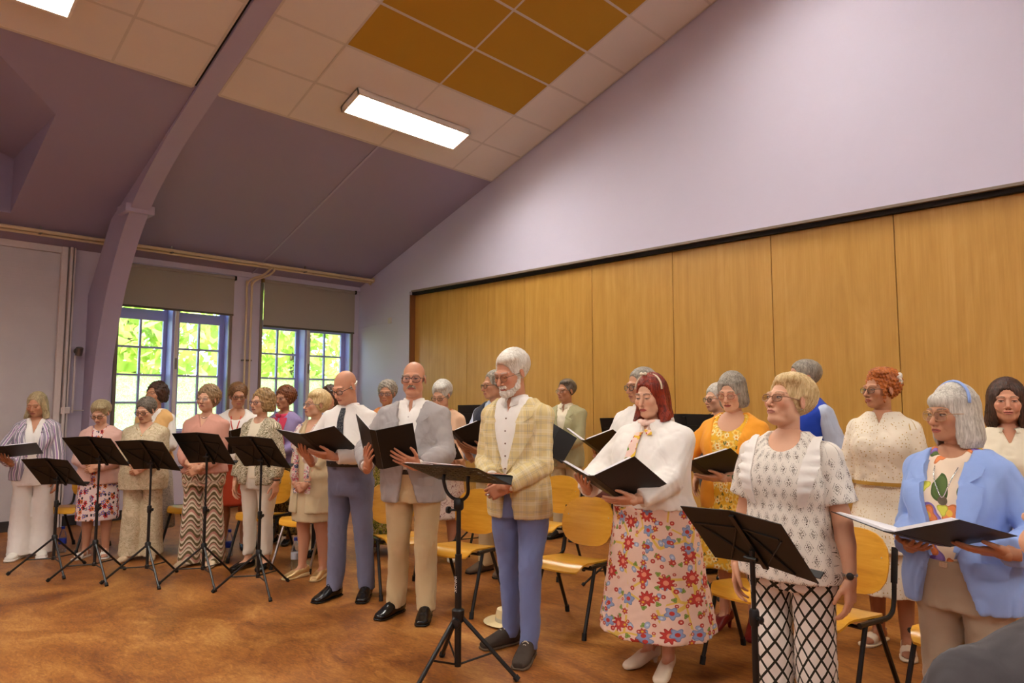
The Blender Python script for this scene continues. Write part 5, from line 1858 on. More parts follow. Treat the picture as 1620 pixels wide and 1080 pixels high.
def make_folder(V=16, wid=.245, hgt=.315, pages=.010, name='folder', red=False, pages_r=None):
    """open ring binder: spine along y (page top +y), reading side +z, covers raised by V degrees"""
    r = thing('music_folder', 'folder', 'folder')
    sp = .022
    for sx in (-1, 1):
        M_ = Matrix.Translation((sx * sp, 0, 0)) @ Matrix.Rotation(math.radians(-sx * V), 4, 'Y')
        MB().box((0 if sx > 0 else -wid, -hgt / 2, -.003), (wid if sx > 0 else 0, hgt / 2, 0), M_, .0012).build('cover', M_FOLD, r)
        pg = pages if sx < 0 else (pages_r if pages_r is not None else pages * .6)
        for k in range(3):
            w = wid - .02 - .006 * k
            z = .001 + pg * k / 3
            MB().box((.004 if sx > 0 else -w, -hgt / 2 + .006 + .002 * k, z), (w if sx > 0 else -.004, hgt / 2 - .008 - .001 * k, z + pg / 3 - .0004), M_).build('pages', M_PAPER, r)
    MB().box((-sp, -hgt / 2, -.004), (sp, hgt / 2, -.001)).build('spine', M_RED if red else M_FOLD, r)
    for y in (-.04, .04):
        MB().tube([(.016 * math.cos(a), y, .014 * math.sin(a) + .001) for a in [PI * k / 8 for k in range(9)]], .0016, 5).build('ring', M_CHROME, r)
    return r

def place(root, M):
    root.matrix_world = M
    root.location, root.rotation_mode = M.to_translation(), 'XYZ'
    root.rotation_euler = M.to_euler()

def folder_for(p, label, c=(0, -.33, 1.10), tilt=35, yaw=0, roll=0, V=16, pages=.010, pages_r=None, wid=.245, red=False, scale=True):
    """put an open folder before a person; returns its frame in the person's own coordinates"""
    s = p.s
    cc = V3(*c) * s
    t = tilt * D2R
    X = V3(-1, 0, 0); Y = V3(0, -math.cos(t), math.sin(t)); Z = np.cross(X, Y)
    R = rotz(yaw * D2R) @ np.stack([X, Y, Z], 1) @ roty(roll * D2R)
    fo = make_folder(V, wid=wid, pages=pages, pages_r=pages_r, red=red)
    fo['label'] = label; fo['group'] = 'black music folders'
    M_ = Matrix(R.tolist()).to_4x4(); M_.translation = Vector(cc)
    place(fo, p.root_matrix @ M_)
    return fo
def folder_frame(s, c=(0, -.33, 1.10), tilt=35, yaw=0, roll=0, **k):
    t = tilt * D2R
    X = V3(-1, 0, 0); Y = V3(0, -math.cos(t), math.sin(t)); Z = np.cross(X, Y)
    R = rotz(yaw * D2R) @ np.stack([X, Y, Z], 1) @ roty(roll * D2R)
    return V3(*c) * s, R
def hold(s, sx, f, at=(.09, -.15), fin=(-.35, .9), under=.029, pole=(.8, .5, -.5), back=.085, drop=.018):
    """arm spec: hand of side sx under the folder f (dict).  at: (across towards that side, along the page) in folder units;
    fin: finger direction (towards that side, up the page)"""
    c, R = folder_frame(s, **f)
    sf = -sx                                # the person's left (+1) is the folder's -x side
    V = f.get('V', 16) * D2R
    x = sf * at[0]
    zz = math.sin(V) * max(0, abs(at[0]) - .02) - under
    P_ = c + R @ V3(x, at[1], zz)
    d = R @ unit(V3(sf * fin[0], fin[1], math.sin(V) * fin[0]))
    n = R @ unit(V3(-sf * math.sin(V), 0, math.cos(V)))
    W = P_ - d * back * s - n * drop
    d = unit(P_ - W + d * .05)
    n = unit(n - d * (n @ d))
    return dict(w=W, d=d, n=n, pose='hold', abs=True, pole=pole)
# ------------------------------------------------------------------ where things stand
FPX = 1109.0
_yaw, _pit = math.radians(44.1), math.radians(4.95)
_fh = V3(-math.sin(_yaw), math.cos(_yaw), 0); _rt = V3(math.cos(_yaw), math.sin(_yaw), 0)
def at(px, d, z=0.0):
    """floor point d metres ahead of the viewer whose point at height z is seen in column px"""
    zc = d * math.cos(_pit) + (z - EYE) * math.sin(_pit)
    q = _fh * d + _rt * ((px - 810) / FPX * zc)
    return V3(q[0], q[1], 0)
def on_floor(px, py, z=0.0):
    fw = _fh * math.cos(_pit) + V3(0, 0, math.sin(_pit)); up = V3(0, 0, math.cos(_pit)) - _fh * math.sin(_pit)
    d = _rt * (px - 810) / FPX + up * (540 - py) / FPX + fw
    t = (z - EYE) / d[2]
    return V3(d[0] * t, d[1] * t, 0)
def face(pos, a):
    """turn so that the thing looks a degrees to its own right of the viewer"""
    return math.atan2(-pos[1], -pos[0]) - a * D2R + PI / 2

# ---- hair colours, cloths
H_WHITE = m_hair('white_hair', srgb(196, 186, 168), srgb(244, 238, 226))
H_SILVER = m_hair('silver_hair', srgb(158, 150, 136), srgb(222, 216, 204))
H_GREY = m_hair('grey_hair', srgb(96, 88, 76), srgb(176, 166, 150))
H_DGREY = m_hair('dark_grey_hair', srgb(66, 58, 50), srgb(138, 128, 114))
H_BLOND = m_hair('blonde_hair', srgb(176, 140, 84), srgb(236, 212, 160))
H_ASHBL = m_hair('ash_blonde_hair', srgb(122, 104, 72), srgb(196, 176, 134))
H_GOLDB = m_hair('golden_brown_hair', srgb(100, 74, 42), srgb(184, 148, 98))
H_ASHB2 = m_hair('light_brown_hair', srgb(88, 66, 40), srgb(170, 138, 98))
H_BROWN = m_hair('brown_hair', srgb(70, 44, 24), srgb(140, 98, 58))
H_DARK = m_hair('dark_brown_hair', srgb(28, 18, 12), srgb(84, 52, 34))
H_AUB = m_hair('auburn_hair', srgb(66, 36, 18), srgb(140, 80, 42))
H_GING = m_hair('ginger_hair', srgb(120, 56, 18), srgb(206, 118, 48), curly=True)
H_RED = m_hair('dyed_red_hair', srgb(70, 16, 8), srgb(160, 52, 20))
WHITE = srgb(238, 232, 224)
C_WHITE = cloth('white_cotton', WHITE)
C_CREAM = cloth('cream_cloth', srgb(232, 220, 194))
C_IVORY = cloth('ivory_denim', srgb(224, 214, 196))
C_BEIGE = cloth('beige_linen', srgb(206, 186, 148))
C_KHAKI = cloth('khaki_cotton', srgb(204, 180, 138))
C_TAUPE = cloth('taupe_linen', srgb(176, 158, 136), var=.12)
C_BLUEJ = cloth('blue_chino', srgb(120, 132, 178))
C_GRBLUE = cloth('grey_blue_cotton', srgb(116, 118, 142), var=.12)
C_GREYB = cloth('grey_blazer_cloth', srgb(168, 162, 160), var=.12)
C_SAGE = cloth('sage_linen', srgb(176, 170, 130))
C_SKYB = cloth('sky_blue_blazer', srgb(150, 176, 232))
C_PINK = cloth('dusty_pink', srgb(206, 150, 132))
C_ROSE = cloth('pale_rose', srgb(222, 180, 166))
C_PEACH = cloth('pale_peach', srgb(236, 194, 158))
C_APRIC = cloth('apricot', srgb(234, 186, 120))
C_ORANGE = cloth('bright_orange', srgb(236, 158, 46))
C_CORAL = cloth('soft_orange', srgb(226, 146, 84))
C_SCARLET = cloth('rust_red', srgb(176, 62, 34))
C_LILAC = cloth('lilac', srgb(150, 134, 178))
C_FUCHS = cloth('raspberry_pink', srgb(206, 62, 92))
C_LBLUE = cloth('pale_blue_shirt', srgb(186, 196, 216))
C_NAVY = cloth('navy_wool', srgb(36, 38, 52))
C_ROYAL = cloth('royal_blue', srgb(34, 66, 172))
C_DARK = cloth('charcoal', srgb(52, 48, 50))
C_GOLD = cloth('gold_strap', srgb(176, 134, 54), .4)
L_BLACK = plain('black_shoe_leather', srgb(18, 16, 16), .22)
L_BELT = plain('belt_leather', srgb(26, 22, 22), .4)
L_BROWN = plain('brown_suede', srgb(66, 54, 44), .95)
L_WHITE = plain('white_shoe_leather', srgb(232, 226, 214), .5)
L_CREAM = plain('cream_shoe_leather', srgb(232, 214, 188), .4)
L_GOLDS = plain('gold_shoe_leather', srgb(226, 196, 140), .28, .7)
L_RED = plain('dark_red_shoe_leather', srgb(128, 24, 26), .4)
L_BEIGE = plain('beige_shoe_leather', srgb(204, 180, 148), .5)
L_SOLE = plain('shoe_sole', srgb(96, 76, 56), .8)
L_CORK = plain('cork_wedge', srgb(196, 166, 120), .8)
GOLD = plain('gold_metal', srgb(224, 178, 96), .25, 1.0)
SILV = plain('silver_metal', srgb(206, 204, 200), .25, 1.0)
F_STRIPE = m_stripe('lavender_stripe_jacket', [(0, srgb(150, 142, 158)), (.22, srgb(232, 226, 224)), (.32, srgb(168, 136, 178)), (.46, srgb(232, 226, 224)), (.54, srgb(140, 134, 146)), (.78, srgb(232, 226, 224)), (.86, srgb(176, 148, 186)), (.94, srgb(226, 220, 218))], .085)
F_BSTRIPE = m_stripe('blue_stripe_jersey', [(0, srgb(214, 216, 224)), (.55, srgb(70, 80, 120))], .018, True)
F_PLAID, F_ZIG, F_DIA, F_LACE = m_plaid(), m_zigzag(), m_diamond(), m_lace()
F_LEAF = m_print('cream_leaf_linen', [(0, srgb(216, 200, 168)), (.47, srgb(180, 160, 126)), (.50, srgb(206, 190, 156)), (.58, srgb(188, 168, 134)), (.60, srgb(214, 198, 166))], 14, 1.6)
F_LEAFB = m_print('leaf_pattern_jacket', [(0, srgb(228, 216, 190)), (.40, srgb(104, 92, 58)), (.46, srgb(226, 214, 188)), (.52, srgb(92, 82, 54)), (.58, srgb(150, 138, 100)), (.63, srgb(228, 216, 190))], 26, 2.4, stretch=(1, 1.2, 1))
R_, Y_, B__, G_, K_, O_ = srgb(196, 46, 44), srgb(228, 184, 60), srgb(128, 148, 196), srgb(118, 150, 52), srgb(48, 40, 44), srgb(220, 118, 56)
F_SKIRT_A = m_floral('red_blue_flower_print', srgb(240, 206, 186), [(17, 3.0, .20, 3, srgb(146, 164, 84), G_, .5), (14, 5.3, .20, 2, srgb(166, 178, 206), srgb(206, 214, 226), .55), (9.0, .4, .30, 9, srgb(198, 66, 58), srgb(232, 150, 120), .45), (9.6, 1.7, .27, 5, srgb(150, 164, 200), srgb(196, 70, 60), .36), (14, 4.1, .20, 6, srgb(198, 84, 66), Y_, .5), (20, 2.2, .20, 0, srgb(200, 76, 66), srgb(232, 190, 160), .45)], (6.4, .028, srgb(232, 196, 96)))
F_SCARF_A = m_floral('flower_scarf', srgb(240, 206, 190), [(14, 1.2, .30, 6, R_, srgb(236, 160, 120), .6), (16, .3, .25, 3, G_, Y_, .5)], (9, .05, Y_))
F_FLOR_B = m_floral('poppy_flower_print', srgb(230, 206, 200), [(12, .2, .30, 6, R_, K_, .55), (14, 2.1, .28, 5, srgb(128, 100, 170), Y_, .5), (13, 4.0, .28, 6, O_, K_, .5), (20, 1.0, .26, 4, K_, K_, .4), (18, 3.3, .26, 4, srgb(90, 96, 150), Y_, .4)])
F_YELLOW = m_floral('yellow_rose_print', srgb(232, 176, 48), [(26, .7, .28, 3, srgb(110, 100, 44), srgb(140, 130, 60), .5), (17, .2, .44, 5, srgb(242, 204, 104), srgb(226, 160, 48), .85), (19, 3.0, .34, 6, srgb(244, 222, 160), srgb(214, 140, 40), .6)])
F_ABSTR = m_floral('large_flower_tee', srgb(238, 216, 190), [(8, .9, .36, 2, srgb(92, 112, 62), srgb(92, 112, 62), .5), (7.6, 2.3, .36, 3, srgb(150, 124, 196), srgb(120, 90, 170), .5), (8.2, .1, .30, 4, srgb(236, 140, 84), srgb(240, 190, 80), .45), (12, 4.0, .26, 3, srgb(224, 220, 90), srgb(224, 220, 90), .25)])
F_OLIVE = m_print('olive_flower_print', [(0, srgb(58, 58, 24)), (.42, srgb(110, 104, 38)), (.50, srgb(150, 140, 52)), (.55, srgb(96, 60, 40)), (.60, srgb(170, 150, 110))], 24, 1.2)
F_DARKFL = m_print('dark_flower_print', [(0, srgb(44, 36, 24)), (.45, srgb(96, 78, 42)), (.55, srgb(140, 112, 60))], 40, 1.0)
F_CHERRY = m_print('blossom_print', [(0, srgb(226, 206, 194)), (.56, srgb(150, 78, 74)), (.60, srgb(226, 206, 194)), (.66, srgb(110, 64, 60))], 26, 1.6)
F_SCARF_B = m_print('pastel_scarf', [(0, srgb(224, 212, 200)), (.50, srgb(206, 110, 130)), (.56, srgb(226, 216, 206)), (.62, srgb(90, 90, 120)), (.68, srgb(214, 196, 180))], 13, 1.8)
F_TIE = m_print('dark_tie_silk', [(0, srgb(40, 42, 50)), (.5, srgb(96, 98, 96)), (.58, srgb(34, 36, 44))], 60, .5, .5)
F_GDOT = m_floral('white_gold_dot_voile', srgb(238, 226, 204), [(46, .5, .15, 0, srgb(206, 172, 108), srgb(206, 172, 108), .6)])
F_GREYL = m_print('grey_lace_skirt', [(0, srgb(196, 188, 178)), (.5, srgb(150, 144, 138)), (.56, srgb(200, 192, 182))], 40, 1.0)

FOLK = {}
def who(key, pos, a, H, label, ah=None, pitch=0, hroll=0, **k):
    """a: degrees the body is turned to the picture's left of facing the viewer; ah: the same for the head"""
    ah = a if ah is None else ah
    rz = face(pos, a)
    p = person(label, tuple(pos), rz, H, head=(-(ah - a), pitch, hroll), **k)
    p.root_matrix = Matrix.Translation(Vector(pos)) @ Matrix.Rotation(rz, 4, 'Z')
    FOLK[key] = p
    return p
def hang(x=.25, y=-.03, z=.83, pose='relax'):
    return dict(w=(x, y, z), d=(.02, -.12, -1), n=(-1, .15, 0), pose=pose, pole=(.35, 1, 0))
def clasp(z=.92, y=-.20, x=.0):
    return {1: dict(w=(x + .055, y - .022, z), d=(-.80, -.12, -.42), n=(-.25, .9, -.1), pose='clasp', pole=(.6, .6, -.4)),
            -1: dict(w=(.055 - x, y + .012, z + .03), d=(-.85, -.05, -.40), n=(-.2, .95, -.1), pose='clasp', pole=(.6, .6, -.4))}
def V_front(z0, wid, low=0.0, lz=1.0, base=.006):
    """width of a jacket's front opening: V above the button at z0, spreading again below it"""
    return lambda z: base + wid * max(0.0, (z - z0) / (1.42 - z0)) ** .9 + low * max(0.0, (lz - z) / .25)
def jacket_set(p, mat, shirt, fr, vz, hem=.78, ease=.026, sleeve=1.92, lap=.075, notch=True, shirt_hem=.86, shirt_neck=('v', .030, .10), with_collar=True, name='jacket', sname='shirt', lz=1.38, cuff=.006, s_ease=.018, amp=.005, spread=.35):
    S, so = top(p, sname, shirt, ease=.010, hem=shirt_hem, sleeve=1.97 if with_collar else None, s_ease=.009, cuff=.003, z1=1.438, neck=shirt_neck, amp=.0015, bust=1)
    if with_collar: collar(p, shirt, spread=spread)
    J, jo = top(p, name, mat, ease=ease, hem=hem, sleeve=sleeve, s_ease=s_ease, cuff=cuff, front=fr, amp=amp, z1=1.432, flare=.016)
    if lap: lapels(p, J, mat, fr, vz, lz, lap, notch)
    return S, J

# ================================================================== the choir, front row
# 1 striped jacket
pos = on_floor(46, 881)
s_ = 1.585 / 1.7
f1 = dict(c=(-.17, -.36, 1.12), tilt=22, yaw=0, V=6)
p = who('striped', pos, 12, 1.585, 'woman with long grey-blonde hair in lavender striped jacket and wide white trousers', ah=24, pitch=16, eye=0, age=.7, skin='tan', w=1.02, bust=.9,
        hair=dict(kind='long', mat=H_ASHBL, vol=.010, line=.082, len=-.10, back=-.29, fwd=-.03), brow=srgb(120, 96, 70), seed=2,
        arms_={-1: hold(s_, -1, f1, at=(.02, -.13), fin=(.2, .9)), 1: hang(.235, -.08, .80)}, feet={1: (.10, .02), -1: (-.09, -.03)})
folder_for(p, 'black music folder held level by the woman in the striped jacket', **f1)
fr = lambda z: .045 + .035 * max(0, (z - 1.0) / .4) + .05 * max(0, (1.0 - z) / .25)
S, J = jacket_set(p, F_STRIPE, C_WHITE, fr, 1.02, hem=.80, shirt_hem=.74, shirt_neck=('v', .05, .17), with_collar=False, ease=.024, sname='blouse')
trousers(p, C_WHITE, .98, .04, 'wide')
shoes(p, 'sneaker', L_WHITE, L_WHITE, p.root)

# 2 pink cardigan
pos = on_floor(150, 880)
p = who('pinkcard', pos, 18, 1.50, 'woman with short grey-blonde hair in pink cardigan and flower print skirt, white sandals', ah=22, pitch=24, eye=0, age=.9, w=1.05, bust=.9,
        hair=dict(kind='short', mat=H_ASHBL, vol=.020, line=.066, sweep=1), glasses=(srgb(60, 44, 34), 'rect'), seed=3, arms_=clasp(1.0), bare_legs=True)
S, J = jacket_set(p, C_ROSE, F_FLOR_B, lambda z: .03 + .03 * max(0, (z - 1.1) / .3), 1.1, hem=.80, lap=0, shirt_neck=('round', .07, .06), with_collar=False, sname='blouse', name='cardigan', ease=.022)
skirt(p, F_FLOR_B, 1.0, .41, (.215, .20), 6, .03)
shoes(p, 'sandal', L_WHITE, L_WHITE, p.root)

# 3 cream leaf linen
pos = on_floor(222, 884)
p = who('leaflinen', pos, 18, 1.525, 'woman with short dark grey hair and glasses in cream leaf-patterned linen suit', ah=30, pitch=16, eye=0, age=.9, w=1.18, belly=.03, bust=1.0, jowl=1,
        hair=dict(kind='short', mat=H_DGREY, vol=.018, line=.070, curl=.003), glasses=(srgb(40, 36, 36), 'rect'), seed=4, arms_=clasp(.98), feet={1: (.11, 0), -1: (-.10, -.02)})
A, o = top(p, 'tunic', F_LEAF, ease=.020, hem=.74, flare=.015, sleeve=1.75, s_ease=.020, neck=('v', .08, .13), amp=.004)
trousers(p, F_LEAF, .95, .05, 'wide', amp=.004)
cord(p, [front_pt(p, A, -.07, 1.40), front_pt(p, A, 0, 1.315), front_pt(p, A, .07, 1.40)], .003, 'necklace', GOLD)
shoes(p, 'flat', L_BEIGE, None, p.root)

# 5 pink blouse, zigzag trousers
pos = on_floor(318, 893)
p = who('zigzag', pos, 24, 1.63, 'woman with short brown hair in a dusty pink blouse and wide zigzag knit trousers', ah=28, pitch=-4, eye=1, age=.7, w=1.06, bust=1.0, gaze=-1,
        hair=dict(kind='short', mat=H_ASHB2, vol=.030, line=.068, top=.012, curl=.004, curlsize=.034), glasses=(srgb(200, 180, 160), 'rect', .6), seed=5, arms_=clasp(.94, -.215), feet={1: (.11, 0), -1: (-.11, -.01)})
A, o = top(p, 'blouse', C_PINK, ease=.020, hem=.88, flare=.01, sleeve=1.72, s_ease=.022, neck=('v', .06, .13), amp=.004)
trousers(p, F_ZIG, 1.0, .025, 'wide', ease=.014)
cord(p, [p.neck0 + V3(.05, -.04, .0), p.neck0 + V3(0, -.075, -.015), p.neck0 + V3(-.05, -.04, .0)], .004, 'necklace', SILV)
shoes(p, 'flat', L_BEIGE, None, p.root)

# 7 leaf jacket
pos = on_floor(406, 898)
p = who('leafjacket', pos, 36, 1.60, 'woman with curly blonde bob in green and cream leaf jacket and cream trousers', ah=48, pitch=-2, eye=1, age=.7, bust=.9, gaze=-1,
        hair=dict(kind='curlybob', mat=H_GOLDB, vol=.026, line=.072, len=-.085, curl=.006, curlsize=.036, flare=.006), glasses=(srgb(90, 50, 60), 'round'), seed=6,
        arms_={1: hang(.235, -.06, .80), -1: hang(.24, -.05, .80)}, feet={1: (.09, .01), -1: (-.09, -.02)}, bare_legs='pale')
S, J = jacket_set(p, F_LEAFB, C_CREAM, lambda z: .030 + .035 * max(0, (z - 1.1) / .3) + .03 * max(0, (1.05 - z) / .25), 1.1, hem=.80, lap=0, shirt_neck=('round', .07, .06), with_collar=False, sname='blouse', sleeve=1.8, ease=.022)
trousers(p, C_IVORY, .98, .13, 'slim')
wst = p.wr[1] + (p.el[1] - p.wr[1]) * .12
MB().lathe([(.030, -.006), (.033, -.004), (.033, .004), (.030, .006)], tuple(wst), 14).build('watch', L_BELT, p.root, smooth=True)
shoes(p, 'flat', L_BLACK, None, p.root)

# 9 beige dress
pos = on_floor(493, 912)
p = who('beigedress', pos, 42, 1.60, 'woman with short blonde hair in beige linen dress, pastel scarf and gold shoes', ah=58, pitch=-3, eye=1, age=.8, w=1.12, belly=.02, bust=1.0, blush=1.4, gaze=-1,
        hair=dict(kind='short', mat=H_BLOND, vol=.024, line=.068, top=.012, sweep=1, nape=-.10), glasses=(srgb(150, 150, 160), 'round', .8), seed=7, arms_=clasp(.80, -.185), feet={1: (.10, .03), -1: (-.09, -.04)}, heelz=.02, bare_legs=True)
fr = lambda z: .05 + .02 * max(0, (z - 1.1) / .3)
S, _o = top(p, 'dress', C_BEIGE, ease=.012, hem=.80, sleeve=None, neck=('v', .07, .2), amp=.002)
J, _o = top(p, 'jacket', C_BEIGE, ease=.026, hem=.60, flare=.02, sleeve=1.25, s_ease=.022, front=fr, amp=.004, hemrows=[(.60, .205, .165, 0), (.85, .195, .145, 0)])
skirt(p, C_BEIGE, .9, .52, (.205, .17), 5, .02, seed=3)
for sx in (-1, 1):
    zs = np.linspace(1.40, .78, 22)
    rows = [[(sx * (.035 + .045 * max(0, (z - 1.1) / .3) ** .8 + u * .062) * p.s, z * p.s) for u in ((0, .33, .66, 1) if sx > 0 else (1, .66, .33, 0))] for z in zs]
    sheet(J, p, 'scarf', F_SCARF_B, p.root, rows, .007, .007)
MB().lathe([(.028, -.006), (.031, -.004), (.031, .004), (.028, .006)], tuple(p.wr[1] + (p.el[1] - p.wr[1]) * .15), 14).build('watch', SILV, p.root, smooth=True)
sheet(J, p, 'pocket', C_BEIGE, p.root, [[(x, z) for x in (.09, .13, .17)] for z in (.84, .78, .70)], .002, .005)
shoes(p, 'wedge', L_GOLDS, L_CORK, p.root, heel=.02)

# 11 white shirt and tie
pos = on_floor(552, 943)
s_ = 1.745 / 1.7
f11 = dict(c=(-.06, -.42, 1.16), tilt=33, yaw=-8, roll=4, V=12)
p = who('tie', pos, 30, 1.745, 'bald man with glasses in a white shirt, dark tie and grey-blue trousers', sex='m', ah=44, pitch=24, eye=0, age=.9, w=.96, belly=.03, hair=dict(kind='bald', mat=H_WHITE, vol=.006, rim=.01), glasses=(srgb(30, 28, 32), 'rect'), seed=8, skin='pink', jowl=1,
        arms_={1: hold(s_, 1, f11, at=(.02, -.10), fin=(-.9, .4)), -1: hold(s_, -1, f11, at=(.16, -.13), fin=(-.2, .9))}, feet={1: (.13, .03), -1: (-.10, -.06)}, toes={1: .3, -1: -.2}, lean=-.11)
folder_for(p, 'open black folder held by the bald man in white shirt and tie', **f11)
A, o = top(p, 'shirt', C_WHITE, ease=.020, hem=1.022, flare=-.008, sleeve=1.92, s_ease=.020, cuff=.006, z1=1.436, amp=.0035)
collar(p, C_WHITE, spread=.2)
T_, o = trousers(p, C_GRBLUE, 1.02, .06, 'straight', ease=.012)
band_around(p, T_, 'belt', L_BELT, .998, .038)
zs = list(np.linspace(1.415, 1.06, 14))
rows = [[(x * (.016 if z > 1.40 else .020 + .020 * (1.40 - z) / .34) , z * p.s) for x in (-1, -.4, .4, 1)] for z in zs] + [[(-.002, 1.03 * p.s), (-.001, 1.03 * p.s), (.001, 1.03 * p.s), (.002, 1.03 * p.s)]]
sheet(A, p, 'tie', F_TIE, p.root, rows, .004, .006)
shoes(p, 'dress', L_BLACK, L_BLACK, p.root, lace=L_BLACK)

# 13 grey blazer
pos = on_floor(652, 972)
s_ = 1.785 / 1.7
f13 = dict(c=(-.13, -.40, 1.13), tilt=58, yaw=0, roll=-14, V=36)
p = who('greyblazer', pos, 16, 1.785, 'bald man with dark-framed glasses and moustache in grey blazer and beige trousers', sex='m', ah=10, pitch=0, eye=.8, age=.9, w=1.12, belly=.05, hair=dict(kind='bald', mat=H_GREY, vol=.012, rim=.03), glasses=(srgb(52, 36, 26), 'large'), beard=('mo', H_GREY), brow=srgb(130, 116, 100), seed=9, skin='pink', jowl=1, near=2,
        arms_={1: hold(s_, 1, f13, at=(.17, -.10), fin=(-.7, .55), pole=(.8, .5, -.6)), -1: hold(s_, -1, f13, at=(.09, -.10), fin=(-.3, .9), drop=.008)}, feet={1: (.11, -.05), -1: (-.12, .02)}, toes={1: .1, -1: -.35}, lean=-.05)
folder_for(p, 'black folder held upright by the man in the grey blazer', **f13)
fr = V_front(1.02, .075, .06, 1.0, .012)
S, J = jacket_set(p, C_GREYB, C_WHITE, fr, 1.05, hem=.76, ease=.028, lap=.085, shirt_hem=.93)
T_, o = trousers(p, C_KHAKI, 1.0, .05, 'straight', ease=.010, amp=.004)
band_around(p, T_, 'belt', L_BELT, .97, .034)
sheet(J, p, 'breast_pocket', C_GREYB, p.root, [[(x, z) for x in (.10, .13, .165, .195)] for z in (1.232, 1.222, 1.212)], .002, .004)
sheet(J, p, 'pocket_flap', C_GREYB, p.root, [[(x, z) for x in (.09, .12, .15, .185)] for z in (.98, .95, .925)], .003, .005)
dots(S, [(.0, z * p.s) for z in (1.33, 1.25, 1.17, 1.09, 1.01)], .0055, 'button', M_TRIM, p.root)
dots(J, [(.018, .98 * p.s)], .011, 'button', L_BELT, p.root)
shoes(p, 'dress', L_BLACK, L_BLACK, p.root, lace=L_BLACK)

# 16 yellow plaid jacket
pos = on_floor(822, 1028)
p = who('plaid', pos, 30, 1.805, 'tall white-haired bearded man in a yellow plaid jacket and blue trousers', sex='m', ah=42, pitch=18, eye=0, age=.9, w=.97, belly=.02, near=2, skin='pink', nose=1.3, blush=1.4,
        hair=dict(kind='short', mat=H_WHITE, vol=.013, line=.080, side=-.02, sweep=1, top=.004), beard=('full', H_WHITE), glasses=(srgb(120, 100, 84), 'round', .7), brow=srgb(190, 176, 160), seed=10,
        arms_=clasp(.955, -.225), feet={1: (.10, -.08), -1: (-.10, .07)}, toes={1: .25, -1: -.45}, lean=-.10)
fr = V_front(.99, .085, .035, .98, .014)
S, J = jacket_set(p, F_PLAID, C_WHITE, fr, 1.01, hem=.755, ease=.026, lap=.088, shirt_hem=.90, shirt_neck=('v', .035, .10), spread=.6)
T_, o = trousers(p, C_BLUEJ, 1.0, .05, 'slim', ease=.012, amp=.004)
band_around(p, T_, 'belt', L_BROWN, .965, .034)
dots(S, [(.002, z * p.s) for z in (1.375, 1.32, 1.25, 1.18, 1.11, 1.04)], .0055, 'button', plain('brown_button', srgb(110, 70, 40), .4), p.root)
dots(J, [(.030, .955 * p.s)], .011, 'button', C_BEIGE, p.root)
sheet(J, p, 'pocket_flap', F_PLAID, p.root, [[(x, z) for x in (.075, .11, .145, .175)] for z in (.98, .95, .92)], .003, .005)
MB().lathe([(.0105, -.003), (.0125, 0), (.0105, .003)], tuple(p.wr[1] + p.hd[1][0] * .12), 12).build('ring', SILV, p.root)
shoes(p, 'suede', L_BROWN, L_SOLE, p.root, lace=C_CREAM)

# 19 red hair, flowered skirt
pos = on_floor(1040, 1058)
s_ = 1.665 / 1.7
f19 = dict(c=(.0, -.47, 1.08), tilt=30, yaw=-4, roll=6, V=24, pages=.018)
p = who('redhair', pos, 32, 1.675, 'woman with long red hair and headband in white blouse and long flower skirt', ah=34, pitch=9, eye=.45, age=0, w=1.30, belly=.03, bust=1.15, near=2, jowl=1, lip=srgb(176, 40, 44), brow=srgb(70, 40, 30), browt=1.3, lash=srgb(30, 20, 18), skin='fair', aw=1.12,
        hair=dict(kind='long', mat=H_RED, vol=.012, line=.080, len=-.10, back=-.275, fwd=-.045, wid=.064), seed=11, heelz=.03,
        arms_={1: hold(s_, 1, f19, at=(.015, -.11), fin=(-.95, .35), pole=(.7, .6, -.6)), -1: hold(s_, -1, f19, at=(.20, -.05), fin=(-.4, .85))}, feet={1: (.09, -.03), -1: (-.08, .04)}, bare_legs='pale')
folder_for(p, 'open black folder with a thick wad of sheets held by the red-haired woman', **f19)
A, o = top(p, 'blouse', C_WHITE, ease=.030, hem=.94, flare=.0, sleeve=1.90, s_ease=.034, cuff=-.004, neck=('v', .045, .10), amp=.005, k=.03)
SK_, o = skirt(p, F_SKIRT_A, .985, .235, (.335, .31), 9, .045, ease=.022, amp=.003)
# scarf tied at the throat
b = MB()
ring_ = []
for k in range(21):
    a = 2 * PI * k / 20
    ring_.append(p.neck0 + V3(math.sin(a) * .076 * s_, -math.cos(a) * .080 * s_ - .008, .022 - .020 * (.5 + .5 * math.cos(a))))
b.tube([tuple(q) for q in ring_], .019, 8)
sc = b.build('scarf', F_SCARF_A, p.root, smooth=True)
rows = [[((.0 + t * -.035 + u * w_) * s_, (1.375 - .20 * t) * s_) for u in (-1, -.35, .35, 1)] for t, w_ in ((0, .014), (.15, .020), (.5, .026), (.85, .030), (1, .016))]
sheet(A, p, 'scarf_end', F_SCARF_A, p.root, rows, .010, .007)
rows = [[((.02 + t * .05 + u * .018) * s_, (1.385 - .05 * t) * s_) for u in (-1, 0, 1)] for t in (0, .5, 1)]
sheet(A, p, 'scarf_end', F_SCARF_A, p.root, rows, .014, .006)
hb = [p.from_head(np.array([[.094 * math.cos(a), -.012 + .02 * math.sin(a), .045 + .092 * math.sin(a)]]))[0] for a in np.linspace(0, PI, 15)]
MB().tube([tuple(q) for q in hb], .0055, 6).build('headband', plain('cream_band', srgb(226, 206, 176), .6), p.root, smooth=True)
MB().lathe([(.006, -.022), (.012, -.014), (.005, 0), (.012, .014), (.006, .022)], tuple(p.from_head(np.array([[-.02, -.02, .139]]))[0]), 10, Matrix.Rotation(PI / 2, 3, 'Y')).build('bow', C_CREAM, p.root, smooth=True)
shoes(p, 'pump', L_CREAM, None, p.root, heel=.03)

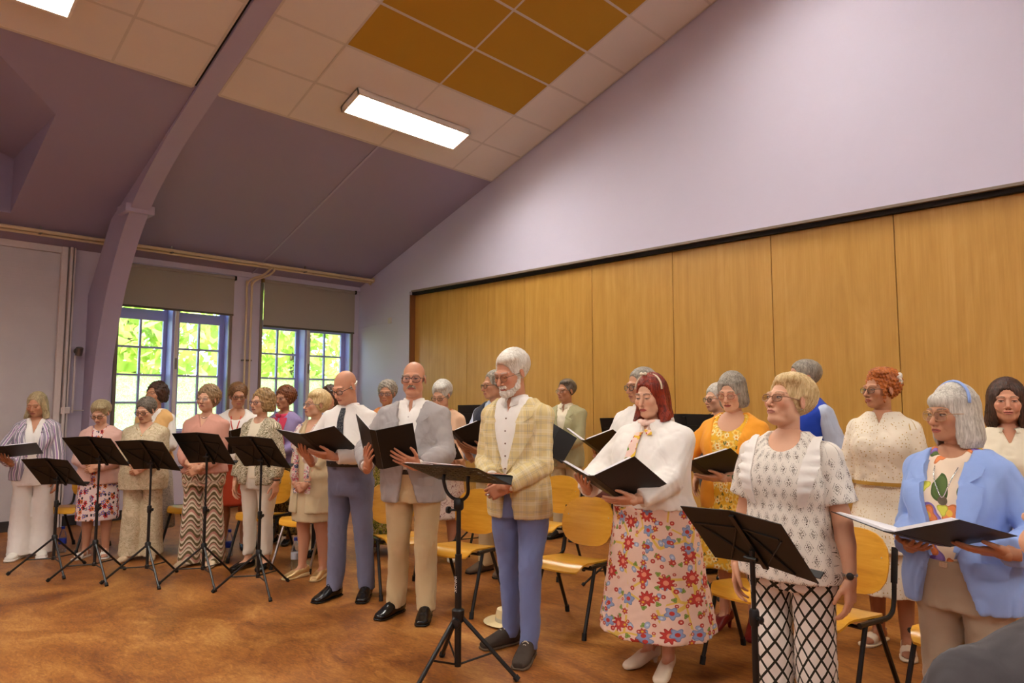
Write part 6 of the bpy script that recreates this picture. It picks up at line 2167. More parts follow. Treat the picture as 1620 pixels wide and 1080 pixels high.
# 22 white lace top
pos = at(1246, 3.10, 1.3)
p = who('lace', pos, 22, 1.61, 'woman with short blonde hair in white lace top and black-and-white diamond trousers', ah=44, pitch=-12, eye=1, age=.8, w=1.09, belly=.02, bust=1.05, near=2, jowl=1, blush=1.5, gaze=-1, lip=srgb(186, 110, 98),
        hair=dict(kind='short', mat=H_BLOND, vol=.018, line=.072, top=.006, sweep=1, nape=-.115, side=-.008), glasses=(srgb(150, 106, 76), 'rect'), seed=12, brow=srgb(150, 116, 80), iris=srgb(96, 120, 150),
        arms_={1: hang(.262, -.02, .805), -1: hang(.255, -.02, .82)}, feet={1: (.10, .02), -1: (-.10, -.03)})
A, o = top(p, 'lace_top', F_LACE, ease=.018, hem=.80, flare=.024, sleeve=.72, s_ease=.026, cuff=.012, neck=('round', .088, .085), amp=.003, k=.012)
for sx in (-1, 1):
    rows = []
    for z in np.linspace(1.375, 1.09, 26):
        t = (1.375 - z) / .285
        w_ = .012 + .044 * math.sin(min(1, .08 + t * .92) * PI) ** .7
        x0 = .118 - .028 * t
        rows.append([(sx * (x0 + u * w_) * s_, z * s_) for u in ((0, .33, .66, 1) if sx > 0 else (1, .66, .33, 0))])
    o = sheet(A, p, 'ruffle', C_WHITE, p.root, rows, .004, .004)
    me = o.data; g = random.Random(5)
    for k, v_ in enumerate(me.vertices):         # gathered edge stands away from the cloth
        pass
    n_ = len(rows); m_ = 4
    for i in range(n_):
        for j in range(m_):
            u = (j / 3) if sx > 0 else 1 - j / 3
            d = .020 * u * (.8 + .6 * math.sin(i * 1.7)) * math.sin(PI * min(1, .1 + i / n_))
            for lay in (0, 1):
                me.vertices[lay * n_ * m_ + i * m_ + j].co += Vector((sx * d * .3, -d, d * .4))
T_, o = trousers(p, F_DIA, .98, .06, 'loose', ease=.010)
q = p.wr[1] + (p.el[1] - p.wr[1]) * .10
wt = MB().lathe([(.029, -.007), (.032, -.005), (.032, .005), (.029, .007)], tuple(q), 16).build('watch', SILV, p.root, smooth=True)
MB().lathe([(.002, -.004), (.014, -.004), (.015, .003), (.010, .006)], tuple(q + V3(.012, -.030, 0)), 14, Matrix.Rotation(PI / 2, 3, 'X')).build('dial', L_BELT, wt, smooth=True)
MB().lathe([(.003, -.003), (.005, 0), (.003, .003)], tuple(p.from_head(np.array([[.081, .008, -.036]]))[0]), 8).build('earring', SILV, p.root)
shoes(p, 'flat', L_WHITE, None, p.root)

# 25 sky-blue blazer
pos = at(1512, 2.86, 1.3)
s_ = 1.555 / 1.7
f25 = dict(c=(.00, -.365, 1.085), tilt=14, yaw=-10, roll=5, V=14, pages=.014)
p = who('skyblazer', pos, 24, 1.555, 'woman with silver bob and blue headband in sky-blue blazer and taupe trousers', ah=42, pitch=2, eye=.9, age=.9, w=1.07, belly=.02, bust=1.0, near=2, gaze=-1, lip=srgb(168, 74, 70), skin='tan',
        hair=dict(kind='bob', mat=H_SILVER, vol=.012, line=.050, len=-.150, flare=.019, fringe=True, wid=.063, strand=.0010), glasses=(srgb(190, 150, 110), 'large', .9), seed=13, brow=srgb(96, 80, 66),
        arms_={1: hold(s_, 1, f25, at=(.14, -.15), fin=(-.75, .6), pole=(.45, .8, -.6)), -1: hold(s_, -1, f25, at=(.10, -.14), fin=(-.7, .6), pole=(.45, .8, -.6))}, feet={1: (.10, .0), -1: (-.10, -.0)})
folder_for(p, 'open black folder with loose sheets held by the woman in the sky-blue blazer', **f25)
fr = lambda z: .052 + .030 * max(0, (z - 1.0) / .4) + .075 * max(0, (1.0 - z) / .25)
S, J = jacket_set(p, C_SKYB, F_ABSTR, fr, .99, hem=.77, ease=.028, lap=.082, shirt_hem=.962, shirt_neck=('round', .072, .050), with_collar=False, sname='tee', sleeve=1.90, s_ease=.024)
T_, o = trousers(p, C_TAUPE, .98, .05, 'loose', ease=.012)
band_around(p, T_, 'belt', C_TAUPE, .955, .030)
sheet(T_, p, 'buckle', SILV, p.root, [[(x, z) for x in (-.014, 0, .014)] for z in (.962 * s_, .945 * s_)], .008, .003)
sheet(J, p, 'pocket_flap', C_SKYB, p.root, [[(x, z) for x in (.105, .135, .165, .19)] for z in (.90, .87, .845)], .003, .006)
dots(J, [(.062, .925 * s_)], .013, 'button', C_SKYB, p.root)
hb = [p.from_head(np.array([[.0985 * math.cos(a), -.005 + .03 * math.sin(a), .040 + .105 * math.sin(a)]]))[0] for a in np.linspace(.1, PI - .1, 17)]
MB().tube([tuple(q) for q in hb], .006, 6).build('headband', C_SKYB, p.root, smooth=True)
cord(p, [p.neck0 + V3(.055, -.03, .0), front_pt(p, S, .045, 1.34, .010), front_pt(p, S, .028, 1.285, .010), front_pt(p, S, .005, 1.235, .008), front_pt(p, S, -.022, 1.285, .010), front_pt(p, S, -.04, 1.34, .010), p.neck0 + V3(-.055, -.03, .0)], .0022, 'necklace', SILV)
MB().lathe([(.003, -.003), (.018, -.002), (.018, .002), (.004, .004)], tuple(front_pt(p, S, .005, 1.222, .006)), 14, Matrix.Rotation(PI / 2, 3, 'X')).build('pendant', plain('tarnished_silver', srgb(120, 110, 92), .3, .8), p.root)
MB().lathe([(.003, -.003), (.0055, 0), (.003, .003)], tuple(p.from_head(np.array([[.082, .006, -.036]]))[0]), 8).build('earring', L_WHITE, p.root)
shoes(p, 'flat', L_BEIGE, None, p.root)

# ================================================================== the choir, back rows
# 4 peach waistcoat
pos = at(246, 7.35, 1.5)
p = who('peachvest', pos, 32, 1.69, 'smiling woman with dark curly hair in peach waistcoat and white cardigan before the window', ah=40, pitch=-4, eye=.7, smile=1, age=.4, bust=.9, near=False, skin='tan',
        hair=dict(kind='curlybob', mat=H_DARK, vol=.022, line=.074, len=-.075, curl=.006, curlsize=.034), brow=srgb(70, 46, 32), seed=21, arms_=clasp(1.04), bare_legs='pale')
S, J = jacket_set(p, C_APRIC, C_WHITE, lambda z: .035 + .05 * max(0, (z - 1.15) / .27), 1.15, hem=.90, lap=0, shirt_neck=('v', .06, .12), with_collar=False, sname='cardigan', name='waistcoat', sleeve=None, ease=.024)
J2, o = top(p, 'sleeves', C_WHITE, ease=-.03, hem=1.0, sleeve=1.8, s_ease=.018, z1=1.42, amp=.003, bust=0)
cord(p, [p.neck0 + V3(.06, -.04, -.01), front_pt(p, S, .03, 1.30, .006), front_pt(p, S, -.03, 1.30, .006), p.neck0 + V3(-.06, -.04, -.01)], .008, 'necklace', L_SOLE)
skirt(p, F_GREYL, .96, .22, (.24, .22), 9, .05)
shoes(p, 'flat', L_WHITE, None, p.root)

# 6 red cord
pos = at(376, 7.35, 1.5)
s_ = 1.67 / 1.7
f6 = dict(c=(-.02, -.33, 1.12), tilt=50, V=24)
p = who('redcord', pos, 8, 1.675, 'woman with short brown hair in white top with red neck cord', ah=-6, pitch=8, eye=.8, age=.6, bust=.9, near=False, skin='tan', w=1.05,
        hair=dict(kind='short', mat=H_BROWN, vol=.022, line=.068, curl=.003), glasses=(srgb(40, 26, 26), 'rect'), brow=srgb(70, 40, 26), seed=22,
        arms_={1: hold(s_, 1, f6, at=(.10, -.13), fin=(-.4, .9)), -1: hold(s_, -1, f6, at=(.10, -.13), fin=(-.4, .9))}, bare_legs=True)
folder_for(p, 'black folder held by the woman with the red neck cord', **f6)
A, o = top(p, 'blouse', C_WHITE, ease=.018, hem=.88, sleeve=1.2, s_ease=.02, neck=('round', .10, .11), amp=.003)
cord(p, [p.neck0 + V3(.055, -.03, -.01), front_pt(p, A, .035, 1.30, .008), front_pt(p, A, .004, 1.20, .008), front_pt(p, A, -.035, 1.30, .008), p.neck0 + V3(-.055, -.03, -.01)], .006, 'necklace', plain('red_cord', srgb(196, 60, 36), .6))
skirt(p, C_SCARLET, .96, .46, (.22, .20), 6, .03)
shoes(p, 'flat', L_BLACK, None, p.root)

# 8 raspberry scarf
pos = at(450, 7.65, 1.5)
p = who('pinkscarf', pos, 30, 1.645, 'woman with curly auburn hair in a lilac top and raspberry pink scarf', ah=38, pitch=2, eye=.7, age=.6, near=False, skin='tan', bust=.9,
        hair=dict(kind='curlyshort', mat=H_AUB, vol=.030, line=.066, curl=.007, curlsize=.034, nape=-.10, ears=False), glasses=(srgb(190, 150, 140), 'round', .7), seed=23, arms_=clasp(1.0), bare_legs=True)
A, o = top(p, 'top', C_LILAC, ease=.018, hem=.84, sleeve=1.8, neck=('round', .08, .06))
b = MB()
ring_ = [p.neck0 + V3(math.sin(a) * .074, -math.cos(a) * .078 - .006, .004 - .035 * (.5 + .5 * math.cos(a))) for a in np.linspace(0, 2 * PI, 21)]
b.tube([tuple(q) for q in ring_], .026, 8)
b.build('scarf', C_FUCHS, p.root, smooth=True)
for sx in (-1, 1):
    rows = [[(sx * (.015 + u * .075 - .01 * t) * p.s, (1.37 - .32 * t) * p.s) for u in ((0, .33, .66, 1) if sx > 0 else (1, .66, .33, 0))] for t in np.linspace(0, 1, 9)]
    sheet(A, p, 'scarf_end', C_FUCHS, p.root, rows, .008, .012)
trousers(p, F_DARKFL, .95, .10, 'wide')
shoes(p, 'flat', L_BLACK, None, p.root)

# 10 striped jersey
pos = at(522, 7.1, 1.5)
p = who('stripetop', pos, 14, 1.645, 'woman with dark wavy hair in blue and white striped jersey, half hidden', ah=16, pitch=4, eye=.8, age=.3, near=False, skin='fair', lip=srgb(150, 50, 56),
        hair=dict(kind='curlybob', mat=H_DARK, vol=.022, line=.072, len=-.13, curl=.005, curlsize=.04), brow=srgb(50, 34, 26), lash=srgb(26, 20, 18), seed=24)
A, o = top(p, 'jersey', F_BSTRIPE, ease=.014, hem=.84, sleeve=1.8, neck=('round', .07, .05))
trousers(p, C_DARK, .92, .05, 'straight')
shoes(p, 'flat', L_BLACK, None, p.root)

# 12 olive dress, orange cardigan
pos = at(612, 7.2, 1.5)
p = who('olivedress', pos, 10, 1.70, 'woman with curly grey hair in soft orange cardigan and long olive dress', ah=14, pitch=2, eye=.8, age=.6, near=False, skin='tan', bust=.9,
        hair=dict(kind='short', mat=H_GREY, vol=.020, line=.068, curl=.005, curlsize=.03), glasses=(srgb(40, 32, 30), 'rect'), seed=25, arms_=clasp(1.0))
A, o = top(p, 'cardigan', C_CORAL, ease=.022, hem=.86, sleeve=1.85, neck=('round', .075, .06))
skirt(p, F_OLIVE, .95, .12, (.27, .25), 9, .06)
shoes(p, 'flat', L_WHITE, None, p.root)

# 14 peach cardigan, blossom skirt
pos = on_floor(699, 884)
s_ = 1.67 / 1.7
f14 = dict(c=(-.02, -.32, 1.02), tilt=30, V=10)
p = who('blossom', pos, 16, 1.69, 'woman with short white hair in pale peach cardigan and blossom print skirt', ah=28, pitch=22, eye=0, age=.9, near=False, bust=.9, w=1.03,
        hair=dict(kind='short', mat=H_SILVER, vol=.022, line=.062, sweep=1), glasses=(srgb(60, 50, 46), 'rect'), seed=26, bare_legs=True,
        arms_={1: hold(s_, 1, f14, at=(.12, -.13), fin=(-.5, .8)), -1: hold(s_, -1, f14, at=(.12, -.13), fin=(-.5, .8))})
folder_for(p, 'black folder held low by the white-haired woman in the peach cardigan', **f14)
S, J = jacket_set(p, C_PEACH, C_CORAL, lambda z: .04 + .03 * max(0, (z - 1.1) / .3), 1.1, hem=.84, lap=0, shirt_neck=('round', .08, .07), with_collar=False, sname='blouse', name='cardigan', sleeve=1.75)
skirt(p, F_CHERRY, .95, .40, (.235, .215), 7, .04)
shoes(p, 'flat', L_WHITE, None, p.root)

# 15 navy waistcoat
pos = on_floor(783, 905)
s_ = 1.77 / 1.7
f15 = dict(c=(-.05, -.40, 1.13), tilt=34, V=26, pages=.014)
p = who('navyvest', pos, 36, 1.77, 'man with glasses in navy waistcoat and light blue shirt behind the plaid jacket', sex='m', ah=62, pitch=4, eye=.8, age=.8, near=False, skin='tan', hair=dict(kind='short', mat=H_GREY, vol=.006, line=.095), glasses=(srgb(50, 36, 30), 'rect'), seed=27,
        arms_={1: hold(s_, 1, f15, at=(.05, -.12), fin=(-.6, .7)), -1: hold(s_, -1, f15, at=(.05, -.13), fin=(.3, .9))})
folder_for(p, 'open folder with white sheets held by the man in the navy waistcoat', **f15)
A, o = top(p, 'shirt', C_LBLUE, ease=.012, hem=.95, sleeve=1.92, s_ease=.018, z1=1.436)
collar(p, C_LBLUE)
A, o = top(p, 'waistcoat', C_NAVY, ease=.024, hem=.90, sleeve=None, front=lambda z: .004 + .06 * max(0, (z - 1.2) / .22), amp=.002)
trousers(p, C_KHAKI, 1.0, .05, 'straight')
shoes(p, 'dress', L_SOLE, L_BLACK, p.root)

# 17 sage blazer
pos = on_floor(897, 851)
p = who('sage', pos, 26, 1.74, 'grey-haired man with glasses in a sage green linen blazer before the wood panels', sex='m', ah=42, pitch=0, eye=.8, age=.9, near=False, skin='tan', w=.98, hair=dict(kind='short', mat=H_DGREY, vol=.012, line=.082, sweep=1), glasses=(srgb(130, 110, 90), 'rect', .7), seed=28,
        arms_=clasp(.99, -.24), brow=srgb(96, 84, 70))
fr = V_front(1.04, .07, .05, 1.0, .008)
S, J = jacket_set(p, C_SAGE, C_CREAM, fr, 1.05, hem=.77, lap=.08, shirt_hem=.95, spread=.5)
trousers(p, C_BEIGE, .97, .05, 'straight')
shoes(p, 'dress', L_BLACK, L_BLACK, p.root)
fo = make_folder(6, wid=.22)
fo['label'] = 'folded black folder held on edge by the man in the sage blazer'; fo['group'] = 'black music folders'
place(fo, p.root_matrix @ Matrix.Translation((-.02, -.33, 1.10)) @ Matrix.Rotation(math.radians(28), 4, 'Y') @ Matrix.Rotation(math.radians(78), 4, 'X') @ Matrix.Rotation(PI, 4, 'Z') @ Matrix.Rotation(PI, 4, 'Y'))

# 18 white shirt behind the red hair
pos = at(1016, 5.2, 1.5)
s_ = 1.73 / 1.7
f18 = dict(c=(-.06, -.42, 1.14), tilt=30, yaw=-6, V=22, pages=.016)
p = who('whiteshirt', pos, 38, 1.735, 'grey-haired man in white shirt, mostly hidden behind the red-haired woman', sex='m', ah=54, pitch=6, eye=.8, age=.8, near=True, skin='tan', w=1.08, belly=.04, hair=dict(kind='short', mat=H_GREY, vol=.010, line=.085), glasses=(srgb(40, 40, 36), 'round'), seed=29,
        arms_={1: hold(s_, 1, f18, at=(.03, -.10), fin=(-.8, .5)), -1: hold(s_, -1, f18, at=(.08, -.13), fin=(-.2, .9))})
folder_for(p, 'open folder with white sheets held by the man behind the red-haired woman', **f18)
A, o = top(p, 'shirt', C_WHITE, ease=.022, hem=.92, sleeve=1.2, s_ease=.024, z1=1.436)
collar(p, C_WHITE)
trousers(p, C_DARK, .98, .05, 'straight')
shoes(p, 'dress', L_BLACK, L_BLACK, p.root)

# 20 far white head
pos = at(1134, 6.25, 1.55)
p = who('farhead', pos, 44, 1.64, 'person with short white hair and glasses glimpsed behind the woman in yellow', ah=50, pitch=4, eye=.8, age=.9, near=False, hair=dict(kind='short', mat=H_SILVER, vol=.018, line=.07), glasses=(srgb(70, 60, 50), 'round'), seed=30)
A, o = top(p, 'top', C_DARK, ease=.016, hem=.82, sleeve=1.85, neck=('round', .07, .05))
trousers(p, C_DARK, .92, .05, 'straight')
shoes(p, 'flat', L_BLACK, None, p.root)

# 21 yellow dress
pos = at(1160, 4.75, 1.5)
s_ = 1.70 / 1.7
f21 = dict(c=(-.03, -.465, 1.10), tilt=24, yaw=-4, roll=3, V=18, pages=.012)
p = who('yellowdress', pos, 22, 1.725, 'woman with a grey bob in a yellow rose print dress and orange cardigan', ah=22, pitch=14, eye=0, age=.6, w=1.16, belly=.02, bust=1.15, near=True, lip=srgb(160, 50, 48), skin='fair', jowl=1,
        hair=dict(kind='bob', mat=H_GREY, vol=.014, line=.072, len=-.11, flare=.010), glasses=(srgb(170, 90, 70), 'round', .5), seed=31, heelz=.045,
        arms_={1: hold(s_, 1, f21, at=(.015, -.11), fin=(-.95, .35), pole=(.9, .5, -.5)), -1: hold(s_, -1, f21, at=(.20, -.07), fin=(-.4, .85))}, bare_legs='pale')
folder_for(p, 'open black folder held by the woman in the yellow dress', **f21)
A, o = top(p, 'dress', F_YELLOW, ease=.010, hem=.95, sleeve=None, neck=('round', .105, .125), amp=.002)
J, o = top(p, 'cardigan', C_ORANGE, ease=.024, hem=.78, sleeve=1.5, s_ease=.02, front=lambda z: .085 + .03 * max(0, (z - 1.2) / .2), amp=.004)
skirt(p, F_YELLOW, 1.0, .44, (.285, .265), 9, .06)
cord(p, [p.neck0 + V3(.055, -.035, .0), p.neck0 + V3(.035, -.075, -.05), front_pt(p, A, .0, 1.24, .008), p.neck0 + V3(-.035, -.075, -.05), p.neck0 + V3(-.055, -.035, .0)], .005, 'necklace', plain('green_cord', srgb(110, 116, 50), .6))
MB().lathe([(.033, -.012), (.037, -.010), (.037, .010), (.033, .012)], tuple(p.wr[1] + (p.el[1] - p.wr[1]) * .12), 14).build('bracelet', plain('green_bangle', srgb(70, 96, 40), .5), p.root, smooth=True)
shoes(p, 'pump', L_RED, None, p.root, heel=.045)

# 23 royal-blue waistcoat
pos = at(1272, 5.3, 1.6)
p = who('royalvest', pos, 52, 1.80, 'grey-haired man in royal blue waistcoat and pale blue shirt behind lace top', sex='m', ah=66, pitch=2, eye=.8, age=.8, near=True, skin='pink', hair=dict(kind='short', mat=H_GREY, vol=.010, line=.085), seed=32, w=1.02)
A, o = top(p, 'shirt', C_LBLUE, ease=.014, hem=.92, sleeve=1.92, s_ease=.022, z1=1.436, amp=.004)
collar(p, C_LBLUE)
A, o = top(p, 'waistcoat', C_ROYAL, ease=.026, hem=.90, sleeve=None, front=lambda z: .004 + .06 * max(0, (z - 1.2) / .22), amp=.002)
trousers(p, C_DARK, .98, .05, 'straight')
shoes(p, 'dress', L_BLACK, L_BLACK, p.root)

# 24 white dress with gold belt
pos = on_floor(1412, 1022)
p = who('whitedress', pos, 16, 1.69, 'woman with ginger curly updo in white blouse, gold belt and tiered white skirt', ah=46, pitch=0, eye=.8, age=.9, w=.98, bust=.9, near=2, skin='tan', gaze=-1, lip=srgb(170, 84, 70),
        hair=dict(kind='updo', mat=H_GING, vol=.016, line=.066, curl=.006, curlsize=.026, nape=-.07), glasses=(srgb(80, 70, 64), 'rect', .6), seed=33, brow=srgb(130, 80, 44), bare_legs=True,
        arms_={1: hang(.25, -.04, .82), -1: hang(.25, -.04, .82)}, feet={1: (.10, -.06), -1: (-.09, .05)}, toes={1: .3, -1: -.2})
A, o = top(p, 'blouse', F_GDOT, ease=.026, hem=.985, sleeve=1.88, s_ease=.032, cuff=-.004, neck=('v', .03, .09), amp=.004, puff=.02)
Sk, o = skirt(p, F_GDOT, 1.03, .60, (.25, .23), 11, .05, name='skirt')
skirt(p, F_GDOT, .62, .345, (.27, .25), 15, .07, name='skirt_tier', hip=.60, ease=.062, yoff=.0)
band_around(p, A, 'belt', C_GOLD, 1.005, .022)
fl = p.from_head(np.array([[.070, .075, .070]]))[0]
b = MB()
for k in range(9):
    a = k * 2.4
    M_ = Matrix.Translation(Vector(fl)) @ Matrix.Rotation(a, 4, 'X') @ Matrix.Rotation(.5 * k, 4, 'Y')
    b.lathe([(.002, 0), (.014, .006), (.016, .014), (.008, .016)], tuple(Vector(fl) + Vector((.012, .012 * math.cos(a), .022 * math.sin(a)))), 7, M_.to_3x3())
b.build('hair_flower', C_WHITE, p.root, smooth=True)
shoes(p, 'sandal', L_CREAM, L_CREAM, p.root)

# 26 cream blouse
pos = at(1594, 3.85, 1.45)
p = who('creamblouse', pos, -2, 1.605, 'smiling woman with shoulder-length dark brown hair in cream pleated blouse', ah=-2, pitch=-4, eye=.8, smile=1, age=.5, bust=.9, near=2, skin='pink', gaze=0, lip=srgb(178, 92, 84),
        hair=dict(kind='bob', mat=H_DARK, vol=.024, line=.074, len=-.155, flare=.020, wid=.058), brow=srgb(84, 58, 40), iris=srgb(70, 56, 44), seed=34)
A, o = top(p, 'blouse', C_CREAM, ease=.018, hem=.82, sleeve=1.85, s_ease=.024, neck=('v', .045, .11), amp=.004)
collar(p, C_CREAM, r=.062, h=.03, drop=.01, open_=.25, name='ruffle_collar')
trousers(p, C_DARK, .92, .05, 'straight')
shoes(p, 'flat', L_BLACK, None, p.root)
# ================================================================== chairs
chair0 = make_chair()
chrome0 = None
CH = [  # seat centre in the photograph (height .455), direction, label
    (99, 806, 40, 'beech chair between the striped jacket and the pink cardigan'),
    (272, 812, 34, 'beech chair behind the zigzag trousers and the linen suit'),
    (366, 816, 34, 'beech chair with its oval back showing between zigzag trousers and leaf jacket'),
    (600, 850, -18, 'beech chair between the white shirt and tie and the grey blazer'),
    (735, 866, 34, 'beech chair between the grey blazer and the plaid jacket'),
    (869, 829, 30, 'beech chair in the back row below the sage blazer'),
    (908, 887, 32, 'empty beech chair between the plaid jacket and the flower skirt'),
    (1108, 925, 28, 'beech chair half hidden by the flower print skirt'),
    (1318, 968, 30, 'beech chair behind the diamond trousers'),
    (1532, 1008, 22, 'beech chair behind the taupe trousers of the sky-blue blazer'),
    (728, 812, 26, 'beech chair in the back row behind the blossom skirt'),
]
first = True
SHIFT = {0: (-.08, .139), 1: (-.26, .31), 2: (.11, .26), 3: (.08, .139), 7: (.26, .15), 10: (.14, .38)}   # pushed clear of the people
for k_, (px, py, a, lab) in enumerate(CH):
    pos = on_floor(px, py, .425) + V3(*SHIFT.get(k_, (0, 0)), 0)
    rz = face(pos, a)
    if first:
        chair0.location = tuple(pos); chair0.rotation_euler = (0, 0, rz); chair0['label'] = lab; chair0['group'] = 'beech stacking chairs'; first = False
    else:
        dup(chair0, tuple(pos), rz, lab, 'beech stacking chairs')
c = make_chair(M_CHROME)
pos = on_floor(447, 822, .425) + V3(.14, .173, 0)
c.location = tuple(pos); c.rotation_euler = (0, 0, face(pos, 38)); c['label'] = 'beech chair with chrome legs behind the beige dress'; c['group'] = 'beech stacking chairs'

# burgundy armchair against the partition
pos = on_floor(946, 788, .40)
r = thing('upholstered_armchair', 'burgundy upholstered armchair with black arms before the wood panels', 'chair', tuple(pos), face(pos, 24))
M_BURG = cloth('burgundy_upholstery', srgb(104, 52, 48))
MB().box((-.24, -.24, .40), (.24, .22, .47), bev=.03).build('seat', M_BURG, r, smooth=True, angle=50)
MB().box((-.23, .20, .52), (.23, .26, .88), bev=.028).build('backrest', M_BURG, r, smooth=True, angle=50)
for sx in (-1, 1):
    x = sx * .265
    MB().tube(spline([(x, .24, .0), (x, .22, .45), (x, .20, .62), (x, .05, .665), (x, -.14, .66), (x, -.22, .60), (x, -.20, .45), (x, -.25, 0)], 5), .013, 8).build('leg', M_FRAME, r, smooth=True, angle=40)
    MB().box((x - .022, -.20, .655), (x + .022, .12, .685), bev=.008).build('armrest', M_FRAME, r)
MB().tube([(-.265, .23, .42), (.265, .23, .42)], .011, 8).tube([(-.265, -.2, .42), (.265, -.2, .42)], .011, 8).tube([(-.2, .235, .42), (-.2, .24, .8)], .011, 8).tube([(.2, .235, .42), (.2, .24, .8)], .011, 8).build('frame', M_FRAME, r)

# ================================================================== music stands
def stand(px, d, z, a, lab, tilt=34, w=.50, dh=.33, spread=.34, boss=.30, spin=0):
    pos = at(px, d, z)
    r = make_stand(z, tilt, w, dh, spread, boss)
    r.location = tuple(pos); r.rotation_euler = (0, 0, face(pos, a)); r['label'] = lab; r['group'] = 'black folding music stands'
    return r
stand(92, 6.35, .86, 46, 'low black music stand beside the white trousers', 42)
stand(158, 6.12, 1.06, 44, 'black music stand before the pink cardigan', 42)
stand(240, 6.03, 1.03, 44, 'black music stand before the linen suit', 40)
stand(328, 5.98, 1.09, 44, 'black music stand before the zigzag trousers', 38)
stand(414, 5.72, 1.08, 44, 'black music stand before the leaf jacket', 42)
stand(1190, 2.70, .965, 42, 'black music stand before the diamond trousers', 40, .49, .285, .34, .40)
stand(760, 7.3, 1.29, 10, 'black music stand behind the plaid jacket in the back row', 10, .46, .30)
stand(1085, 5.75, 1.21, 20, 'black music stand between the white shirt and the yellow dress', 8, .50, .32)
stand(985, 5.9, 1.20, 20, 'black music stand at the white shirt before the wood panels', 22, .34, .30)

# perforated orchestra stand
pos = at(726, 3.98, 1.05)
r = thing('orchestra_stand', 'sturdy black orchestra stand with perforated tray and white lettering on its pole', 'music stand', tuple(pos), face(pos, 38))
T = Matrix.Translation((0, -.02, 1.10)) @ Matrix.Rotation(math.radians(70), 4, 'X')
def m_perf():
    t = NT('perforated_black_steel')
    t.base(srgb(18, 17, 16), .45)
    return t.m
M_PERF = m_perf()
# tray with real slots: a grid of strips
b = MB()
W_, Hh = .26, .17
nx, nz = 9, 6
xs_ = np.linspace(-W_ + .03, W_ - .03, nx + 1); zs_ = np.linspace(-Hh + .03, Hh - .03, nz + 1)
b.box((-W_, -.001, -Hh), (-W_ + .04, .001, Hh), T).box((W_ - .04, -.001, -Hh), (W_, .001, Hh), T)
for k in range(nz + 1): b.box((-W_ + .04, -.001, zs_[k] - .017), (W_ - .04, .001, zs_[k] + .017), T)
for k in range(1, nx): b.box((xs_[k] - .014, -.0009, -Hh), (xs_[k] + .014, .0009, Hh), T)
b.box((-W_, -.001, -Hh), (W_, .001, -Hh + .02), T).box((-W_, -.001, Hh - .02), (W_, .001, Hh), T)
b.build('tray', M_PERF, r)
MB().box((-W_, 0, -Hh), (W_, .05, -Hh + .003), T).box((-W_, .047, -Hh), (W_, .05, -Hh + .02), T).build('ledge', M_PERF, r)
for sx in (-1, 1):
    MB().tube(spline([(0, 0, .955), (sx * .04, -.005, .965), (sx * .075, -.015, 1.00), (sx * .085, -.03, 1.06), (sx * .085, -.025, 1.095)], 5), .010, 8).build('fork_arm', M_STAND, r, smooth=True)
MB().tube([(0, 0, .60), (0, 0, .96)], .0135, 12).build('upper_pole', M_STAND, r, smooth=True, angle=40)
MB().tube([(0, 0, .06), (0, 0, .66)], .019, 12).build('lower_pole', M_STAND, r, smooth=True, angle=40)
MB().lathe([(.02, -.03), (.028, -.02), (.028, .025), (.02, .035)], (0, 0, .93), 12).tube([(0, 0, .90), (-.05, -.02, .90)], .007, 6).lathe([(.006, -.01), (.02, -.006), (.02, .006), (.006, .01)], (-.055, -.022, .90), 10, Matrix.Rotation(PI / 2, 3, 'Y')).build('clamp', M_STAND, r, smooth=True, angle=40)
MB().lathe([(.02, -.04), (.034, -.03), (.036, .03), (.022, .04)], (0, 0, .33), 14).lathe([(.006, -.012), (.026, -.008), (.026, .008), (.006, .012)], (.02, -.045, .30), 10, Matrix.Rotation(PI / 2, 3, 'X')).build('leg_hub', M_STAND, r, smooth=True, angle=40)
for k in range(3):
    a = 2 * PI * k / 3 + PI / 6 - .1
    c_, s_ = math.cos(a), math.sin(a)
    lg = MB().tube([(c_ * .025, s_ * .025, .32), (c_ * .33, s_ * .33, .014)], .012, 8).build('leg', M_STAND, r, smooth=True, angle=40)
    MB().tube([(c_ * .318, s_ * .318, .026), (c_ * .335, s_ * .335, .008)], .018, 8).build('foot_cap', M_RUB, lg, smooth=True, angle=40)
    MB().tube([(c_ * .018, s_ * .018, .075), (c_ * .20, s_ * .20, .145)], .006, 6).build('leg_brace', M_STAND, r)
cu = bpy.data.curves.new('lettering', 'FONT')
cu.body = 'INNOX'; cu.size = .026; cu.extrude = .0006; cu.align_x = 'CENTER'; cu.align_y = 'CENTER'
lt = bpy.data.objects.new('lettering', cu); C.objects.link(lt); cu.materials.append(plain('white_lettering', srgb(226, 222, 216), .5)); dg = bpy.context.evaluated_depsgraph_get()
lme = bpy.data.meshes.new_from_object(lt.evaluated_get(dg))
bpy.data.objects.remove(lt)
for v_ in lme.vertices:          # wrap the word around the pole
    th_ = v_.co.y / .0193
    v_.co = Vector((math.sin(th_) * (.0212 + v_.co.z), -math.cos(th_) * (.0212 + v_.co.z), -v_.co.x))
lt = link('lettering', lme, None, r); lt['kind'] = 'stuff'
lt.location = (0, 0, .50); lt.rotation_euler = (0, 0, -.25)
STAND_T = Matrix.Translation(Vector(pos)) @ Matrix.Rotation(r.rotation_euler.z, 4, 'Z') @ T
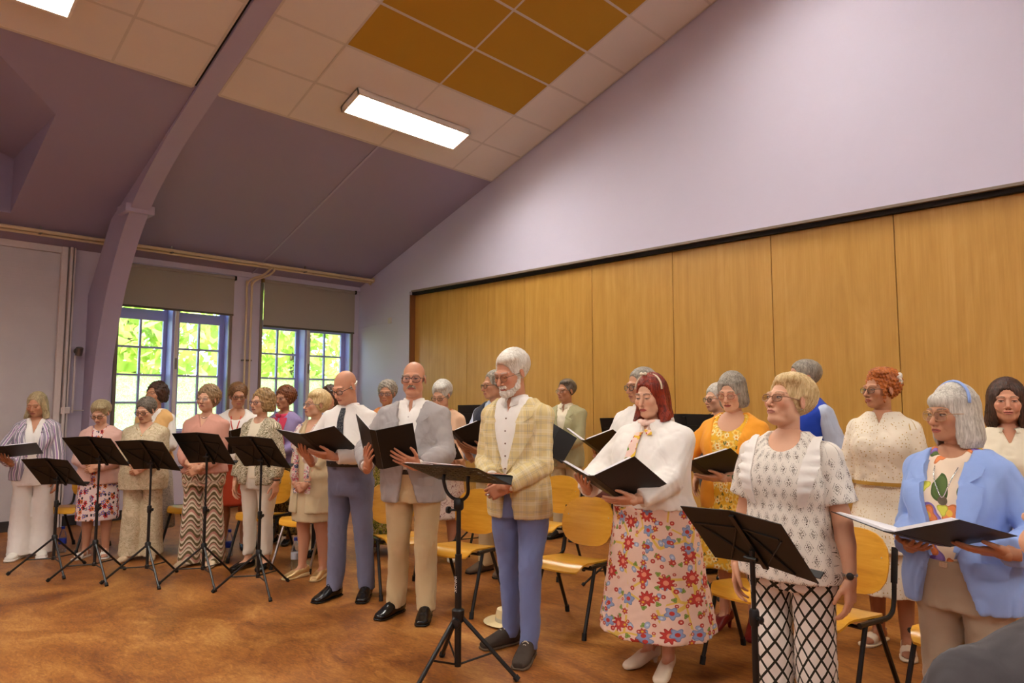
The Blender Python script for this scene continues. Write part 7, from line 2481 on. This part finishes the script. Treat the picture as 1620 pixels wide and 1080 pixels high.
for k, (x0, dx, rt) in enumerate(((-.14, .0, .03), (.07, .0, -.05), (-.03, .01, .12))):
    o = MB().box((-.10, .002 + .001 * k, -.13), (.10, .0045 + .001 * k, .155)).build('sheet_of_music', M_PAPER)
    tag(o, ('white sheet lying on the perforated stand, end nearest the grey blazer', 'white sheet lying on the perforated stand, end nearest the plaid jacket', 'white sheet lying across the middle of the perforated stand')[k], 'sheet music', 'loose sheets on the perforated stand')
    place(o, STAND_T @ Matrix.Translation((x0, .001 + .003 * k, .025)) @ Matrix.Rotation(rt, 4, 'Y'))

# ================================================================== small things on the floor
pos = on_floor(803, 985)
r = thing('straw_hat', 'cream straw hat lying on the floor behind the blue trousers', 'hat', tuple(pos), .4)
M_STRAW = plain('straw', srgb(224, 204, 156), .8, bump=.4)
MB().lathe([(.06, .0), (.16, .012), (.165, .016), (.10, .012), (.082, .02)], (0, 0, .0), 26).build('brim', M_STRAW, r, smooth=True, angle=50)
MB().lathe([(.084, .010), (.082, .06), (.072, .095), (.045, .105), (.01, .098)], (0, 0, 0), 22).build('crown', M_STRAW, r, smooth=True, angle=50)
MB().lathe([(.0855, .016), (.0862, .018), (.0845, .042), (.084, .043)], (0, 0, 0), 22).build('hat_band', plain('hat_band_grey', srgb(196, 186, 160), .8), r, smooth=True)
def m_pet():
    t = NT('clear_bottle_plastic')
    tr = t.n('BsdfTransparent', {0: (.93, .95, .97)}); gl = t.n('BsdfGlossy', {0: (1, 1, 1), 1: .08})
    lw = t.n('LayerWeight', {0: .35})
    mx = t.n('MixShader', {0: t.math('MULTIPLY', lw.outputs[0], .8), 1: tr.outputs[0], 2: gl.outputs[0]})
    t.t.links.new(mx.outputs[0], t.out.inputs['Surface'])
    return t.m
M_PET = m_pet()
M_BLUE = plain('blue_plastic', srgb(30, 52, 150), .4)
def bottle(px, py, lab, s=1.0):
    pos = on_floor(px, py)
    r = thing('water_bottle', lab, 'bottle', tuple(pos), 0, 'plastic water bottles')
    MB().lathe([(.030 * s, 0), (.036 * s, .006), (.036 * s, .07 * s), (.033 * s, .08 * s), (.036 * s, .09 * s), (.036 * s, .16 * s), (.030 * s, .19 * s), (.014 * s, .225 * s), (.013 * s, .24 * s)], (0, 0, 0), 16).build('bottle_body', M_PET, r, smooth=True, angle=60)
    MB().lathe([(.016 * s, .235 * s), (.017 * s, .24 * s), (.017 * s, .257 * s), (.014 * s, .26 * s)], (0, 0, 0), 12).build('cap', M_BLUE, r, smooth=True, angle=40)
    MB().lathe([(.0365 * s, .09 * s), (.0368 * s, .095 * s), (.0368 * s, .14 * s), (.0365 * s, .145 * s)], (0, 0, 0), 16).build('wrapper', M_BLUE if s < 1.05 else plain('clear_wrapper', srgb(190, 196, 206), .3), r, smooth=True)
bottle(98, 874, 'water bottle with blue wrapper under the chair by the brick bay')
bottle(467, 902, 'large clear water bottle with blue cap beside the gold shoes', 1.12)
bottle(362, 880, 'water bottle with blue cap behind the black ballerina shoes')

# ================================================================== seated listener at the picture's edge, seen from behind
pos = at(1738, 1.22, 1.0)
M_GREYJ = cloth('grey_jacket_cloth', srgb(70, 66, 68))
g_rz = math.atan2(_fh[1], _fh[0]) + PI / 2 - .15
SEATZ = -.375
p = person('person in a grey jacket seated with back to us, one shoulder in view', (pos[0], pos[1], SEATZ), g_rz, 1.76, 'm', 1.12, hair=dict(kind='short', mat=H_GREY, vol=.012, line=.08), seed=41, near=True, seated=SEATZ,
           arms_={1: dict(w=(.16, -.30, .98), d=(-.2, -1, -.1), n=(0, 0, -1), pose='relax', pole=(.8, .4, -.6)), -1: dict(w=(.16, -.30, .98), d=(-.2, -1, -.1), n=(0, 0, -1), pose='relax', pole=(.8, .4, -.6))})
top(p, 'jacket', M_GREYJ, ease=.030, hem=.86, sleeve=1.92, s_ease=.026, amp=.006)
F = Field((-.35, -.75, .40), (.35, .25, 1.05), .014)
F.ell((0, 0, .92), (.19, .14, .09))
for sx in (-1, 1):
    F.chain([(sx * .09, -.02, .92), (sx * .12, -.44, .94), (sx * .12, -.42, .48)], [.095, .075, .065], .03)
v, q = F.mesh()
link('trousers', np_mesh('trousers', v, q, None, v), C_DARK, p.root)
for sx in (-1, 1):
    MB().box((sx * .12 - .045, -.62, .40), (sx * .12 + .045, -.36, .48), bev=.03).build('shoe', L_BLACK, p.root, smooth=True)
dup(chair0, (pos[0], pos[1], 0), g_rz, 'beech chair under the seated person in the grey jacket', 'beech stacking chairs')
